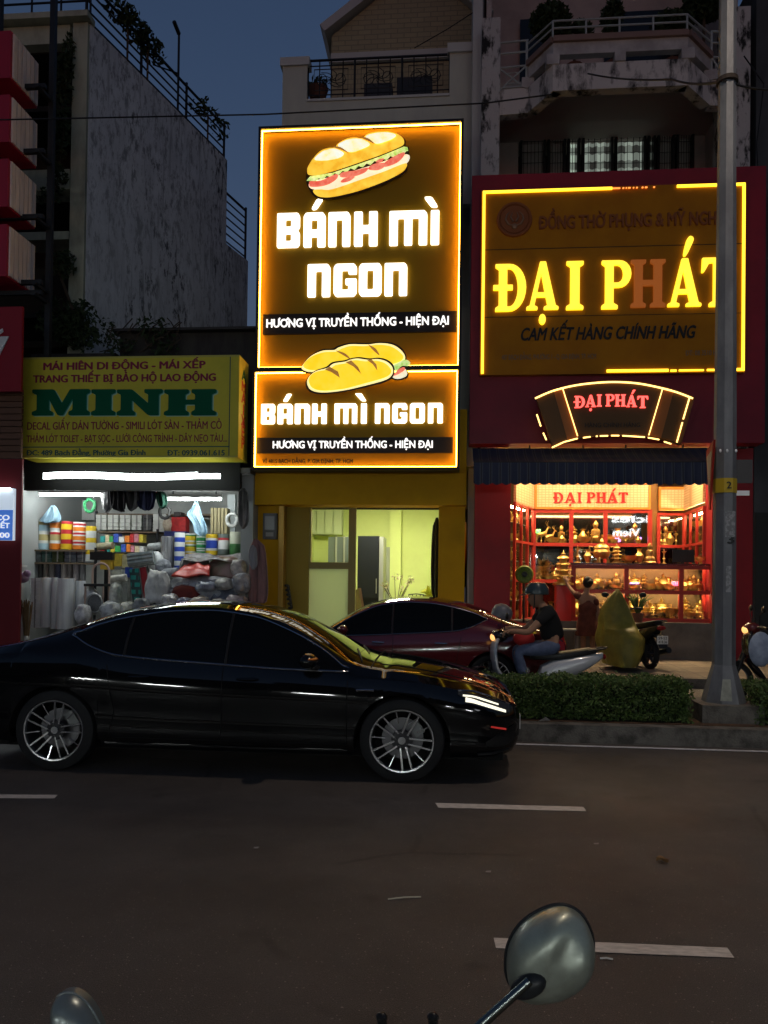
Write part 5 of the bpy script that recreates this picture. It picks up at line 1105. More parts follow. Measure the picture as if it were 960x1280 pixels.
def sheet(name,pts,Y,th,mat,label,cat,seed,amp=.03,dy=.35):
    """a folded sheet lying in a heap: corners in photograph pixels with their own depths"""
    q=[Vector(at(x,y,Y+k)) for x,y,k in pts]; mb=MB()
    fn=lambda u,v: (lambda p:(p.x,p.y,p.z+amp*noise.noise(Vector((u*4,v*4,seed)))+amp*.6*math.sin(u*9+v*3+seed)))((q[0]*(1-u)+q[1]*u)*(1-v)+(q[3]*(1-u)+q[2]*u)*v)
    mb.grid(fn,16,12); o=mb.build(name,mat,None,smooth=True,recalc=False); s=o.modifiers.new('thickness','SOLIDIFY'); s.thickness=th; return tag(o,label,cat)
sheet('red_folded_sheet',[(214,720,-.2),(262,718,-.2),(262,706,.2),(238,702,.3)],14.35,.03,pbr('red_vinyl',(.60,.07,.05),.35,col2=(.45,.04,.03),scale=4),'bright red folded vinyl sheet on top of the heap','sheet',1)
sheet('blue_grey_tarp',[(258,756,-.15),(283,752,-.15),(313,730,.2),(282,722,.25)],14.2,.05,pbr('blue_grey_tarp',(.17,.20,.26),.4,col2=(.10,.11,.14),scale=5),'blue grey folded tarpaulin slab leaning at the right','tarpaulin',2,.02)
sheet('clear_plastic_sheet',[(226,700,-.2),(306,702,-.2),(310,694,.3),(232,692,.3)],14.75,.006,PL,'wrinkled clear plastic sheet over the dark bundles','sheet',3,.05)
carton(185,225,752,800,14.2,pbr('low_crate',(.05,.05,.05),.7),'black low crate under the goods',None,.5,'crate')
carton(226,312,750,800,14.3,pbr('low_crate2',(.06,.05,.045),.7),'dark brown wide crate under the grey heap',None,.5,'crate')

G7='bundles piled along the front of the stall'
for k,(a,b,t,bt,Y,c,l) in enumerate(((203,222,742,768,13.95,(.45,.46,.48),'white wrapped bundle at the foot of the crumpled sack'),(222,240,747,770,13.9,(.14,.15,.22),'navy bundle in front of the maroon one'),(240,262,744,770,13.95,(.34,.31,.27),'sand coloured bundle in front of the grey heap'),(262,284,748,771,13.9,(.50,.48,.46),'pale bundle at the foot of the blue grey tarpaulin'),(284,310,744,772,13.95,(.24,.20,.22),'dull mauve bundle at the right end of the front row'),(152,168,752,772,13.9,(.55,.55,.50),'cream bundle at the foot of the teal strip'),(168,186,748,772,13.85,(.20,.22,.23),'charcoal bundle beside the crumpled white sack'),(128,150,752,775,13.9,(.42,.44,.45),'pale grey bundle right of the round sieve'),(96,112,756,780,14.0,(.50,.50,.52),'white bundle left of the round sieve'),(246,270,726,740,14.2,(.30,.33,.40),'steel blue folded bag on the grey heap'),(270,290,722,738,14.25,(.48,.47,.45),'white crumpled bag on the grey heap'))):
    lump('wrapped_bundle',a,b,t,bt,Y,pbr('bundle_%d'%k,tuple(q*1.45 for q in c),.35,col2=tuple(q*.55 for q in c),scale=6),l,'bundle',50+k,.3,.2,G7,3)
for k,(a,b,y,Y,c,l) in enumerate(((186,203,684,15.2,(.55,.57,.56),'rolled white film lying on the pale grey sack'),(112,141,684,15.3,(.50,.46,.30),'rolled buff sheet lying on the black carton'),(205,222,716,14.6,(.40,.42,.46),'rolled grey film lying by the tall silver roll'),(140,158,724,14.7,(.62,.60,.52),'rolled cream paper lying behind the cream panel'))):
    p,q=at(a,y,Y),at(b,y-2,Y); mb=MB(); mb.tube([p,q],.075,12); tag(mb.build('film_roll',pbr('film_%d'%k,c,.3,col2=tuple(w_*.6 for w_ in c),scale=9),None,smooth=True),l,'roll','rolled film lying among the goods')
G6='white plastic sacks in the crowded middle of the stall'
for k,(a,b,t,bt,Y,c,l) in enumerate(((108,122,735,768,14.55,(.50,.51,.52),'white knotted sack behind the round sieve'),(139,151,730,765,14.45,(.55,.56,.52),'white sack below the cream standing panel'),(186,204,690,716,15.0,(.58,.60,.60),'pale grey sack above the crumpled white one'),(196,214,700,722,14.8,(.32,.34,.38),'blue grey sack beside the tall silver film roll'),(290,308,699,722,14.5,(.46,.42,.40),'beige sack at the foot of the pink floral roll'))):
    lump('plastic_sack',a,b,t,bt,Y,pbr('sack_%d'%k,tuple(q*1.4 for q in c),.35,col2=tuple(q*.6 for q in c),scale=5),l,'sack',30+k,.3,.2,G6,3)
for k,(x,l,c) in enumerate(((66,'first white wall panel behind the left shelf',(.62,.66,.66)),(88,'second white wall panel behind the left shelf',(.56,.60,.60)),(108,'third white wall panel behind the left shelf',(.66,.68,.66)))):
    x0,x1,z0,z1=rect(x-10,625,x+10,650,17.1); mb=MB(); mb.box(x0,x1,17.1,17.18,z0,z1); tag(mb.build('wall_panel',pbr('wall_panel_%d'%k,c,.4),None,bevel=.01),l,'panel','white wall panels in the stall')
for k,(a,t,l,c) in enumerate(((44,640,'small white bucket hanging at the left of the stall',(.6,.62,.6)),(112,632,'green coil hanging by the left tube',(.04,.25,.10)),(206,640,'dark coil hanging under the middle shelf end',(.05,.05,.05)),(290,650,'white coil hanging on the pale board',(.5,.52,.5)))):
    p=at(a,t,15.4); mb=MB(); mb.tube([(p.x+.11*math.cos(q*.524),15.4+.02*math.sin(q*2.1),p.z+.13*math.sin(q*.524)) for q in range(12)],.035,8,closed=True); tag(mb.build('hose_coil',pbr('coil_%d'%k,c,.4),None,smooth=True),l,'coil','coils hanging in the stall')

# ------------------------------------------------------------------ inside the sandwich shop
def pxbox(mb,a,t,b,bt,Y,dep): x0,x1,z0,z1=rect(a,t,b,bt,Y); mb.box(x0,x1,Y,Y+dep,z0,z1); return x0,x1,z0,z1
ZF=.30
lm=empty('ceiling_lamp',((XA+XB)/2,17.6,3.85),'square white ceiling lamp in the yellow green shop room','lamp')
mb=MB(); mb.box((XA+XB)/2-.5,(XA+XB)/2+.5,17.2,18.2,3.78,3.80); mb.build('diffuser',glow('room_lamp',(1,.99,.74),75),lm)
mb=MB(); mb.box((XA+XB)/2-.53,(XA+XB)/2+.53,17.17,18.23,3.801,3.899); mb.build('frame',pbr('white_lamp_frame',(.6,.6,.58),.5),lm)
FRB=pbr('fridge_black',(.012,.013,.016),.45,spec=.15)
e=empty('fridge',(at(462,740,18.2).x,18.2,ZF),'tall black fridge with a silver edge in the shop room','fridge')
x0,x1,z0,z1=rect(447,670,474,745,18.2); mb=MB(); mb.box(x0,x1,18.2,18.95,ZF,z1); mb.build('body',FRB,e,bevel=.015)
mb=MB(); mb.box(x1+.002,x1+.10,18.16,18.95,ZF+.05,z1-.02); mb.build('door_edge',pbr('fridge_silver',(.42,.42,.38),.35,.6),e,bevel=.01)
mb=MB(); mb.box(x0+.02,x1-.02,18.165,18.195,ZF+.9,z1-.03); mb.build('door',FRB,e,bevel=.006)
mb=MB(); mb.tube([(x1-.06,18.14,ZF+1.0),(x1-.06,18.14,ZF+1.35)],.012,6); mb.build('handle',pbr('fridge_silver',(.42,.42,.38),.35,.6),e)
e=empty('wall_cupboard',(at(405,670,19.8).x,19.8,1.6),'pale wall cupboard with upright doors seen through the shop window','cupboard')
x0,x1,z0,z1=rect(388,634,427,668,20.2); mb=MB(); mb.box(x0-.3,x1,20.25,20.55,z0,z1+.3); mb.build('carcass',pbr('cupboard_pale',(.50,.54,.34),.6),e)
for k in range(5):
    w_=(x1-x0+.3)/5; mb=MB(); mb.box(x0-.3+w_*k+.015,x0-.3+w_*(k+1)-.015,20.22,20.245,z0+.02,z1+.28); mb.build('door',pbr('cupboard_door',(.58,.62,.40),.5),e)
e=empty('steel_counter',(at(420,690,19).x,19,ZF),'dark grey steel counter behind the shop window','counter')
x0,x1,z0,z1=rect(410,671,440,745,19.0); mb=MB(); mb.box(x0,x1,19,19.6,ZF,z1); mb.build('body',pbr('counter_grey',(.12,.14,.14),.4,.3),e,bevel=.01)
for k in (1,2): xx=x0+(x1-x0)*k/3; mb=MB(); mb.box(xx-.02,xx+.02,18.97,18.998,ZF,z1+.03); mb.build('steel_trim',pbr('fridge_silver',(.42,.42,.38),.35,.6),e)
mb=MB(); p=at(481,700,20.4); mb.box(p.x-.12,p.x+.14,20.3,20.55,ZF,at(481,684,20.4).z); tag(mb.build('storage_bin',pbr('grey_bin',(.26,.27,.20),.5),bevel=.02),'narrow grey bin against the back wall beside the fridge','bin')
IRON=pbr('black_iron',(.02,.02,.02),.45)
def cafe_chair(px,Y,rz,label):
    p=at(px,745,Y); e=empty('iron_chair',(p.x,Y,ZF),label,'chair','black iron chairs in the shop room')
    M3=Matrix.Rotation(rz,4,'Z'); T=lambda x,y,z:(M3@Vector((x,y,z)))+Vector((p.x,Y,ZF))
    mb=MB(); mb.lathe([(0,.45),(.2,.45),(.21,.47),(.2,.49),(0,.49)],(p.x,Y,ZF),16); mb.build('seat',IRON,e,smooth=True)
    for sx in (-1,1):
        for sy in (-1,1): mb=MB(); mb.tube([T(sx*.15,sy*.15,.46),T(sx*.2,sy*.2,0)],.014,6); mb.build('leg',IRON,e)
    mb=MB()
    for k in range(5): x=-.18+.09*k; mb.tube([T(x,.19,.47),T(x*1.1,.24,.95)],.011,6)
    mb.tube([T(-.21,.24,.95),T(0,.26,.97),T(.21,.24,.95)],.015,6); mb.tube([T(-.19,.21,.65),T(.19,.21,.65)],.01,6); mb.build('backrest',IRON,e); return e
cafe_chair(520,19.6,0,'black iron chair with its slatted back against the pale wall')
cafe_chair(535,18.6,R(200),'black iron chair nearer the doorway at the right')
p=at(521,735,19.0); e=empty('iron_table',(p.x,19.0,ZF),'small round black iron table beside the slatted chair','table')
mb=MB(); mb.lathe([(0,.70),(.36,.70),(.37,.715),(.36,.73),(0,.73)],(p.x,19,ZF),24); mb.build('table_top',IRON,e)
mb=MB(); mb.lathe([(.22,0),(.2,.03),(.03,.05),(.03,.7)],(p.x,19,ZF),12); mb.build('pedestal',IRON,e)
mb=MB(); mb.lathe([(0,0),(.16,.02),(.2,.10),(.12,.16),(0,.17)],(p.x-.1,18.95,ZF+.731),14); tag(mb.build('dark_pot',pbr('dark_pot',(.03,.03,.03),.3),smooth=True),'squat dark pot on the iron table','pot')
p=at(495,740,18.4); e=empty('flower_vase',(p.x,18.4,ZF),'tall floor vase of pale pink blossom branches by the fridge','flowers')
mb=MB(); mb.lathe([(0,0),(.1,0),(.13,.2),(.10,.45),(.06,.62),(.07,.68),(.055,.66),(0,.5)],(p.x,18.4,ZF),14); mb.build('vase',pbr('green_vase',(.35,.40,.22),.2),e,smooth=True)
mb=MB(); r=random.Random(4); tips=[]
for k in range(11):
    a,b=r.uniform(-.42,.42),r.uniform(-.25,.25); t_=(p.x+a,18.4+b,ZF+1.05+r.uniform(0,.38)); tips.append(t_); mb.tube([(p.x,18.4,ZF+.6),(p.x+a*.35,18.4+b*.3,ZF+.85),t_],.007,4)
mb.build('branch',BARK,e); leaf_cloud('blossom',[(t_,(.09,.09,.1)) for t_ in tips],240,.035,pbr('pale_blossom',(.55,.38,.30),.7,col2=(.30,.38,.12),scale=20),e,8)
p=at(546,735,17.2); e=empty('leafy_plant',(p.x,17.2,ZF),'tall yellow leaved pot plant at the right of the doorway','plant')
mb=MB(); mb.lathe([(0,0),(.13,0),(.17,.3),(.15,.31),(0,.28)],(p.x,17.2,ZF),12); mb.build('pot',IRON,e)
leaf_cloud('foliage',[((p.x-.12,17.2,ZF+.75),(.22,.2,.4))],70,.13,pbr('yellow_leaf',(.40,.38,.03),.5),e,14); mb=MB(); mb.tube([(p.x,17.2,ZF+.3),(p.x-.08,17.2,ZF+1.0)],.015,5); mb.build('stem',BARK,e)
x0,x1,z0,z1=rect(541,658,551,742,16.0); o=cloth('door_curtain',[(541,658),(551,656),(552,742),(540,742)],16.0,pbr('black_curtain',(.03,.03,.03),.8),'black curtain drawn aside at the right of the doorway','curtain',None,31,.05)
p=at(455,728,16.4); e=empty('wood_armchair',(p.x,16.4,ZF),'low brown armchair just inside the shop doorway','chair')
BW=pbr('brown_wood',(.10,.045,.025),.45)
mb=MB(); mb.bar((p.x-.12,16.7,ZF+.4),(p.x-.26,16.9,ZF+1.05),.06,.5); mb.build('backrest',BW,e,bevel=.01)
mb=MB(); mb.box(p.x-.25,p.x+.25,16.2,16.75,ZF+.36,ZF+.44); mb.build('seat',BW,e,bevel=.015)
for yy in (16.2,16.72): mb=MB(); mb.box(p.x-.24,p.x+.26,yy-.03,yy+.03,ZF+.58,ZF+.63); mb.build('armrest',BW,e,bevel=.01)
for sx in (-.22,.22):
    for yy in (16.2,16.72): mb=MB(); mb.box(p.x+sx-.025,p.x+sx+.025,yy-.025,yy+.025,ZF,ZF+.6); mb.build('leg',BW,e)
mb=MB(); q=[at(360+k*.9,732+k*5.6,14.9) for k in range(6)]; mb.tube([(v.x,14.9,v.z) for v in q],.03,6)
for v in q: mb.ball((v.x-.02,14.88,v.z),(.05,.03,.03),None,8,5)
tag(mb.build('hanging_plug_strip',pbr('black_plastic',(.015,.015,.015),.4)),'dark ribbed strip leaning on the yellow recess panel','strip')

# ------------------------------------------------------------------ altar shop: cabinets, counter, brassware
REDF=pbr('red_lacquer_frame',(.36,.030,.020),.35); CREF=tiles('cream_fascia',(.66,.46,.26),(.62,.42,.23),(.50,.30,.14),.075,.055,.008,'XZ',.5,.15,0.0)
ORF=pbr('orange_border',(.62,.20,.03),.4); SHG=glass('display_pane',.085,(.97,.97,.95)); MIR=pbr('dark_mirror',(.05,.045,.04),.08,.9); SHELFG=pbr('glass_shelf',(.25,.28,.24),.1)
WARM=glow('cabinet_led',(1,.74,.38),100)
def frame_panel(root,p0,p1,zs,us,t=.05,name='frame'):
    """a glazed red frame standing between two plan points: rails at heights zs, posts at fractions us"""
    a,b=Vector((*p0,0)),Vector((*p1,0)); d=(b-a); L=d.length; d.normalize(); m=Matrix((d,Vector((-d.y,d.x,0)),Vector((0,0,1)))).transposed()
    mb=MB()
    for z in zs: mb.obox((a+b)/2+Vector((0,0,z)),(L,t,t),m)
    for u in us: mb.obox(a+d*L*u+Vector((0,0,(zs[0]+zs[-1])/2)),(t*1.08,t*1.06,zs[-1]-zs[0]+t*1.02),m)
    fr=mb.build(name,REDF,root)
    mb=MB(); mb.obox((a+b)/2+Vector((0,0,(zs[0]+zs[-1])/2)),(L-.01,.006,zs[-1]-zs[0]),m); mb.build('pane',SHG,fr)
    return a,d,L,m
PX=lambda px,py,Y:(at(px,py,Y).x,Y)
YC=17.0; zA=[at(740,y,YC).z for y in (774,727,681,639)]
lc=empty('display_cabinet',(at(740,700,YC).x,YC,.3),'wide red glazed display cabinet under the cream ĐẠI PHÁT board','cabinet','red glazed display cabinets')
a_,b_=PX(667,690,YC),PX(812,690,YC)
frame_panel(lc,a_,b_,zA,(0,.325,.62,1),.075)
x0,x1=a_[0],b_[0]
mb=MB(); mb.box(x0,x1,YC+.75,YC+.8,.3,zA[3]+.1); mb.build('back_mirror',MIR,lc)
for z in zA[:3]: mb=MB(); mb.box(x0+.04,x1-.04,YC+.06,YC+.74,z-.012,z+.012); mb.build('shelf',SHELFG,lc)
mb=MB(); mb.box(x0+.05,x1-.05,YC+.045,YC+.075,zA[3]-.015,zA[3]+.02); mb.build('led_strip',WARM,lc)
mb=MB(); mb.box(x0,x1,YC-.02,YC+.75,.3,zA[0]-.05); mb.build('base',REDF,lc)
fz0,fz1=at(740,637,YC).z,at(740,604,YC).z
mb=MB(); mb.box(x0+.06,x1-.04,YC-.04,YC+.03,fz0+.05,fz1-.03); mb.build('fascia',CREF,lc)
mb=MB()
for a,b,c,d in ((x0,x1,fz0,fz0+.05),(x0,x1,fz1-.03,fz1+.02),(x0,x0+.06,fz0+.05,fz1-.03),(x1-.04,x1,fz0+.05,fz1-.03)): mb.box(a,b,YC-.06,YC+.03,c,d)
mb.build('fascia_border',ORF,lc)
RL=pbr('red_board_letter',(.55,.02,.02),.4)
for ch,a,b,mk in (('D',692,704,()),('A',705.5,720,(arc(46,-22,10,11,0,330,11),)),('I',721.5,727,()),('P',733,744,()),('H',745,758,()),('A',758.5,772.5,([(42,108),(56,108),(76,140),(56,140)],)),('T',773,785,())): glyph('letter',SERIF,ch,a,b,615.5,628.5,YC-.041,.02,RL,lc,mk)
# angled left wing
wing=empty('display_cabinet',(at(655,700,16.3).x,16.3,.3),'narrow angled red display cabinet at the left of the shop front','cabinet','red glazed display cabinets')
pA,pB=PX(643,690,15.65),(a_[0]-.01,YC-.0)
zB=[at(740,y,YC).z for y in (774,727,681,637)]
aa,dd,LL,mm=frame_panel(wing,pA,pB,zB,(0,.33,.66,.97),.05)
mb=MB(); mb.obox(aa+dd*LL/2+Vector((0,0,(fz0+fz1)/2)),(LL,.05,fz1-fz0),mm); mb.build('fascia',CREF,wing)
nn=Vector((-dd.y,dd.x,0)); off=nn*.55
mb=MB(); mb.obox(aa+dd*LL/2+off+Vector((0,0,2)),(LL,.04,3.4),mm); mb.build('back_panel',pbr('gold_back',(.42,.26,.10),.35,.3),wing)
for z in zB[:3]+[(zB[0]+zB[1])/2,(zB[1]+zB[2])/2,(zB[2]+zB[3])/2]: mb=MB(); mb.obox(aa+dd*LL/2+off*.5+Vector((0,0,z)),(LL-.1,.45,.02),mm); mb.build('shelf',SHELFG,wing)
mb=MB(); mb.obox(aa+dd*LL/2+off*.35+Vector((0,0,zB[3]-.03)),(LL-.2,.05,.03),mm); mb.build('led_strip',WARM,wing)
wroot,wa,wd,wL,wn=wing,aa,dd,LL,nn
# right cabinet and angled right wing
rc=empty('display_cabinet',(at(835,690,17.4).x,17.4,.3),'small red glazed display cabinet behind the black monitor','cabinet','red glazed display cabinets')
YR=17.4; c1,c2=PX(823,660,YR),PX(855,660,YR); zR=[at(840,y,YR).z for y in (774,727,683,643)]
frame_panel(rc,c1,c2,zR,(0,1),.06)
mb=MB(); mb.box(c1[0],c2[0],YR+.5,YR+.55,.3,zR[3]+.05); mb.build('back_mirror',MIR,rc)
for z in zR[:3]: mb=MB(); mb.box(c1[0]+.04,c2[0]-.02,YR+.05,YR+.49,z-.012,z+.012); mb.build('shelf',SHELFG,rc)
rz0,rz1=at(838,637,YR).z,at(838,610,YR).z
mb=MB(); mb.box(c1[0]+.04,c2[0]-.01,YR-.03,YR+.03,rz0+.03,rz1-.03); mb.build('fascia',CREF,rc)
mb=MB()
for a,b,c,d in ((c1[0],c2[0],rz0-.02,rz0+.03),(c1[0],c2[0],rz1-.03,rz1+.02),(c1[0],c1[0]+.04,rz0+.03,rz1-.03)): mb.box(a,b,YR-.05,YR+.03,c,d)
mb.build('fascia_border',ORF,rc); mb=MB(); mb.box(c1[0]+.05,c2[0]-.05,YR+.04,YR+.065,zR[3]-.012,zR[3]+.015); mb.build('led_strip',WARM,rc)
rw=empty('display_cabinet',(at(868,690,16.5).x,16.5,.3),'angled red display cabinet beside the lamp post','cabinet','red glazed display cabinets')
qA,qB=(c2[0]+.01,YR),PX(880,660,15.7)
a2,d2,L2_,m2=frame_panel(rw,qA,qB,zR,(0.03,.33,.66,1),.05)
mb=MB(); mb.obox(a2+d2*L2_/2+Vector((0,0,(rz0+rz1)/2+.02)),(L2_,.05,rz1-rz0+.05),m2); mb.build('fascia',CREF,rw)
n2=Vector((-d2.y,d2.x,0)); mb=MB(); mb.obox(a2+d2*L2_/2+n2*.5+Vector((0,0,2)),(L2_,.04,3.4),m2); mb.build('back_panel',pbr('gold_back',(.42,.26,.10),.35,.3),rw)
for z in zR[:3]+[(zR[0]+zR[1])/2,(zR[1]+zR[2])/2,(zR[2]+zR[3])/2]: mb=MB(); mb.obox(a2+d2*L2_/2+n2*.25+Vector((0,0,z)),(L2_-.1,.42,.02),m2); mb.build('shelf',SHELFG,rw)
mb=MB(); mb.obox(a2+d2*L2_/2+n2*.2+Vector((0,0,zR[3]-.03)),(L2_-.2,.05,.03),m2); mb.build('led_strip',WARM,rw)
mb=MB(); x=at(817,690,17.45).x; mb.box(x-.09,x+.09,17.5,17.6,.3,rz1+.1); tag(mb.build('brown_board',pbr('brown_brass',(.20,.10,.03),.4,.4)),'narrow brown panel between the two display cabinets','panel')
# ceiling lamps
for k,(px,Y) in enumerate(((715,15.75),(850,15.85))):
    p=at(px,600,Y); e=empty('shop_lamp',(p.x,Y,4.5),('warm square ceiling lamp over the left of the altar shop','warm square ceiling lamp over the right of the altar shop')[k],'lamp','warm ceiling lamps of the altar shop')
    mb=MB(); mb.box(p.x-.35,p.x+.35,Y-.3,Y+.3,4.46,4.48); mb.build('diffuser',glow('shop_lamp',(1,.75,.42),85),e); mb=MB(); mb.box(p.x-.38,p.x+.38,Y-.33,Y+.33,4.481,4.59); mb.build('frame',BW,e)
# front counter
YK=15.45; kz=[at(800,y,YK).z for y in (775,740,709)]; kx=[at(px,740,YK).x for px in (716.5,782.7,851,889)]
ct=empty('display_counter',((kx[0]+kx[3])/2,YK,SHZ0),'low red glass counter in front of the cabinets full of brassware','counter')
L=kx[3]-kx[0]; frame_panel(ct,(kx[0],YK),(kx[3],YK),kz,[(x-kx[0])/L for x in kx],.075)
mb=MB(); mb.box(kx[0]-.05,kx[3],YK-.06,YK+.7,kz[2]+.04,kz[2]+.075); mb.build('top',pbr('dark_red_top',(.10,.012,.014),.25),ct,bevel=.008)
mb=MB(); mb.box(kx[0],kx[3],YK+.05,YK+.62,kz[1]-.012,kz[1]+.012); mb.build('shelf',SHELFG,ct)
mb=MB(); mb.box(kx[0],kx[3],YK+.64,YK+.68,kz[0],kz[2]); mb.build('back_panel',pbr('counter_back',(.28,.17,.08),.4,.2),ct)
for z in (kz[2]-.005,kz[1]-.028): mb=MB(); mb.box(kx[0]+.06,kx[3]-.06,YK+.048,YK+.072,z-.01,z+.012); mb.build('led_strip',glow('counter_led',(1,.74,.38),70),ct)
# brassware prototypes
BRASS=pbr('polished_brass',(.88,.60,.20),.36,.85,col2=(.72,.44,.12),scale=6); BRASSD=pbr('dark_brass',(.62,.38,.12),.4,.85,col2=(.40,.23,.08),scale=8)
STORE=[]
def proto(name,parts,cat):
    e=empty(name,(0,0,-50),None,cat)
    for pn,mb,m in parts: 
        o=mb.build(pn,m,None,smooth=True); o.parent=e
    STORE.append(e); return e
def pagoda():
    mb=MB(); prof=[(0,0),(.3,0),(.3,.05),(.2,.08),(.16,.14)]
    z=.14
    for k,rr in enumerate((.30,.26,.22,.18)): prof+=[(.10,z+.02),(.12,z+.09),(rr,z+.11),(rr*.9,z+.13),(.11,z+.17)]; z+=.17
    prof+=[(.06,z+.02),(.07,z+.07),(.02,z+.10),(0,z+.2)]; mb.lathe(prof,n=14); return [('tiers',mb,BRASS)]
def censer():
    mb=MB(); mb.lathe([(0,.16),(.14,.16),(.27,.26),(.30,.38),(.25,.48),(.27,.50),(.27,.53)],n=18)
    for k in range(3): a=k*2.094; mb.tube([(.17*math.cos(a),.17*math.sin(a),.2),(.22*math.cos(a),.22*math.sin(a),.1),(.19*math.cos(a),.19*math.sin(a),0)],[.05,.035,.045],8)
    for s in (-1,1): mb.tube([(s*.27,0,.36),(s*.40,0,.40),(s*.41,0,.58),(s*.30,0,.56)],[.025,.03,.025,.02],8)
    l=MB(); l.lathe([(.26,.535),(.24,.58),(.12,.66),(.05,.68),(.08,.74),(.05,.80),(0,.88)],n=18); return [('bowl',mb,BRASS),('lid',l,BRASS)]
def candle(): mb=MB(); mb.lathe([(0,0),(.13,0),(.13,.03),(.05,.07),(.035,.2),(.07,.26),(.03,.32),(.03,.5),(.06,.55),(.11,.6),(.11,.62),(.02,.62),(.015,.72),(0,.73)],n=12); return [('stick',mb,BRASS)]
def vase(): mb=MB(); mb.lathe([(0,0),(.11,0),(.09,.04),(.19,.25),(.20,.36),(.09,.5),(.07,.58),(.13,.66),(.11,.65),(0,.5)],n=14); return [('body',mb,BRASS)]
def bowl(): mb=MB(); mb.lathe([(0,0),(.1,0),(.08,.04),(.19,.12),(.22,.22),(.20,.21),(.16,.11),(0,.07)],n=14); return [('body',mb,BRASS)]
def seated():
    mb=MB(); mb.lathe([(0,0),(.26,0),(.29,.06),(.22,.12),(.24,.16),(.22,.24),(.14,.32),(.17,.46),(.15,.55),(.06,.60),(.10,.68),(.10,.76),(.05,.83),(.03,.87),(0,.88)],n=14,m=Matrix.Diagonal((1,.75,1))); return [('figure',mb,BRASSD)]
def deer():
    mb=MB(); mb.tube([(-.25,0,.42),(-.1,0,.48),(.1,0,.52),(.22,0,.6)],[.09,.13,.12,.08],9); mb.tube([(.2,0,.58),(.3,0,.78),(.33,0,.85)],[.07,.05,.045],8); mb.tube([(.31,0,.86),(.45,0,.80)],[.055,.03],8)
    for s in (-1,1):
        mb.tube([(-.22,s*.06,.4),(-.28,s*.06,.2),(-.24,s*.06,0)],[.05,.03,.025],6); mb.tube([(.2,s*.06,.5),(.32,s*.06,.36),(.3,s*.06,.2)],[.045,.03,.02],6); mb.tube([(.3,s*.02,.9),(.25,s*.1,1.05),(.3,s*.14,1.15)],[.02,.015,.01],5)
    mb.lathe([(0,-.06),(.34,-.06),(.34,0),(0,0)],n=12); return [('figure',mb,BRASSD)]
KIND={'pagoda':('brass_pagoda','tiered brass pagoda lamp',pagoda,'lamp'),'censer':('incense_burner','brass lidded incense burner',censer,'incense burner'),'candle':('candlestick','slim brass candlestick',candle,'candlestick'),'vase':('brass_vase','round bodied brass vase',vase,'vase'),'bowl':('brass_bowl','small brass offering bowl',bowl,'bowl'),'seated':('seated_figure','dark brass seated figure',seated,'statue'),'deer':('deer_statue','dark brass rearing deer statue',deer,'statue')}
PROTO={}
for k,(nm,lb,fn,ct_) in KIND.items(): PROTO[k]=proto(nm,fn(),ct_)
used=set()
def put(kind,pos,h,where,rz=0.0):
    H={'pagoda':1.02,'censer':.88,'candle':.73,'vase':.66,'bowl':.22,'seated':.88,'deer':1.15}[kind]; src=PROTO[kind]
    o=src if kind not in used else dup(src); used.add(kind); s=h/H
    o.location=pos; o.scale=(s,s,s); o.rotation_euler=(0,0,rz); o['label']=KIND[kind][1]+' '+where; o['group']=KIND[kind][1]+'s '+where; return o
r=random.Random(21)
def row(kinds,x0,x1,Y,z,h,where):
    n=len(kinds)
    for i,k in enumerate(kinds): put(k,(x0+(x1-x0)*(i+.5)/n+r.uniform(-.03,.03),Y+r.uniform(-.08,.08),z),h*r.uniform(.8,1.05)*(.5 if k=='bowl' else .8 if k in('candle','vase') else 1),where,r.uniform(-.4,.4))
sec=[(kx[0]+.08,kx[1]-.06,'left'),(kx[1]+.06,kx[2]-.06,'middle'),(kx[2]+.06,kx[3]-.06,'right')]
for i,(xa,xb,wn_) in enumerate(sec):
    hU=(kz[2]-kz[1])*.74; hL=(kz[1]-kz[0])*.74
    row((['censer','vase','pagoda','censer','bowl','vase','seated'],['seated','censer','vase','pagoda','bowl','seated','censer','vase'],['pagoda','vase','censer','seated','bowl'])[i],xa,xb,YK+.42,kz[1]+.013,hU,f'on the upper shelf behind the {wn_} counter pane')
    row((['bowl','bowl','candle','bowl'],['bowl','candle','bowl','bowl','bowl'],['vase','bowl','seated'])[i],xa,xb,YK+.22,kz[1]+.013,hU*.8,f'at the front of the upper shelf behind the {wn_} counter pane')
    row((['candle','bowl','vase','candle','bowl','seated'],['vase','candle','bowl','pagoda','bowl','candle','vase'],['candle','bowl','vase','candle'])[i],xa,xb,YK+.16,kz[0]+.04,hL*.7,f'at the front of the lower shelf behind the {wn_} counter pane')
    row((['vase','seated','candle','vase','candle','censer','seated'],['bowl','censer','seated','bowl','candle','vase','censer','bowl'],['seated','pagoda','bowl','candle','vase','seated'])[i],xa,xb,YK+.35,kz[0]+.04,hL,f'on the lower shelf behind the {wn_} counter pane')
cab=[at(px,690,YC).x for px in (669,714,757,810)]
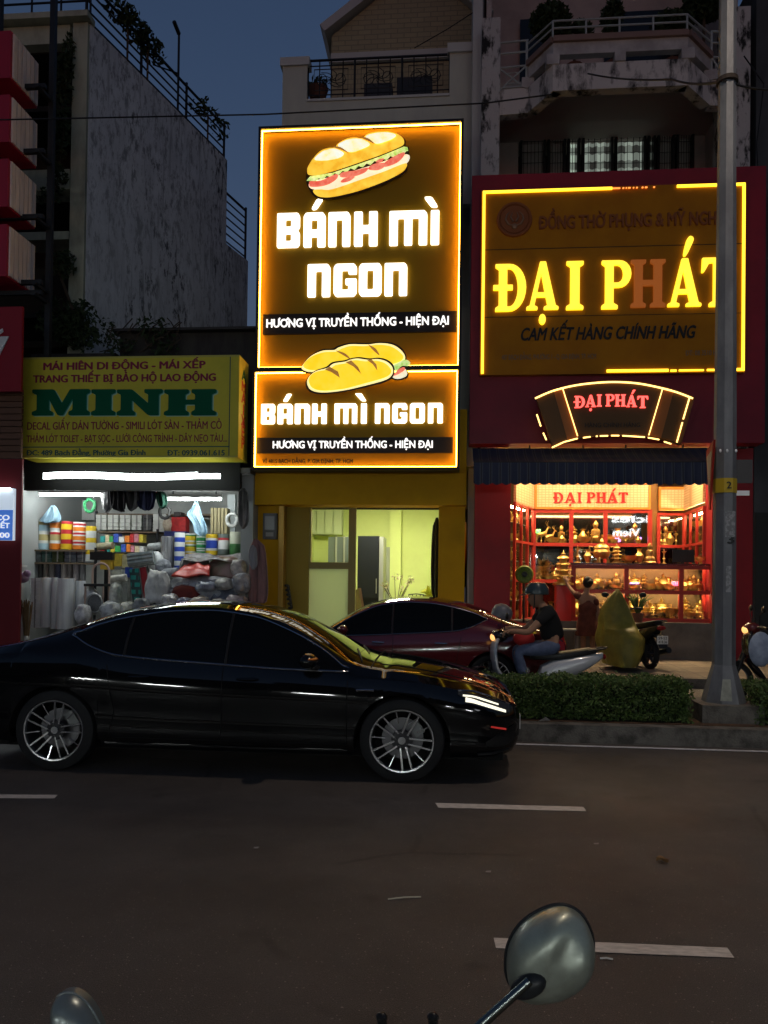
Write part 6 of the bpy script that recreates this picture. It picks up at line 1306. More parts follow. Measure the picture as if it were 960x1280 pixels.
for i,wn_ in enumerate(('left','middle','right')):
    hh=(zA[2]-zA[1])*.66
    row((['candle','bowl','vase','candle'],['vase','bowl','candle','bowl','vase'],['bowl','candle','vase','bowl','candle'])[i],cab[i]+.05,cab[i+1]-.05,YC+.2,zA[1]+.013,hh*.6,f'at the front of the middle shelf behind the {wn_} cabinet pane')
    row((['candle','bowl','vase'],['vase','bowl','candle','bowl'],['bowl','candle','vase'])[i],cab[i]+.05,cab[i+1]-.05,YC+.2,zA[2]+.013,hh*.6,f'at the front of the top shelf behind the {wn_} cabinet pane')
    row((['deer','deer','seated'],['pagoda','vase','candle','seated'],['bowl','vase','bowl','seated'])[i],cab[i]+.06,cab[i+1]-.06,YC+.4,zA[2]+.013,hh,f'on the top shelf behind the {wn_} cabinet pane')
    row((['seated','candle','pagoda','candle','seated','vase'],['pagoda','censer','candle','vase','seated'],['censer','seated','vase','vase','pagoda'])[i],cab[i]+.06,cab[i+1]-.06,YC+.4,zA[1]+.013,hh,f'on the middle shelf behind the {wn_} cabinet pane')
    row((['candle','vase','candle'],['vase','vase','bowl'],['vase','censer'])[i],cab[i]+.06,cab[i+1]-.06,YC+.4,zA[0]+.013,hh,f'on the bottom shelf behind the {wn_} cabinet pane')
def wing_row(kinds,a,d,n,L,z,h,where):
    m=len(kinds)
    for i,k in enumerate(kinds): p=a+d*(L*(i+.5)/m)+n*.25; put(k,(p.x,p.y,z+.011),h*(.5 if k=='bowl' else .85),where,r.uniform(-.5,.5))
zl6=sorted(zB[:3]+[(zB[0]+zB[1])/2,(zB[1]+zB[2])/2,(zB[2]+zB[3])/2]); nmz=('lowest','second','third','fourth','fifth','top')
for i,z in enumerate(zl6): wing_row((['vase','candle','bowl','seated'],['bowl','candle','vase','bowl'],['candle','seated','vase','candle'],['bowl','vase','candle','pagoda'],['candle','bowl','seated','vase'],['bowl','candle','vase','candle'])[i],wa,wd,wn,wL,z,.34,f'on the {nmz[i]} shelf of the angled left cabinet')
zr6=sorted(zR[:3]+[(zR[0]+zR[1])/2,(zR[1]+zR[2])/2,(zR[2]+zR[3])/2])
for i,z in enumerate(zr6[2:]): wing_row((['vase','candle','bowl','seated'],['bowl','candle','vase','bowl'],['candle','seated','pagoda','candle'],['bowl','vase','candle','bowl'])[i],a2,d2,n2,L2_,z,.34,f'on the {nmz[i+2]} shelf of the angled cabinet beside the lamp post')
row(['candle','seated','vase','candle'],c1[0]+.06,c2[0]-.04,YR+.28,zR[2]+.013,.5,'on the top shelf behind the black monitor'); row(['censer','vase','bowl'],c1[0]+.06,c2[0]-.04,YR+.28,zR[1]+.013,.5,'on the middle shelf behind the black monitor')
# pieces on top of the counter and the red box
ztop=kz[2]+.076
def on_top(kind,px,h,where,Y=15.8): put(kind,(at(px,700,Y).x,Y,ztop),h,where)
on_top('censer',752,.52,'large on the counter top in front of the cabinet'); on_top('pagoda',771,.42,'on the counter top right of the big incense burner'); on_top('candle',722,.36,'at the left end of the counter top'); on_top('vase',735,.28,'on the counter top left of the big incense burner'); on_top('bowl',786,.16,'on the counter top near the middle'); on_top('seated',812,.42,'on the counter top in front of the brown panel'); on_top('vase',799,.30,'on the counter top between bowl and figure'); on_top('candle',830,.30,'on the counter top beside the monitor'); on_top('bowl',878,.15,'at the right end of the counter top')
x0,x1,z0,z1=rect(697,733,716,773,15.1); mb=MB(); mb.box(x0,x1,15.27,15.37,z0,z1); mb.box(x0,x1,15.37,15.40,z0,z1)
e=empty('red_box_stand',((x0+x1)/2,15.3,SHZ0),'bright red lacquered box stand left of the counter','stand'); mb.bm.free()
mb=MB(); mb.box(x0,x1,15.27,15.27+(x1-x0),SHZ0,z1); mb.build('box',pbr('bright_red_lacquer',(.62,.025,.02),.3),e,bevel=.01); mb=MB(); mb.box(x0-.02,x1+.02,15.25,15.29+(x1-x0),z1,z1+.025); mb.build('top',REDF,e)
put('pagoda',((x0+x1)/2,15.4,z1+.026),at(706,690,15.4).z-z1+.03,'standing on the bright red box')
# lotus lamps
for px,py,Y,c,l in ((793,731,YK+.3,(.30,.12,1.0),'violet glowing lotus lamp behind the middle counter pane'),(845,729.5,YK+.3,(1.0,.10,.22),'pink glowing lotus lamp behind the middle counter pane'),(772,675,YC+.3,(.75,.3,1.0),'pale violet glowing lotus lamp on the top cabinet shelf'),(797,674,YC+.3,(.45,.2,1.0),'purple glowing lotus lamp on the top cabinet shelf, rightmost'),(671,664,YC+.3,(.1,.9,.15),'small green glowing lotus lamp on the top cabinet shelf')):
    p=at(px,py,Y); zz_=(kz[1]+.013 if Y<16.5 else zA[2]+.013); e=empty('lotus_lamp',(p.x,Y,zz_),l,'lamp','glowing lotus lamps'); mb=MB()
    for k in range(8): a=k*math.pi/4; mb.ball((p.x+.05*math.cos(a),Y+.05*math.sin(a),p.z),(.03,.02,.055),Matrix.Rotation(a,3,'Z')@Matrix.Rotation(.6,3,'Y'),8,5)
    mb.build('petals',glow('lotus_'+l.split()[0],c,3.0),e,smooth=True); mb=MB(); mb.lathe([(.05,0),(.05,.02),(.012,.03),(.012,max(.05,p.z-zz_))],(p.x,Y,zz_),10); mb.build('stem',BRASSD,e)
# monitor, green fan, plants at the counter, gold cup
e=empty('monitor',(at(856,700,15.75).x,15.75,ztop),'black flat monitor on the counter seen from behind','monitor'); x0,x1,z0,z1=rect(841,687,868,703,15.75)
mb=MB(); mb.box(x0,x1,15.75,15.79,z0,z1); mb.build('screen',pbr('monitor_black',(.012,.012,.013),.4),e,bevel=.008); mb=MB(); xm=(x0+x1)/2; mb.box(xm-.03,xm+.03,15.80,15.83,ztop,z0+.1); mb.build('neck',BLACK,e); mb=MB(); mb.box(xm-.12,xm+.12,15.72,15.9,ztop,ztop+.015); mb.build('base',BLACK,e)
p=at(655.5,718,15.0); e=empty('green_fan',(p.x,15.0,.15),'round green pedestal fan in front of the left cabinet','fan')
rr=11.3*15/F_PX; mb=MB(); mb.lathe([(rr*.3,.03),(rr*.85,.05),(rr,0),(rr*.85,-.06),(0,-.08)],(p.x,15.0,p.z),28,Matrix.Rotation(R(90),3,'X')); mb.build('guard',pbr('lime_plastic',(.13,.19,.015),.5,col2=(.07,.10,.01),scale=30),e,smooth=True)
mb=MB(); mb.lathe([(0,.09),(rr*.28,.08),(rr*.33,.03),(rr*.33,-.1),(0,-.12)],(p.x,15.0,p.z),16,Matrix.Rotation(R(90),3,'X')); mb.build('hub',BLACK,e,smooth=True)
mb=MB(); mb.tube([(p.x,15.08,.15),(p.x,15.08,p.z-.05)],.02,8); mb.build('pole',BLACK,e); mb=MB(); mb.lathe([(0,0),(.2,0),(.2,.03),(.03,.06)],(p.x,15.08,.15),16); mb.build('foot',BLACK,e)
p=at(797,770,15.15); e=empty('spiky_plant',(p.x,15.15,zp+.0),'spiky potted plant on the plinth behind the yellow tarpaulin','plant'); mb=MB(); r=random.Random(2)
for k in range(16):
    a=r.uniform(0,6.28); u=r.uniform(.1,.32); q=[Vector((p.x,15.15,zp+.12)),Vector((p.x+u*.5*math.cos(a),15.15+u*.3*math.sin(a),zp+.42)),Vector((p.x+u*math.cos(a),15.15+u*.4*math.sin(a),zp+.62-u*.4))]; mb.tube(q,[.012,.016,.003],4)
mb.build('leaves',LEAF,e); mb=MB(); mb.lathe([(0,0),(.09,0),(.12,.18),(.1,.17),(0,.15)],(p.x,15.15,zp+.001),12); mb.build('pot',pbr('terracotta',(.16,.07,.045),.8),e)
# ------------------------------------------------------------------ sedans
RUBBER=pbr('tyre_rubber',(.012,.012,.013),.75,bump=.1,bscale=80); ALLOY=pbr('machined_alloy',(.72,.73,.75),.22,1.0); ALLOYD=pbr('dark_alloy',(.06,.06,.065),.35,.8); CHROME=pbr('satin_chrome',(.55,.57,.60),.16,1.0)
WELL=pbr('wheel_well',(.006,.006,.006),.9); CARGLASS=pbr('tinted_car_glass',(.004,.0045,.005),.04,spec=.16); SEAM=pbr('panel_seam',(.003,.003,.003),.8)
def lerp(a,b,t): return a+(b-a)*t
def curve(tab):
    """smooth monotone curve through (x, value) pairs"""
    xs=[p[0] for p in tab]; ys=[p[1] for p in tab]; n=len(xs)
    d=[(ys[i+1]-ys[i])/(xs[i+1]-xs[i]) for i in range(n-1)]; m=[d[0]]+[0 if d[i-1]*d[i]<=0 else 2*d[i-1]*d[i]/(d[i-1]+d[i]) for i in range(1,n-1)]+[d[-1]]
    def f(x):
        if x<=xs[0]: return ys[0]
        if x>=xs[-1]: return ys[-1]
        i=max(k for k in range(n-1) if xs[k]<=x); h=xs[i+1]-xs[i]; t=(x-xs[i])/h
        return (1+2*t)*(1-t)**2*ys[i]+t*(1-t)**2*h*m[i]+t*t*(3-2*t)*ys[i+1]+t*t*(t-1)*h*m[i+1]
    return f
AXF,AXR,WR,ARCH=1.41,-1.41,.335,.375
c_w=curve([(-2.46,.66),(-2.40,.74),(-2.2,.83),(-1.8,.875),(-1.2,.895),(0,.90),(1.2,.895),(1.7,.87),(2.05,.815),(2.22,.72),(2.31,.60),(2.345,.50)])
c_zb=curve([(-2.46,.42),(-2.36,.32),(-2.1,.26),(-1.7,.21),(0,.20),(1.7,.20),(2.1,.20),(2.27,.22),(2.325,.27),(2.345,.32)])
c_belt=curve([(-2.46,.80),(-2.3,.89),(-1.9,.955),(-1.3,.955),(-.5,.905),(.5,.865),(1.1,.835),(1.6,.790),(2.0,.705),(2.2,.645),(2.31,.60),(2.345,.54)])
c_top=curve([(-2.46,.86),(-2.40,.95),(-2.1,1.01),(-1.84,1.06),(-1.45,1.195),(-1.19,1.285),(-.87,1.368),(-.5,1.408),(-.22,1.412),(.1,1.378),(.4,1.29),(.75,1.11),(1.0,.965),(1.12,.930),(1.4,.900),(1.78,.838),(2.04,.772),(2.2,.716),(2.30,.655),(2.345,.57)])
c_edge=curve([(-2.46,.845),(-2.40,.925),(-2.1,.98),(-1.84,1.03),(-1.45,1.14),(-1.19,1.225),(-.87,1.318),(-.5,1.366),(-.22,1.368),(.1,1.336),(.4,1.245),(.75,1.062),(1.0,.93),(1.12,.897),(1.4,.870),(1.78,.808),(2.04,.742),(2.2,.688),(2.30,.63),(2.345,.555)])
c_we=curve([(-2.46,.50),(-2.40,.60),(-2.1,.70),(-1.78,.70),(-1.45,.63),(-1.0,.585),(-.25,.575),(.40,.585),(.75,.63),(1.08,.735),(1.25,.75),(1.6,.70),(1.95,.61),(2.2,.53),(2.31,.44),(2.345,.38)])
def side_y(x,z):
    w,zb,zl=c_w(x),c_zb(x),c_belt(x)
    if z<=zl:
        t=max(0,(z-zb)/(zl-zb)); y=w
        if t<.24: y-=.085*(1-t/.24)**2
        if t>.62: y-=.055*((t-.62)/.38)**2
        y-=.020*math.exp(-((t-.40)/.16)**2)
        return y
    ze=max(c_edge(x),zl+.004); s=min(1,(z-zl)/(ze-zl)); a=w-.055; e=c_we(x)
    return lerp(a,e,s)+.03*math.sin(math.pi*s)*(1 if ze-zl>.1 else 0)
def top_z(x,y):
    e=c_we(x); t=min(1,abs(y)/e); return c_edge(x)+(c_top(x)-c_edge(x))*(1-t**2.4)
def arch_z(x):
    z=c_zb(x)
    for ax in (AXF,AXR):
        if abs(x-ax)<ARCH: z=max(z,WR+math.sqrt(ARCH**2-(x-ax)**2)*1.0)
    return z
def sedan(root,paint,style):
    st=sorted(set([round(-2.46+.06*k,3) for k in range(82) if -2.46+.06*k<2.34]+[2.345,2.335,2.32,-2.43]+[ax+s*ARCH*q for ax in (AXF,AXR) for s in (-1,1) for q in (1.0005,.999,.985,.95,.9,.82,.7,.55,.4,.2)]+[AXF,AXR]))
    mb=MB(); NS,NG,NT=14,7,9; rings=[]
    for x in st:
        zb=arch_z(x); zl=max(c_belt(x),zb+.02); half=[]
        for k in range(NS+1): z=lerp(zb,zl,k/NS); half.append((side_y(x,min(z,c_belt(x))),z))
        ze=max(c_edge(x),zl+.004)
        for k in range(1,NG+1): z=lerp(zl,ze,k/NG); half.append((side_y(x,z),z))
        e=half[-1][0]
        for k in range(1,NT+1):
            y=e*(1-k/NT); half.append((y,max(ze-.0,top_z(x,y)) if k else ze))
        ring=[mb.v((x,-y,z)) for y,z in half]+[mb.v((x,y,z)) for y,z in reversed(half[:-1])]
        rings.append(ring)
    for a,b in zip(rings,rings[1:]):
        for k in range(len(a)-1): mb.f([a[k],a[k+1],b[k+1],b[k]])
        mb.f([a[-1],a[0],b[0],b[-1]])
    mb.f(rings[0]); mb.f(rings[-1][::-1])
    body=mb.build('body',paint,root,smooth=True)
    # glass
    def side_glass(name,xs,lo,hi,par,mat=CARGLASS,off=.004,sides=(-1,1)):
        for s in sides:
            mb=MB(); n=14
            mb.grid(lambda u,v:(lambda x:(lambda z:(x,s*(side_y(x,z)+off),z))(lerp(lo(x),hi(x),v)))(lerp(xs[0],xs[1],u)),n,6)
            mb.build(name,mat,par,smooth=True)
    dlo=curve([(-1.32,1.120),(-1.12,1.03),(-.9,.972),(-.2,.925),(.5,.889),(.96,.878)]); dhi=curve([(-1.32,1.130),(-1.15,1.20),(-.87,1.272),(-.5,1.327),(-.2,1.336),(.15,1.294),(.45,1.188),(.75,1.032),(.96,.888)])
    for xs in ((-1.32,-.86),(-.83,-.02),(.01,.96)): side_glass('side_window',xs,dlo,dhi,root)
    for s in (-1,1):
        mb=MB(); pts=[]; n=40
        for k in range(n+1): x=lerp(-1.34,.98,k/n); pts.append((x,dlo(x)-.004))
        for k in range(n+1): x=lerp(.98,-1.34,k/n); pts.append((x,dhi(x)+.006))
        mb.tube([(x,s*(side_y(x,z)+.007),z) for x,z in pts],.0075,6,closed=True); mb.build('window_trim',style['trim'],root,smooth=True)
        for xx in (-.845,-.005): mb=MB(); mb.tube([(xx,s*(side_y(xx,lerp(dlo(xx),dhi(xx),k/6))+.006),lerp(dlo(xx),dhi(xx),k/6)) for k in range(7)],.012,6); mb.build('window_pillar',BLACK,root)
        # doors: seams and handles
        for xs,nm in (((-.02,.98),'front'),((-.90,-.02),'rear')):
            mb=MB(); xa,xb=xs
            def P(x,z): return (x,s*(side_y(x,z)+.0015),z)
            pts=[P(xb,lerp(.30,dlo(xb)-.02,k/8)) for k in range(9)] if nm=='front' else []
            if pts: mb.tube(pts,.0035,4)
            pts=[P(xa if nm=='front' else lerp(-1.02,xa-.0,min(1,max(0,1-abs(k-3)/8))) ,lerp(.30,.89,k/8)) for k in range(9)]; mb.tube(pts,.0035,4)
            pts=[P(lerp(xa,xb,k/10),.30) for k in range(11)]; mb.tube(pts,.0035,4); mb.build('door_seam',SEAM,root)
            hx=xa+.12; mb=MB(); mb.tube([(hx+.17*k/6,s*(side_y(hx,.80)+.012+.012*math.sin(math.pi*k/6)),.80+.004*k/6) for k in range(7)],[.008,.012,.013,.013,.013,.012,.008],8); mb.build('door_handle',style['handle'],root,smooth=True)
        mb=MB(); mb.tube([(x,s*(side_y(x,.245)+.004),.245) for x in [lerp(-.98,.98,k/14) for k in range(15)]],.013,6); mb.build('sill_trim',style['sill'],root,smooth=True)
        # mirrors
        mb=MB(); yb=side_y(.72,.90); mb.ball((.68,s*(yb+.13),.965),(.075,.11,.065),None,14,9); mb.build('mirror',paint,root,smooth=True)
        mo=bpy.data.objects[root.children[-1].name]
        mb=MB(); mb.bar((.73,s*(yb-.01),.895),(.70,s*(yb+.08),.925),.05,.03); mb.build('mirror_arm',BLACK,mo)
        mb=MB(); mb.ball((.705,s*(yb+.14),.985),(.055,.095,.016),None,10,6); mb.build('indicator',pbr('amber_lens',(.45,.14,.03),.15),mo,smooth=True)
        # lamps
        LENS=pbr('lamp_lens',(.35,.36,.37),.05)
        def lamp(nm,lo,hi,m,off=.005):
            xa,xb=lo[0][0],lo[-1][0]; f0,f1=curve(lo),curve(hi); mb=MB()
            mb.grid(lambda u,v:(lambda x:(lambda z:(x,s*(side_y(x,z)+off),z))(lerp(f0(x),f1(x),v)))(lerp(xa,xb,u)),16,5); return mb.build(nm,m,root,smooth=True)
        hl=lamp('headlight',[(1.84,.71),(1.95,.655),(2.1,.600),(2.25,.555)],[(1.84,.738),(1.95,.728),(2.1,.682),(2.25,.615)],pbr('dark_lens',(.03,.03,.032),.05) if style['lit'] else LENS)
        if style['lit']:
            LIT=glow('headlight_lit',(1,.95,.74),1.15)
            for lo,hi in (([(1.88,.698),(1.95,.690),(2.05,.660),(2.16,.622)],[(1.88,.712),(1.95,.704),(2.05,.675),(2.16,.634)]),([(1.90,.655),(1.95,.648),(2.02,.628),(2.1,.602),(2.22,.560)],[(1.90,.692),(1.95,.680),(2.02,.655),(2.1,.628),(2.22,.580)])):
                o=lamp('light_guide',lo,hi,LIT,.010); o.parent=hl; o.matrix_parent_inverse=Matrix.Identity(4)
        lamp('tail_light',[(-2.42,.72),(-2.34,.74),(-2.22,.83),(-2.10,.88)],[(-2.42,.82),(-2.34,.86),(-2.22,.885),(-2.10,.892)],pbr('red_lens',(.22,.008,.01),.08))
        mb=MB(); mb.tube([(x,s*(side_y(x,z)+.008),z) for x,z in ((1.84,.742),(1.95,.733),(2.1,.688),(2.25,.621))],.006,5); mb.build('headlight_trim',CHROME,root)
        tl=[(-2.10,.97),(-2.36,.965),(-2.42,.93),(-2.42,.80),(-2.34,.80),(-2.24,.88)]
        mb=MB(); mb.poly([(x,s*(side_y(x,z)+.008),z) for x,z in tl]); bmesh.ops.triangulate(mb.bm,faces=mb.bm.faces); mb.build('tail_light',pbr('red_lens',(.22,.008,.01),.08),root)
        lamp('bumper_intake',[(2.06,.30),(2.18,.29),(2.30,.33)],[(2.06,.335),(2.18,.40),(2.30,.46)],pbr('intake_black',(.004,.004,.004),.7),.004)
        # front corner trim and badge
        mb=MB(); mb.tube([(x,s*(side_y(x,.40)+.008),z) for x,z in ((2.10,.455),(2.16,.44),(2.22,.425))],.008,5); mb.build('corner_reflector',pbr('red_lens',(.22,.008,.01),.08) if not style['lit'] else glow('dull_red_reflection_glow',(.8,.05,.04),.35,(.2,.01,.01)),root)  # red reflection put in as emission on the car with lit headlights
        mb=MB(); mb.tube([(x,s*(side_y(x,z)+.004),z) for x,z in ((1.05,.735),(1.12,.737),(1.19,.735))],.009,5); mb.build('side_badge',CHROME,root)
        mb=MB(); mb.tube([(x,s*(side_y(x,.245)+.01),z) for x,z in ((2.0,.235),(2.12,.24),(2.24,.262),(2.32,.30))],.012,6); mb.build('lip_spoiler',BLACK,root)
    # windscreen and rear window
    def topglass(name,xa,xb,m):
        mb=MB(); mb.grid(lambda u,v:(lambda x:(lambda y:(x,y,top_z(x,y)+.004))((v*2-1)*(c_we(x)-m)))(lerp(xa,xb,u)),14,14); mb.build(name,style.get('screen',CARGLASS),root,smooth=True)
    topglass('windscreen',.36,1.0,.05); topglass('rear_window',-1.78,-1.05,.07)
    mb=MB()
    for s in (-1,1): mb.tube([(x,s*.50,top_z(x,.5)+.002) for x in [lerp(1.2,2.1,k/10) for k in range(11)] if c_we(x)>.5],.004,4)
    mb.tube([(1.15,y*.7,top_z(1.15,y*.7)+.003) for y in [lerp(-1,1,k/10) for k in range(11)]],.006,5); mb.build('bonnet_seam',SEAM,root)
    mb=MB()
    for y0,y1 in ((-.55,-.02),(.05,.5)): mb.tube([(1.06,y0,top_z(1.06,y0)+.008),(1.01,lerp(y0,y1,.5),top_z(1.01,lerp(y0,y1,.5))+.010),(.96,y1,top_z(.96,y1)+.010)],.006,5)
    mb.build('wiper',BLACK,root)
    # front end: grille and lower intake, rear bumper insert, plates
    mb=MB()
    for k in range(7): z=.31+.022*k; mb.tube([(2.352-.09*(y/.42)**2,y,z) for y in [lerp(-.44,.44,j/10) for j in range(11)]],.006,4)
    mb.build('lower_grille',pbr('grille_black',(.01,.01,.011),.3),root)
    mb=MB(); mb.ball((2.35,0,.475),(.015,.07,.045),None,14,8); mb.build('front_emblem',CHROME,root,smooth=True)
    for nm,xx,z in (('number_plate',2.37,.40),('number_plate',-2.475,.78)): mb=MB(); mb.box(xx-.006,xx+.006,-.23,.23,z-.06,z+.06); mb.build(nm,pbr('plate_white',(.6,.6,.58),.5),root)
    mb=MB(); mb.box(-2.30,2.20,-.70,.70,.17,.30); mb.build('underbody',WELL,root)
    for ax in (AXF,AXR):
        for s in (-1,1):
            mb=MB(); n=14; arcp=[(ax+ARCH*math.cos(math.pi*k/n),WR+ARCH*math.sin(math.pi*k/n)-.004) for k in range(n+1)]; arcp=[(ax+ARCH,.21)]+arcp+[(ax-ARCH,.21)]
            yo=s*(side_y(ax,.72)-.02); yi=s*.5
            a=[mb.v((x,yo,z)) for x,z in arcp]; b=[mb.v((x,yi,z)) for x,z in arcp]
            for k in range(len(arcp)-1): mb.f([a[k],a[k+1],b[k+1],b[k]])
            mb.f(b); mb.build('wheel_well',WELL,root)
    for ax in (AXF,AXR):
        for s in (-1,1): wheel(root,ax,s)
def wheel(root,ax,s):
    m=Matrix.Rotation(R(-90)*s,3,'X')          # local +z points outwards
    yo=.865; c=Vector((ax,s*yo,WR)); rot=ax*1.7
    T=lambda r,a,h:tuple(c+m@Vector((r*math.cos(a+rot),r*math.sin(a+rot),h)))
    mb=MB(); mb.lathe([(.238,-.19),(.30,-.205),(.325,-.19),(.335,-.16),(.335,-.04),(.327,-.012),(.305,.0),(.262,.004),(.250,-.006),(.246,-.03)],c,48,m); w=mb.build('wheel',RUBBER,root,smooth=True)
    mb=MB(); mb.lathe([(.235,-.02),(.240,.004),(.252,.006),(.256,-.004),(.250,-.012)],c,48,m)
    mb.lathe([(0,-.012),(.030,-.012),(.034,-.020),(.0,-.03)],c,16,m)
    for k in range(5):
        a=2*math.pi*k/5
        for d in (-.20,.20):
            p0,p1=T(.060,a+d*1.9,-.030),T(.238,a+d*.78,-.010); mb.bar(p0,p1,.013,.022,m@Vector((0,0,1)))
        p0,p1=T(.135,a+.63,-.035),T(.238,a+.63,-.012); mb.bar(p0,p1,.009,.018,m@Vector((0,0,1)))
    mb.build('rim',ALLOY,w,smooth=True)
    mb=MB(); mb.lathe([(0,-.028),(.075,-.030),(.085,-.045),(.0,-.05)],c,24,m)
    for k in range(5): mb.lathe([(0,.0),(.011,.0),(.011,-.02)],T(.056,2*math.pi*k/5+.63,-.018),8,m)
    mb.lathe([(.238,-.025),(.225,-.06),(.225,-.18)],c,40,m); mb.build('hub',ALLOYD,w,smooth=True)
    mb=MB(); mb.lathe([(0,-.115),(.165,-.115),(.165,-.13),(0,-.13)],c,32,m); mb.build('brake_disc',pbr('brake_steel',(.20,.20,.21),.35,.9),w)
    mb=MB(); mb.obox(c+m@Vector((.11,.09,-.10)),(.08,.12,.05),m@Matrix.Rotation(.6,3,'Z')); mb.build('brake_caliper',pbr('caliper_grey',(.24,.25,.25),.4,.5),w,bevel=.01)
BLK=pbr('black_car_paint',(.003,.0032,.0038),.05,spec=.5)
RDP=pbr('maroon_car_paint',(.085,.008,.012),.16,spec=.5,coat=.8)
root=empty('black_sedan',(0,0,0),'glossy black sedan in the near lane, headlights on, nose to the right','car')
sedan(root,BLK,{'trim':CHROME,'handle':BLK,'sill':BLK,'lit':True})
xc=(at(66.5,929,6.15).x+at(502,933,6.15).x)/2; kx_=(at(502,933,6.15).x-at(66.5,929,6.15).x)/2.82
root.location=(xc,6.15+.865,0); root.scale=(kx_,1.0,1.0); root.rotation_euler=(0,0,R(0))
BLACKCAR_K=kx_
root=empty('maroon_sedan',(0,0,0),'dark red sedan passing on the far side of the hedge, nose to the left','car')
sedan(root,RDP,{'trim':CHROME,'handle':CHROME,'sill':RDP,'lit':False})
root.location=(at(489,800,10.2).x,10.2+.87,0); root.scale=(.95,.95,.985); root.rotation_euler=(0,0,math.pi)

# ------------------------------------------------------------------ scooters
def scooter(root,body_m,panel_m,seat_m=BLACK,lit=False,plate=True,mirrors=True):
    """a step-through scooter along +x, wheels on z = 0, centred on the origin"""
    xf,xr,wr=.64,-.62,.27
    for x,nm in ((xf,'front'),(xr,'rear')):
        m=Matrix.Rotation(R(90),3,'X'); mb=MB(); mb.lathe([(.20,-.035),(.245,-.05),(.268,-.025),(.27,0),(.268,.025),(.245,.05),(.20,.035)],(x,0,wr),30,m); wo=mb.build('wheel',RUBBER,root,smooth=True)
        mb=MB(); mb.lathe([(.205,-.03),(.19,-.03),(.185,0),(.19,.03),(.205,.03)],(x,0,wr),30,m)
        for k in range(6): a=k*math.pi/3; mb.bar((x+.03*math.cos(a),0,wr+.03*math.sin(a)),(x+.19*math.cos(a),0,wr+.19*math.sin(a)),.02,.03,(0,1,0))
        mb.lathe([(.04,-.05),(.04,.05)],(x,0,wr),12,m); mb.build('rim',ALLOYD,wo,smooth=True)
    mb=MB()
    for s in (-1,1): mb.tube([(xf,s*.075,wr),(xf-.10,s*.075,.55),(xf-.16,s*.04,.72)],.022,8)
    mb.build('fork',STEEL,root,smooth=True)
    mb=MB(); mb.grid(lambda u,v:(xf+.30*math.cos(R(20+130*u)),(v-.5)*.15*(1-.25*abs(u-.5)),wr+.30*math.sin(R(20+130*u))+.012*math.cos((v-.5)*3)),12,4); mb.build('front_fender',body_m,root,smooth=True,recalc=False)
    shield=curve([(0,.14),(.25,.20),(.6,.22),(.85,.17),(1,.11)]); cx=curve([(0,.20),(.2,.30),(.5,.44),(.8,.46),(1,.42)])
    mb=MB(); mb.grid(lambda u,v:(cx(u)+.06*math.cos((v-.5)*3.0)-.02,(v-.5)*2*shield(u),.24+.72*u),12,10); sh=mb.build('leg_shield',panel_m,root,smooth=True,recalc=False); so_=sh.modifiers.new('thickness','SOLIDIFY'); so_.thickness=.03
    mb=MB(); mb.box(-.15,.30,-.15,.15,.22,.29); mb.build('floorboard',BLACK,root,bevel=.02)
    # rear body
    prof=[(-.08,.28,.12,.14),(-.16,.44,.15,.17),(-.36,.54,.155,.17),(-.62,.62,.145,.14),(-.85,.70,.11,.085),(-.98,.76,.055,.04)]
    mb=MB(); rings=[]
    for x,z,hw,hh in prof: rings.append([mb.v((x,hw*math.copysign(abs(math.cos(a))**.7,math.cos(a)),z+hh*math.copysign(abs(math.sin(a))**.7,math.sin(a)))) for a in [2*math.pi*k/16 for k in range(16)]])
    for a,b in zip(rings,rings[1:]):
        for k in range(16): mb.f([a[k],a[(k+1)%16],b[(k+1)%16],b[k]])
    mb.f(rings[0]); mb.f(rings[-1]); mb.build('body_panel',panel_m,root,smooth=True)
    mb=MB(); rings=[]
    for x,z,hw,hh in ((-.02,.72,.07,.03),(-.10,.735,.115,.05),(-.35,.735,.14,.055),(-.55,.765,.14,.055),(-.80,.81,.12,.05),(-.90,.82,.07,.03)): rings.append([mb.v((x,hw*math.copysign(abs(math.cos(a))**.6,math.cos(a)),z+hh*math.copysign(abs(math.sin(a))**.6,math.sin(a)))) for a in [2*math.pi*k/14 for k in range(14)]])
    for a,b in zip(rings,rings[1:]):
        for k in range(14): mb.f([a[k],a[(k+1)%14],b[(k+1)%14],b[k]])
    mb.f(rings[0]); mb.f(rings[-1]); mb.build('seat',seat_m,root,smooth=True)
    mb=MB(); mb.tube([(-.78,-.12,.82),(-1.0,-.10,.86),(-1.04,0,.87),(-1.0,.10,.86),(-.78,.12,.82)],.014,8); mb.build('grab_rail',STEEL,root,smooth=True)
    mb=MB(); mb.ball((-1.0,0,.74),(.03,.085,.04),None,12,8); mb.build('tail_light',pbr('red_lens',(.22,.008,.01),.08),root,smooth=True)
    mb=MB(); mb.grid(lambda u,v:(-.86-.22*u,(v-.5)*.16,.62-.22*u*u),6,2); rf=mb.build('rear_fender',BLACK,root,recalc=False)
    if plate: 
        mb=MB(); mb.box(-1.045,-1.035,-.10,.10,.47,.61); pm=mb.build('number_plate',pbr('plate_white',(.6,.6,.58),.5),root)
        me=text_mesh('59-S2',.02); xs=[v.co.x for v in me.vertices]; a,b=min(xs),max(xs)
        for line,z0 in (('59-S2',.55),('418.36',.485)):
            me=text_mesh(line,.02); xs=[v.co.x for v in me.vertices]; a,b=min(xs),max(xs)
            for v in me.vertices: X,Y_,Z=v.co; v.co=(-1.046-abs(Z)*.1,(.5-(X-a)/(b-a))*.16,z0+Y_/cap_height()*.045)
            me.materials.clear(); me.materials.append(BLACK); link('plate_number',me,None,pm)
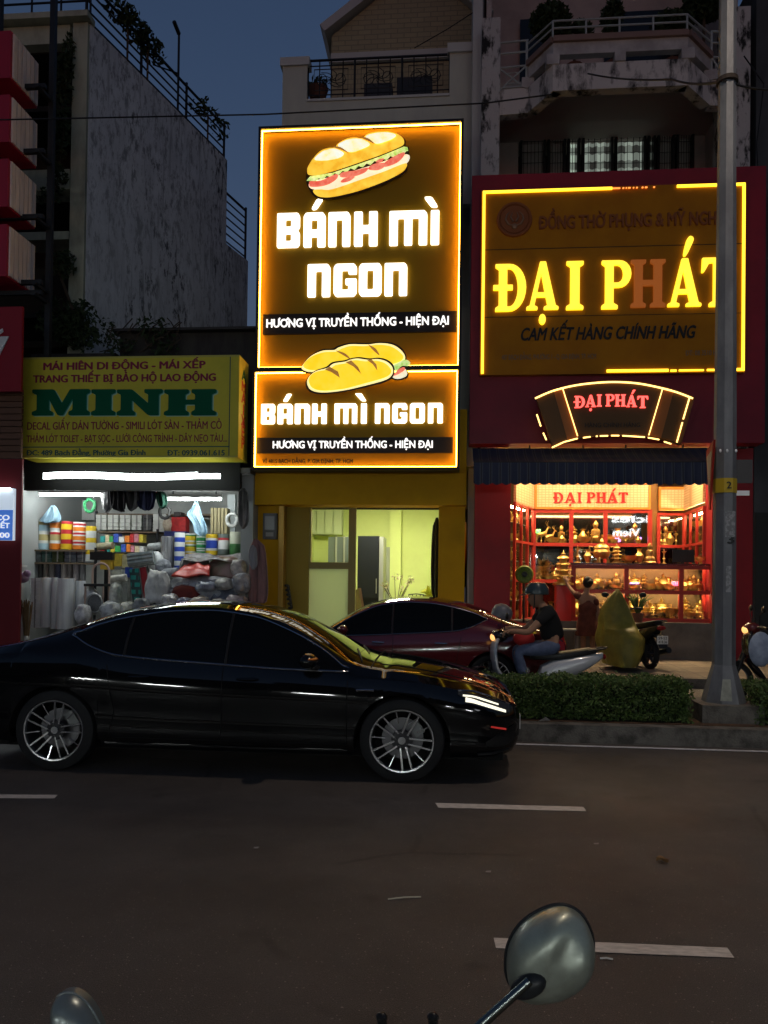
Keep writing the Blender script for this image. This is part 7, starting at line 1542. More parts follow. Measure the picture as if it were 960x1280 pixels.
    mb=MB(); mb.tube([(-.2,-.13,.22),(-.5,-.16,.26),(-.95,-.17,.36)],[.03,.05,.055],10); mb.build('exhaust',STEEL,root,smooth=True)
    mb=MB(); mb.box(-.62,-.2,-.09,.09,.2,.42); mb.build('engine',STEEL,root,bevel=.03)
    mb=MB(); mb.ball((.40,0,1.0),(.12,.13,.09),None,14,9); cw=mb.build('handlebar_cowl',body_m,root,smooth=True)
    mb=MB(); mb.ball((.475,0,.98),(.055,.10,.06),None,12,8); mb.build('headlight',glow('scooter_headlight',(1,.45,.12),1.6) if lit else pbr('lamp_lens',(.35,.36,.37),.05),root,smooth=True)
    mb=MB(); mb.tube([(.28,-.36,1.02),(.34,-.22,1.03),(.36,0,1.0),(.34,.22,1.03),(.28,.36,1.02)],.016,8); hb=mb.build('handlebar',STEEL,root,smooth=True)
    for s in (-1,1):
        mb=MB(); mb.tube([(.335,s*.24,1.03),(.28,s*.36,1.02)],.021,8); mb.build('grip',BLACK,hb)
        mb=MB(); mb.tube([(.36,s*.22,1.03),(.33,s*.38,1.03)],.008,6); mb.build('brake_lever',STEEL,hb)
        if mirrors:
            mb=MB(); mb.tube([(.34,s*.2,1.03),(.36,s*.30,1.2),(.34,s*.36,1.24)],.007,6); mb.build('mirror_stem',BLACK,root)
            mb=MB(); mb.ball((.33,s*.38,1.28),(.025,.075,.05),None,12,8); mb.build('mirror',BLACK,root,smooth=True)
    mb=MB(); mb.tube([(-.05,.14,.2),(-.08,.2,.05),(-.06,.24,.0)],.012,6); mb.build('kick_stand',STEEL,root)
SILV=pbr('silver_panel',(.48,.50,.53),.3,.2,coat=.4); DKBL=pbr('black_scooter_paint',(.012,.012,.014),.2,coat=.6); RDB=pbr('dark_red_scooter',(.10,.012,.012),.2,coat=.6)
YS=9.9
sx=at(661,840,YS).x
root=empty('ridden_scooter',(0,0,0),'silver and black scooter carrying a rider past the red shop, amber headlight','scooter')
scooter(root,DKBL,SILV,BLACK,True,False); root.location=(sx,YS,0); root.rotation_euler=(0,0,math.pi); root.scale=(.93,.93,.93)
root=empty('parked_scooter',(0,0,0),'dark parked scooter seen from behind with a white number plate, beside the yellow tarpaulin','scooter')
scooter(root,RDB,DKBL); p=at(829,800,13.15); root.location=(p.x-.27,14.15,.148); root.rotation_euler=(0,0,R(105)); root.scale=(.98,)*3
root=empty('edge_scooter',(0,0,0),'dark scooter with red trim cut by the right edge, heading left past the lamp post','scooter')
scooter(root,RDB,DKBL,BLACK,True); p=at(921,780,11.2); root.location=(p.x+.62,11.2,0); root.rotation_euler=(0,0,math.pi-.15)
mb=MB(); p=at(948,812,10.8); mb.ball((p.x+.05,10.85,p.z),(.16,.06,.24)); tag(mb.build('carrier_bag',pbr('pale_blue_bag',(.30,.36,.48),.5,col2=(.2,.25,.35),scale=6),smooth=True),'pale blue carrier bag hanging on the scooter at the right edge','bag')
# scooter under a yellow tarpaulin: the tarpaulin is what shows
cx_,Yt=at(771,790,13.6).x,13.6
hc=[(at(771,y,Yt).z,(at(b_2,y,Yt).x-at(771,y,Yt).x),(at(a_2,y,Yt).x-at(771,y,Yt).x)) for y,a_2,b_2 in ((829,754,791),(814,748,801),(797,746,803),(785,745,796),(772,745.5,789),(757,751,783),(748,757.5,778),(741,764,774),(736.5,768.5,771.5))]
mb=MB(); n=48; rings=[]
hh=[]
for k in range(len(hc)-1):
    for j in range(4): t=j/4; hh.append(tuple(lerp(hc[k][i],hc[k+1][i],t) for i in range(3)))
hh.append(hc[-1])
for i,(z,xr3,xl3) in enumerate(hh):
    ring=[]; lvl=i/len(hh)
    for k in range(n):
        a=2*math.pi*k/n; ca,sa=math.cos(a),math.sin(a); hx=xr3 if ca>0 else -xl3
        dpt=lerp(.42,.05,lvl)
        tri=lambda q: abs((q/math.pi)%2-1)*2-1
        pl_=.13*lvl**.5*tri(a*5.5+1.3*math.sin(z*2.6)+.6)+.11*(1-lvl)*tri(a*4.5+z*1.8)
        rid=1-abs(noise.noise(Vector((ca*1.7,sa*1.7,z*1.3+2))))*2
        fold=1+pl_+.10*(1-lvl*.6)*noise.noise(Vector((ca*2.2,sa*2.2,z*.9)))+.10*(rid-.5)+.05*abs(noise.noise(Vector((ca*5,sa*5,z*2.5+4))))
        sag=.08*math.sin(z*9+ca*4)*max(0,1-abs(z-.75)/.4)
        fold+=sag
        ring.append(mb.v((cx_+hx*ca*fold,Yt-.1+dpt*sa*fold-.26*(1/(1+math.exp((z-.80)*26)))*max(0,-sa)*math.exp(-((ca-.18)/.62)**2)-.07*math.exp(-((z-.83)/.05)**2)*max(0,-sa),z)))
    rings.append(ring)
for a,b in zip(rings,rings[1:]):
    for k in range(n): mb.f([a[k],a[(k+1)%n],b[(k+1)%n],b[k]])
mb.f(rings[-1])
e=empty('covered_motorbike',(cx_,Yt-.1,.15),'motorbike hidden under a creased yellow green tarpaulin on the pavement','motorbike')
mb.build('tarpaulin',pbr('yellow_tarpaulin',(.29,.235,.035),.5,col2=(.20,.165,.028),scale=3,bump=.5,bscale=7),e,smooth=True)
mb=MB(); mb.lathe([(.2,-.05),(.27,-.03),(.27,.03),(.2,.05)],(cx_+.2,Yt+.05,.42),20,Matrix.Rotation(R(80),3,'X')); mb.build('wheel',RUBBER,e,smooth=True)

# ------------------------------------------------------------------ people
SKIN=pbr('warm_skin',(.30,.16,.10),.55); HAIR=pbr('black_hair',(.008,.007,.006),.5)
def limbs(name,verts,edges,mat,parent,root_i=0,levels=2):
    """one continuous surface grown over a skeleton: verts = [(x, y, z, radius)]"""
    me=bpy.data.meshes.new(name); me.from_pydata([v[:3] for v in verts],edges,[]); o=bpy.data.objects.new(name,me); COL.objects.link(o)
    o.modifiers.new('skin','SKIN'); sv=me.skin_vertices[0].data
    for i,v in enumerate(verts): rr=v[3]; sv[i].radius=(rr,rr) if not hasattr(rr,'__len__') else rr; sv[i].use_root=(i==root_i)
    s=o.modifiers.new('smooth','SUBSURF'); s.levels=levels; s.render_levels=levels
    dg=bpy.context.evaluated_depsgraph_get(); m2=bpy.data.meshes.new_from_object(o.evaluated_get(dg)); bpy.data.objects.remove(o); bpy.data.meshes.remove(me)
    m2.polygons.foreach_set('use_smooth',[True]*len(m2.polygons)); m2.materials.clear(); return link(name,m2,mat,parent)
def hand(V,E,wrist_i,wrist,dirv,palm_n,curl=.6,thumb=1):
    d=Vector(dirv).normalized(); n=Vector(palm_n).normalized(); s=d.cross(n).normalized(); w=Vector(wrist)
    V.append((*(w+d*.05),.028)); p=len(V)-1; E.append((wrist_i,p))
    for k,L in enumerate((.075,.085,.08,.062)):
        b=w+d*.085+s*(k-1.5)*.021; V.append((*b,.010)); i0=len(V)-1; E.append((p,i0))
        q=b+(d*math.cos(curl)+n*math.sin(curl))*L*.5; V.append((*q,.009)); E.append((i0,len(V)-1)); i1=len(V)-1
        q2=q+(d*math.cos(curl*2)+n*math.sin(curl*2))*L*.5; V.append((*q2,.008)); E.append((i1,len(V)-1))
    b=w+d*.04-s*thumb*.035; V.append((*b,.012)); i0=len(V)-1; E.append((p,i0)); V.append((*(b+d*.035-s*thumb*.02+n*.02),.010)); E.append((i0,len(V)-1))
def face(parent,c,fwd,side,up,r):
    """nose, ears, eyes and mouth on a head centred at c"""
    c=Vector(c); m=Matrix((fwd,side,up)).transposed()
    mb=MB(); mb.ball(c+fwd*r*.98-up*r*.12,(r*.20,r*.12,r*.20),m,8,6)
    for s in (-1,1): mb.ball(c+side*s*r*.80-fwd*r*.05-up*r*.1,(r*.16,r*.07,r*.28),m,8,6)
    mb.build('nose_and_ears',SKIN,parent,smooth=True)
    mb=MB()
    for s in (-1,1): mb.ball(c+fwd*r*.86+side*s*r*.34+up*r*.10,(r*.07,r*.14,r*.06),m,8,5)
    mb.build('eyes',pbr('eye_dark',(.015,.012,.01),.2),parent,smooth=True)
    mb=MB(); mb.ball(c+fwd*r*.86-up*r*.52,(r*.08,r*.26,r*.06),m,8,5); mb.build('mouth',pbr('lip',(.22,.07,.06),.5),parent,smooth=True)
def headmesh(name,c,fwd,side,up,r,mat,parent):
    m=Matrix((fwd,side,up)).transposed(); mb=MB(); mb.ball(Vector(c),(r,r*.80,r*1.22),m,20,14)
    for v in mb.bm.verts:
        q=m.transposed()@(v.co-Vector(c))
        if q.z<0: q.x*=1+.15*q.z/r*(1 if q.x<0 else .3); q.y*=1+.28*q.z/r
        v.co=Vector(c)+m@q
    return mb.build(name,mat,parent,smooth=True)
# rider (faces -x)
fx=Vector((-1,0,0)); hx0=sx+.40; hz=.82
root=empty('rider',(hx0,YS,0),'person riding the silver scooter in a black T-shirt, blue jeans and dark brimmed helmet','person')
px_=lambda px,py,dy=0.0: (lambda v:(v.x,YS+dy,v.z))(at(px,py,YS))
hip=px_(690,806); chest=px_(686,770); neck=px_(678,757); head=px_(669.5,748)
V=[(*hip,.13),(*px_(690,788),.12),(*chest,.13),(*neck,.055),(*px_(674,752),.06)]; E=[(0,1),(1,2),(2,3),(3,4)]
for s,dyh in ((-1,-.30),(1,.30)):
    sh=px_(684,765,s*.17); el=px_(658,789,s*.27); hd=px_(638,787,s*.27)
    i=len(V); V+= [(*sh,.065),(*el,.043),(*hd,.030)]; E+=[(2,i),(i,i+1),(i+1,i+2)]; hand(V,E,i+2,hd,(-1,s*.1,-.1),(0,0,-1),.8,s)
    kn=px_(644,812,s*.15); an=px_(655,851,s*.13); toe=px_(642,856,s*.13)
    i=len(V); V+=[(*px_(688,808,s*.09),.09),(*kn,.06),(*an,.042),(*toe,.04)]; E+=[(0,i),(i,i+1),(i+1,i+2),(i+2,i+3)]
limbs('body',V,E,SKIN,root)
hd_=headmesh('head',head,fx,Vector((0,1,0)),Vector((0,0,1)),.095,SKIN,root); face(hd_,head,fx,Vector((0,1,0)),Vector((0,0,1)),.095)
V=[(*px_(691,802),.17),(*px_(690,788),.165),(*chest,.168),(*px_(680,760),.085)]; E=[(0,1),(1,2),(2,3)]
for s in (-1,1):
    i=len(V); V+=[(*px_(684,765,s*.17),.092),(*px_(669,779,s*.23),.072)]; E+=[(2,i),(i,i+1)]
limbs('t_shirt',V,E,pbr('black_tshirt',(.010,.010,.011),.85),root)
V=[(*hip,.14),(*px_(691,800),.135)]; E=[(0,1)]
for s in (-1,1):
    i=len(V); V+=[(*px_(688,809,s*.09),.105),(*px_(645,812,s*.15),.078),(*px_(654,845,s*.13),.058)]; E+=[(0,i),(i,i+1),(i+1,i+2)]
limbs('jeans',V,E,pbr('blue_jeans',(.10,.13,.22),.85,col2=(.07,.09,.16),scale=14),root)
for s in (-1,1): mb=MB(); a=px_(655,853,s*.13); mb.ball((a[0]-.05,a[1],a[2]-.02),(.13,.045,.045)); mb.build('shoe',BLACK,root,smooth=True)
hc_=Vector(px_(671,742)); mb=MB(); mb.lathe([(.155,-.01),(.158,.03),(.145,.085),(.10,.135),(0,.15)],hc_,20,Matrix.Diagonal((1,.85,1))); HEL=pbr('dark_teal_helmet',(.025,.04,.045),.25,coat=.5); ho=mb.build('helmet',HEL,root,smooth=True)
mb=MB(); mb.grid(lambda u,v:(hc_.x-.13*math.cos((v-.5)*2.4)-.12*u,hc_.y+.15*math.sin((v-.5)*2.4),hc_.z+.01-.035*u),4,10); mb.build('brim',HEL,ho,recalc=False)
mb=MB(); mb.tube([tuple(hc_+Vector((-.04,s_*.115,z_))) for s_,z_ in ((-1,0),(-.8,-.14),(0,-.19),(.8,-.14),(1,0))],.008,5); mb.build('chin_strap',BLACK,ho)
mb=MB(); p=px_(627,767); mb.lathe([(.12,-.06),(.135,0),(.12,.07),(.07,.115),(0,.13)],(p[0],p[1]-.05,p[2]),18,Matrix.Rotation(R(25),3,'Y')); tag(mb.build('spare_helmet',pbr('grey_helmet',(.12,.12,.14),.35),smooth=True),'grey helmet hung on the handlebar of the moving scooter','helmet')
mb=MB(); p=px_(655,798); mb.ball(p,(.14,.10,.10)); tag(mb.build('red_bag',pbr('red_bag_cloth',(.38,.02,.02),.6),smooth=True),'red bag held on the moving scooter between the rider\'s arms','bag')
# woman at the counter, back to the street, arm raised to the left
YWm=14.75; qx=lambda px,py,dy=0.0:(lambda v:(v.x,YWm+dy,v.z))(at(px,py,YWm))
base=qx(734,822); root=empty('woman',(base[0],YWm,.148),'person in a dark rust dress with tied black hair reaching up to the brass lamp','person')
kz_=lambda z:(z)
hipw=qx(735,778); V=[(*hipw,.125),(*qx(735,766),.105),(*qx(734,753),.12),(*qx(733,742),.06),(*qx(734,734),.055)]; E=[(0,1),(1,2),(2,3),(3,4)]
sh=qx(725,746,-.0); i=len(V); V+=[(*sh,.058),(*qx(717,740,.10),.042),(*qx(711,729,.25),.028)]; E+=[(2,i),(i,i+1),(i+1,i+2)]; hand(V,E,i+2,V[i+2][:3],(-.2,.3,1),(0,1,0),.4,1)
i=len(V); V+=[(*qx(744,746),.058),(*qx(747,764,-.02),.042),(*qx(745,781,-.03),.028)]; E+=[(2,i),(i,i+1),(i+1,i+2)]; hand(V,E,i+2,V[i+2][:3],(0,0,-1),(-1,0,0),.3,-1)
for s in (-1,1):
    i=len(V); X=hipw[0]+s*.085; V+=[(X,YWm,hipw[2]-.06,.09),(X,YWm,.60,.058),(X,YWm,.23,.036),(X+s*.02,YWm-.0,.19,.035),(X+s*.03,YWm+.12,.175,.028)]; E+=[(0,i),(i,i+1),(i+1,i+2),(i+2,i+3),(i+3,i+4)]
limbs('body',V,E,SKIN,root)
hdw=qx(734,729); fy=Vector((-.35,.94,0)).normalized(); sy=Vector((.94,.35,0)).normalized(); h2=headmesh('head',hdw,fy,sy,Vector((0,0,1)),.088,SKIN,root); face(h2,hdw,fy,sy,Vector((0,0,1)),.088)
mb=MB(); c=Vector(hdw)-fy*.022+Vector((0,0,.02)); mb.ball(c,(.096,.090,.112)); mb.ball(c-fy*.10+Vector((0,0,.0)),(.055,.055,.05)); mb.build('hair',HAIR,root,smooth=True)
DRS=pbr('rust_dress',(.125,.035,.022),.8,col2=(.085,.022,.015),scale=9)
mb=MB(); rings=[]; n=24
for z,rx,ry in ((.62,.225,.17),(.75,.205,.16),(hipw[2],.19,.145),(hipw[2]+.17,.155,.115),(qx(0,753)[2],.175,.125),(qx(0,746)[2],.172,.125),(qx(0,742.5)[2],.11,.10),(qx(0,740)[2],.075,.075)):
    rings.append([mb.v((hipw[0]-.005+rx*math.cos(2*math.pi*k/n)*(1+.05*math.sin(k*1.9)*(z<.9)),YWm+ry*math.sin(2*math.pi*k/n),z)) for k in range(n)])
for a,b in zip(rings,rings[1:]):
    for k in range(n): mb.f([a[k],a[(k+1)%n],b[(k+1)%n],b[k]])
dr=mb.build('dress',DRS,root,smooth=True)
V=[(*qx(728,748),.098),(*qx(718.5,741.5,.08),.066)]; limbs('sleeve',V,[(0,1)],DRS,dr); V=[(*qx(741.5,748),.098),(*qx(746.5,758,-.01),.066)]; limbs('sleeve',V,[(0,1)],DRS,dr)
for s in (-1,1): mb=MB(); mb.ball((hipw[0]+s*.11,YWm+.06,.172),(.045,.12,.025)); mb.build('sandal',BLACK,root,smooth=True)
# low metal bench behind the scooter
x0,x1,z0,z1=rect(697,786,722,806,14.9); e=empty('step_stool',((x0+x1)/2,14.9,.15),'small grey metal step stool against the grey plinth','stool')
mb=MB(); mb.box(x0,x1,14.75,15.05,z1-.03,z1); mb.build('top',pbr('grey_stool',(.25,.25,.25),.5),e); 
for x in (x0+.02,x1-.02):
    for y in (14.78,15.02): mb=MB(); mb.box(x-.015,x+.015,y-.015,y+.015,.15,z1-.03); mb.build('leg',pbr('grey_stool',(.25,.25,.25),.5),e)
mb=MB(); mb.box(x0,x1,14.77,14.79,.28,.31); mb.build('rung',pbr('grey_stool',(.25,.25,.25),.5),e)

# ------------------------------------------------------------------ hedges on the median
def hedge(x0,x1,y0,y1,z0,z1,n,label,seed):
    e=empty('clipped_hedge',((x0+x1)/2,(y0+y1)/2,z0),label,'hedge','clipped hedges on the median'); r=random.Random(seed)
    mb=MB(); 
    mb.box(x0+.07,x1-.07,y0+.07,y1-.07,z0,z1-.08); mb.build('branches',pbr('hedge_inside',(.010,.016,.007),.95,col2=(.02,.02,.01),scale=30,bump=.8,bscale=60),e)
    mb=MB()
    for i in range(n):
        f=r.random(); 
        if f<.52: x,y,z=r.uniform(x0,x1),y0+abs(r.gauss(0,.035)),r.uniform(z0+.02,z1)
        elif f<.86: x,y,z=r.uniform(x0,x1),r.uniform(y0,y1),z1-abs(r.gauss(0,.03))
        else: x,y,z=r.choice((x0,x1))+r.gauss(0,.03),r.uniform(y0,y1),r.uniform(z0,z1)
        b=.045*noise.noise(Vector((x*2.3,z*4,seed)))+.03*noise.noise(Vector((x*7,z*7,seed+3))); y+=-b if f<.52 else 0; z+=b if f>=.52 else 0
        if r.random()<.03: z+=r.uniform(0,.05)
        a=Vector((r.gauss(0,1),r.gauss(-.5,1),r.gauss(.6,1))).normalized(); u=a.orthogonal().normalized(); u=Matrix.Rotation(r.uniform(0,6.28),3,a)@u; w_=a.cross(u); s=r.uniform(.012,.024); p=Vector((x,y,z))
        mb.poly([p-u*s,p+w_*s*.5,p+u*s,p-w_*s*.5],0 if r.random()<.7 else 1)
    mb.build('leaves',[LEAF,pbr('leaf_bright',(.09,.15,.03),.5,col2=(.05,.09,.02),scale=8)],e,recalc=False)
x1=at(860,870,8.15).x; xL=at(300,870,8.15).x; zH=at(740,846,8.3).z
hedge(xL,x1,8.12,8.75,.186,zH,30000,'long clipped hedge on the median beside the black car',1)
x2=at(951,880,8.15).x; hedge(x2,x2+2.2,8.12,8.75,.186,zH-.02,9000,'clipped hedge at the right edge past the lamp post',2)
leaf_s=MB()
p=at(680,888,8.0); mb=MB(); mb.poly([(p.x-.06,8.02,.19),(p.x+.02,8.0,.24),(p.x+.07,8.03,.20),(p.x,8.06,.185)]); tag(mb.build('paper_scrap',pbr('paper_grey',(.35,.33,.32),.8)),'crumpled pale scrap of paper caught at the foot of the hedge','paper')

# ------------------------------------------------------------------ lamp post
YPl=8.5; pb=at(906,897,YPl); pxm=at(906,600,YPl).x
POLE=pbr('galvanised_pole',(.20,.21,.225),.5,.35,col2=(.13,.135,.15),scale=3,stretch=(1,1,.4),bump=.1,bscale=30)
root=empty('lamp_post',(pxm,YPl,.18),'tall grey octagonal lamp post on a concrete block in the median','lamp post')
zb0,zb1=.186,at(906,877,YPl).z
mb=MB(); mb.box(pxm-.31,pxm+.31,YPl-.3,YPl+.3,zb0,zb1); mb.build('concrete_block',CONC,root,bevel=.03)
z1=at(906,832,YPl).z; mb=MB(); mb.lathe([(.222,zb1),(.218,zb1+.03),(.122,z1),(.115,z1+.02)],(pxm,YPl,0),8,None,0,R(22.5)); mb.build('skirt',POLE,root)
mb=MB(); mb.lathe([(.118,z1),(.112,3.4),(.095,6.0),(.08,9.4)],(pxm,YPl,0),8,None,0,R(22.5)); mb.build('pole',POLE,root)
mb=MB(); mb.lathe([(.118,at(906,617,YPl).z),(.120,at(906,617,YPl).z+.005),(.120,at(906,599,YPl).z),(.117,at(906,599,YPl).z)],(pxm,YPl,0),8,None,0,R(22.5)); mb.build('number_band',pbr('yellow_band',(.46,.32,.02),.5),root)
yfp=YPl-.118
text('number','2',pxm-.02,pxm+.03,at(906,612,YPl).z,.07,yfp+.004,BLACK,root,depth=.003,bold=.02)
text('number','3',pxm-.01,pxm+.065,at(906,680,YPl).z,.085,YPl-.108,BLACK,root,depth=.003,bold=.05)
mb=MB(); FAD=pbr('faded_poster',(.30,.31,.33),.8,col2=(.17,.18,.195),scale=30,lo=.45,hi=.55); zt0,zt1=at(906,672,YPl).z,at(906,640,YPl).z; mb.box(pxm-.028,pxm+.07,YPl-.112,YPl-.105,zt0,zt1); mb.build('torn_poster',FAD,root)
zt0,zt1=at(906,740,YPl).z,at(906,708,YPl).z; mb=MB(); mb.box(pxm-.02,pxm+.03,YPl-.114,YPl-.107,zt0,zt1); mb.build('torn_poster',FAD,root)
zt0,zt1=at(906,873,YPl).z,at(906,847,YPl).z; mb=MB(); f=lambda z:.222-(.222-.122)*(z-zb1)/(z1-zb1); 
mb.poly([(pxm-.10,YPl-f(zt0)*.924-.004,zt0),(pxm+.02,YPl-f(zt0)*.924-.004,zt0),(pxm+.02,YPl-f(zt1)*.924-.004,zt1),(pxm-.06,YPl-f(zt1)*.924-.004,zt1)]); mb.build('paint_patch',pbr('grey_green_patch',(.30,.32,.28),.8,col2=(.2,.21,.19),scale=9),root)
zc_=at(905,101,YPl).z; mb=MB(); mb.lathe([(.09,zc_-.04),(.112,zc_-.03),(.112,zc_+.015),(.09,zc_+.025)],(pxm,YPl,0),16); mb.build('cable_clamp',pbr('rusty_clamp',(.025,.018,.015),.8),root)
for k,(a,b,t,bt,m,nm) in enumerate(((918,940,575,604,pbr('dark_plate',(.06,.06,.065),.6),'back_plate'),(922,936,613.5,619.5,pbr('reflective_white',(.75,.78,.82),.3),'reflector'))):
    x0,x1_,z0,z1_=rect(a,t,b,bt,YPl); mb=MB(); mb.box(x0-.06,x1_,YPl-.02,YPl+.0,z0,z1_); mb.build(nm,m,root)
mb=MB(); z=at(906,566,YPl).z; 
for dx in (-.09,-.02,.07): mb.ball((pxm+dx,YPl-.125,z+.0),(.013,.01,.02),None,8,5)
mb.build('clamp_bolt',pbr('reflective_white',(.75,.78,.82),.3),root,smooth=True)
# red warning sign on the post, seen edge on
zA_,zB_=at(898,558,YPl).z,at(898,638,YPl).z
mb=MB(); m=Matrix.Rotation(R(78),3,'Z'); c0=Vector((pxm-.155,YPl-.05,0)); tri=[(-.36,zA_),(.36,zA_),(0,zB_)]
def trip(s_,off): return [tuple(c0+m@Vector((x*s_,off,0))+Vector((0,0,(zA_+zB_)/2+.08+(z-(zA_+zB_)/2-.08)*s_))) for x,z in tri]
A_=[mb.v(q) for q in trip(1,0)]; B_=[mb.v(q) for q in trip(1,.02)]; mb.f(A_); mb.f(B_[::-1])
for k in range(3): mb.f([A_[k],B_[k],B_[(k+1)%3],A_[(k+1)%3]])
ws=mb.build('warning_sign',pbr('sign_red',(.45,.03,.02),.4)); tag(ws,'red edged triangular sign turned almost edge on, left side of the lamp post','sign')
for off in (-.004,.024): mb=MB(); mb.poly(trip(.68,off)); mb.build('white_field',pbr('sign_cream',(.62,.52,.38),.5),ws)
# lamp heads above the picture
mb=MB(); mb.tube([(pxm,YPl,9.3),(pxm,YPl-.6,9.75),(pxm,YPl-2.2,9.95)],[.06,.05,.04],8); mb.build('arm',POLE,root,smooth=True)
for s in (-1,): mb=MB(); mb.box(pxm-.14,pxm+.14,YPl+s*2.5-.38,YPl+s*2.5+.38,9.9,10.02); mb.build('lamp_head',POLE,root,bevel=.03)
for s in (-1,):
    mb=MB(); mb.box(pxm-.11,pxm+.11,YPl+s*2.5-.3,YPl+s*2.5+.3,9.885,9.897); mb.build('lamp_lens',glow('street_lamp_lens',(1,.80,.58),6),root)
    ld=bpy.data.lights.new('street_lamp_light','AREA'); ld.shape='RECTANGLE'; ld.size=.22; ld.size_y=.6; ld.energy=STREET_W; ld.color=(1,.80,.62); ld.spread=R(120)
    lo=bpy.data.objects.new('street_lamp_light',ld); COL.objects.link(lo); lo.location=(pxm,YPl+s*2.5,9.87); lo.parent=root; lo.matrix_parent_inverse=Matrix.Translation(-Vector(root.location))

# ------------------------------------------------------------------ cables
def cable(name,pts,r,label,sag=.0):
    mb=MB(); q=[]
    for a,b in zip(pts,pts[1:]):
        for k in range(10): t=k/10; v=Vector(a).lerp(Vector(b),t); v.z-=sag*4*t*(1-t); q.append(v)
    q.append(Vector(pts[-1])); mb.tube(q,r,6); tag(mb.build(name,BLACK),label,'cable')
cable('overhead_cable',[at(-60,151,11),at(330,143,11),at(606,129,11),at(690,118,11)],.012,'thin black cable crossing the sky above the brown sign')
cable('overhead_cable',[at(905,101,8.42),at(840,99,11.5),at(735,92,14)],.014,'black cable running from the lamp post clamp to the stained balcony',.05)
cable('overhead_cable',[at(906,101,8.42),at(960,112,8.6),at(1010,118,8.8)],.012,'black cable leaving the lamp post clamp to the right',.02)
cable('overhead_cable',[at(518,60,16.4),at(560,36,16.2),at(600,10,16)],.010,'thin cable slanting across the brick gable')
cable('overhead_cable',[at(930,70,15),at(955,105,15),at(946,180,15),at(950,260,15)],.014,'black cable hanging loose beside the peeling right pillar')

# ------------------------------------------------------------------ motorbike in the foreground: its mirror backs rise into the picture
HOUS=pbr('mirror_shell',(.40,.44,.375),.40,.6,col2=(.33,.36,.305),scale=30,coat=.3)
root=empty('foreground_motorbike',(0,0,0),'motorbike parked at the camera with a grey green mirror back and chrome stem','motorbike')
mt=at(688,1192,1.12)
bx,by=at(400,1380,1.0).x,1.0
mb=MB(); cc=Vector(mt); u=Vector(at(728,1140,1.12))-Vector(at(648,1240,1.12)); 
up=u.normalized(); fw=Vector((-.10,-1,.12)); fw=(fw-up*fw.dot(up)).normalized(); sd=up.cross(fw)
pts=catmull([(742,1168),(745,1195),(735,1222),(712,1240),(686,1249),(655,1249),(636,1236),(631,1212),(635,1183),(652,1156),(680,1138),(706,1133),(728,1144)],5)
sk0=Vector(at(664,1232,1.12)); P3=[Vector(at(688+(x-688)*.955,1192+(y-1192)*.955,1.12)) for x,y in pts]; ctr=sum(P3,Vector())/len(P3); dome=[]
prof=((1.0,.018),(1.0,-.004),(.985,-.014),(.93,-.026),(.80,-.037),(.6,-.045),(.35,-.049),(.12,-.050))
rings=[]
for k,h in prof:
    ring=[]
    for j,p in enumerate(P3):
        q=ctr+Vector((-.004,0,.006))*(1-k)+(p-ctr)*k
        rv=q-sk0; rl=rv.length; ang=math.atan2(rv.z,rv.x); hh_=h
        if k<.95:
            for a0,wd,am in ((1.35,.13,.008),(1.02,.16,-.007),(.62,.22,.007),(1.75,.18,-.005)): hh_-=.75*am*math.exp(-((ang-a0)/wd)**2)*min(1,rl/.09)**1.6
        ring.append(mb.v(q+Vector((0,hh_,0))))
    rings.append(ring)
for a,b in zip(rings,rings[1:]):
    for k in range(len(a)): mb.f([a[k],a[(k+1)%len(a)],b[(k+1)%len(a)],b[k]])
mb.f(rings[-1]); mi=mb.build('mirror',HOUS,root,smooth=True)
mb=MB(); mb.f([mb.v(p+Vector((0,.012,0))) for p in P3]); mb.build('mirror_glass',pbr('mirror_glass',(.8,.8,.8),.02,1.0),mi)
mb=MB(); n_=len(P3); mb.tube([p+Vector((0,.012,0)) for p in P3],.0035,6,closed=True); mb.build('mirror_rim',pbr('rim_black',(.02,.022,.024),.35),mi,smooth=True)
sk=Vector(at(664,1226,1.07)); mb=MB(); mb.ball(sk+Vector((-.004,.0,-.008)),(.026,.012,.016),Matrix.Rotation(R(-25),3,'Y'),14,9); mb.build('stem_socket',pbr('rim_black',(.02,.022,.024),.35),mi,smooth=True)
mb=MB(); s0=Vector(at(662,1226,1.062)); s1=Vector(at(600,1282,1.05)); s2=Vector(at(556,1330,1.05)); s3=Vector((s2.x-.02,1.08,s2.z-.10)); mb.tube([s0,s1,s2,s3],[.0062,.0068,.0075,.008],12); mb.build('mirror_stem',pbr('chrome_stem',(.20,.23,.22),.24,1.0),mi,smooth=True)
# the other mirror, only its top edge in the picture
lpts=catmull([(70,1262),(72,1246),(84,1240),(97,1243),(112,1256),(126,1282),(132,1310),(120,1335),(92,1342),(74,1330),(68,1300)],5)
P3=[Vector(at(x,y,1.12)) for x,y in lpts]; ctr=sum(P3,Vector())/len(P3); mb=MB(); rings=[]
for k,h in prof: rings.append([mb.v(ctr+(p-ctr)*k+Vector((0,h*.8,0))) for p in P3])
for a,b in zip(rings,rings[1:]):
    for k in range(len(a)): mb.f([a[k],a[(k+1)%len(a)],b[(k+1)%len(a)],b[k]])
mb.f(rings[-1]); m2_=mb.build('mirror',pbr('mirror_shell_dark',(.20,.23,.225),.30,.5,coat=.3),root,smooth=True)
mb=MB(); mb.tube([p+Vector((0,-.002,0)) for p in P3],.0022,6,closed=True); mb.build('mirror_rim',pbr('pale_edge',(.30,.33,.32),.25,.5),m2_,smooth=True)
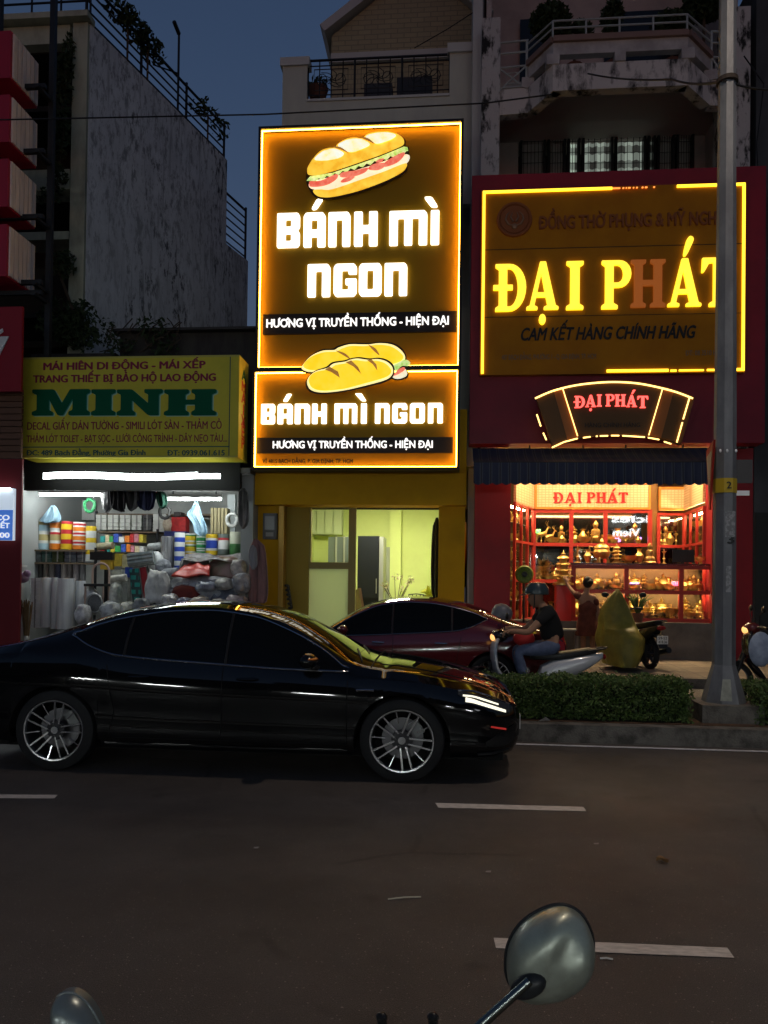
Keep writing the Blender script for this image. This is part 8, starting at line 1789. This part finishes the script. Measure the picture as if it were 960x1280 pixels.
mb=MB(); q=Vector(at(110,1335,1.1)); mb.tube([q,q+Vector((.06,0,-.08)),q+Vector((.10,.03,-.16))],.007,10); mb.build('mirror_stem',pbr('chrome_stem',(.20,.23,.22),.24,1.0),m2_,smooth=True)
# handlebar, levers, cowl and the rest below the picture
hb_l,hb_r=q+Vector((.10,.03,-.16)),s3
mid=(hb_l+hb_r)/2+Vector((0,-.03,.02))
mb=MB(); mb.tube([hb_l+Vector((-.14,.10,-.01)),hb_l,mid,hb_r,hb_r+Vector((.14,.10,-.01))],.012,10); hbo=mb.build('handlebar',pbr('bar_black',(.02,.02,.02),.4),root,smooth=True)
for px in (477,541):
    t=Vector(at(px,1271,1.0)); mb=MB(); mb.tube([t,t+Vector((.002,.01,-.05)),Vector((t.x,mid.y,mid.z))],[.006,.008,.008],8); mb.ball(t,(.008,.008,.006),None,8,5); mb.build('cable_end',pbr('cable_black',(.015,.015,.016),.3),hbo,smooth=True)
for e_,s in ((hb_l,-1),(hb_r,1)): mb=MB(); mb.tube([e_+Vector((s*.04,.03,0)),e_+Vector((s*.15,.11,-.01))],.017,10); mb.build('grip',BLACK,hbo)
mx,mz=mid.x,mid.z
SHELL=pbr('bike_shell',(.02,.022,.025),.2,coat=.6)
mb=MB(); mb.ball((mx,1.13,mz-.10),(.15,.12,.09),None,18,12); mb.build('headlamp_cowl',SHELL,root,smooth=True)
mb=MB(); mb.ball((mx,1.24,mz-.11),(.10,.04,.06),None,16,10); mb.build('headlight',pbr('lamp_lens',(.35,.36,.37),.05),root,smooth=True)
mb=MB(); mb.ball((mx,1.05,mz-.42),(.19,.10,.26),None,18,12); mb.build('leg_shield',SHELL,root,smooth=True)
mb=MB(); mb.ball((mx,.22,.60),(.15,.48,.14),None,18,12); mb.build('body_panel',SHELL,root,smooth=True)
mb=MB(); mb.ball((mx,.32,.73),(.13,.40,.07),None,18,12); mb.build('seat',BLACK,root,smooth=True)
for y in (1.22,-.05):
    mb=MB(); mb.lathe([(.20,-.035),(.245,-.05),(.268,-.025),(.27,0),(.268,.025),(.245,.05),(.20,.035)],(mx,y,.27),28,Matrix.Rotation(R(90),3,'Y')); wo=mb.build('wheel',RUBBER,root,smooth=True)
    mb=MB(); mb.lathe([(.205,-.03),(.15,-.02),(.03,-.03),(.03,.03),(.15,.02),(.205,.03)],(mx,y,.27),24,Matrix.Rotation(R(90),3,'Y')); mb.build('rim',ALLOYD,wo,smooth=True)
mb=MB()
for s in (-1,1): mb.tube([(mx+s*.07,1.22,.27),(mx+s*.06,1.10,mz-.25)],.02,8)
mb.build('fork',STEEL,root); mb=MB(); mb.box(mx-.14,mx+.14,.5,1.0,.24,.30); mb.build('floorboard',BLACK,root,bevel=.02)

for k,(a,b,nm,l,c) in enumerate((((485,1124),(526,1121),'straw','thin pale straw lying on the open road','(.5,.46,.36)'),((750,1198),(766,1199),'straw','short white stick beside the mirror','(.6,.6,.58)'))):
    p,q=ground(*a,Z=.006),ground(*b,Z=.006); mb=MB(); mb.tube([p,p.lerp(q,.5)+Vector((0,0,.004)),q],.004,6); tag(mb.build(nm,pbr('litter_%d'%k,eval(c),.7)),l,'litter')
p=ground(828,1077,Z=.004); mb=MB(); mb.grid(lambda u,v:(p.x+.07*(u-.5),p.y+.05*(v-.5)*math.sin(math.pi*u),.006+.02*abs(v-.5)*2+.006*math.sin(u*5)),8,4); tag(mb.build('dry_leaf',pbr('dry_leaf',(.22,.12,.05),.8),recalc=False),'small dry brown leaf on the road at the right','leaf')
for k,(x,y,l) in enumerate(((745,1055,'pale paper fleck on the road below the middle lane dash'),(610,1090,'grey paper fleck on the road left of the dry leaf'),(320,1060,'tiny paper fleck on the road below the black car'))):
    p=ground(x,y,Z=.004); mb=MB(); mb.poly([(p.x-.016,p.y-.008,.005),(p.x+.014,p.y-.012,.007),(p.x+.018,p.y+.010,.010),(p.x-.010,p.y+.012,.006)]); tag(mb.build('paper_fleck',pbr('paper_grey',(.35,.33,.32),.8),recalc=False),l,'litter','paper flecks on the road')
# ------------------------------------------------------------------ the houses across the street, behind the camera: they show in paint, glass and mirrors
OPPY=-10.5
OPW=[pbr('opposite_wall_%d'%k,c,.85,col2=tuple(q*.7 for q in c),scale=1.5,stretch=(1,1,.4)) for k,c in enumerate(((.16,.15,.14),(.22,.21,.18),(.12,.13,.14)))]
for k,(x0,x1,h,lab) in enumerate(((-34,-21,7.4,'grey house across the street with one window row'),(-20.9,-12.5,9.5,'tall cream house across the street'),(-12.4,-5.2,7.2,'dark grey shop house across the street'),(-5.1,2.4,8.2,'grey brown shop house across the street with a wide lit doorway'),(2.5,9.4,7.0,'cream shop house across the street with a white lit sign'),(9.5,18,9.0,'slate house across the street'),(18.1,34,7.5,'brown grey house across the street at the end of the row'))):
    e=empty('opposite_house',((x0+x1)/2,OPPY,.13),lab,'building','houses across the street')
    mb=MB(); mb.box(x0,x1,OPPY-9,OPPY,.1,h); mb.build('wall',OPW[k%3],e)
    for f in range(1,int(h/3.4)):
        for j in range(int((x1-x0)/2.6)):
            xa=x0+.6+j*2.6; mb=MB(); mb.box(xa,xa+1.3,OPPY+.002,OPPY+.06,f*3.4+.9,f*3.4+2.4); mb.build('window',WINGLASS,e)
    mb=MB(); mb.box(x0+.3,x1-.3,OPPY+.005,OPPY+.05,.15,3.0); mb.build('shutter',pbr('opposite_shutter',(.10,.10,.10),.6),e)
    mb=MB(); mb.box(x0+.2,x1-.2,OPPY+.06,OPPY+1.1,3.25,3.33); mb.build('awning',pbr('opposite_awning',(.06,.07,.09),.7),e)
OPT=glow('opposite_tube',(.95,1,.97),300)
for k,(x,z,Y) in enumerate(((-11,3.05,.6),(-8.4,3.05,.6),(-3.6,3.1,.5),(-.6,3.1,.5),(4.4,3.05,.6),(7.6,3.05,.6))):
    e=empty('tube_lamp',(x,OPPY+Y,z),f'white tube lamp under an awning across the street, {("first","second","third","fourth","fifth","sixth")[k]} along the row','lamp','tube lamps across the street')
    mb=MB(); mb.tube([(x-.6,OPPY+Y,z),(x+.6,OPPY+Y,z)],.03,10); mb.build('tube',OPT,e); mb=MB(); mb.box(x-.62,x+.62,OPPY+Y-.04,OPPY+Y+.04,z+.04,z+.19); mb.build('batten',pbr('lamp_batten',(.6,.62,.6),.5),e)
YSg=OPPY+1.2; vy=2*17.0-YSg
e=empty('opposite_sign',(0,YSg,4),'white lit sign across the street, mirrored in the red cabinet glass','sign')
def back_text(s,pa,pb_,pbase,cap_px,strength):
    xa,xb=at(pa,pbase,vy).x,at(pb_,pbase,vy).x; zb=at((pa+pb_)/2,pbase,vy).z; me=text_mesh(s,.03); xs=[v.co.x for v in me.vertices]; a,b=min(xs),max(xs); cap=cap_px*vy/F_PX
    for v in me.vertices: X,Yq,Z=v.co; v.co=(xb-(X-a)/(b-a)*(xb-xa),YSg+.01+Z,zb+Yq/cap_height()*cap)
    me.materials.clear(); me.materials.append(glow('opposite_sign_white',(.9,.96,1),strength)); link('lettering',me,None,e)
back_text('icles',764,812,653,9,11); back_text('Viem',766,800,670,9,11)
x0,x1=at(758,650,vy).x,at(820,650,vy).x; z0,z1=at(785,678,vy).z,at(785,638,vy).z; mb=MB(); mb.box(x0,x1,YSg-.12,YSg-.03,z0,z1); mb.build('panel',BLACK,e)
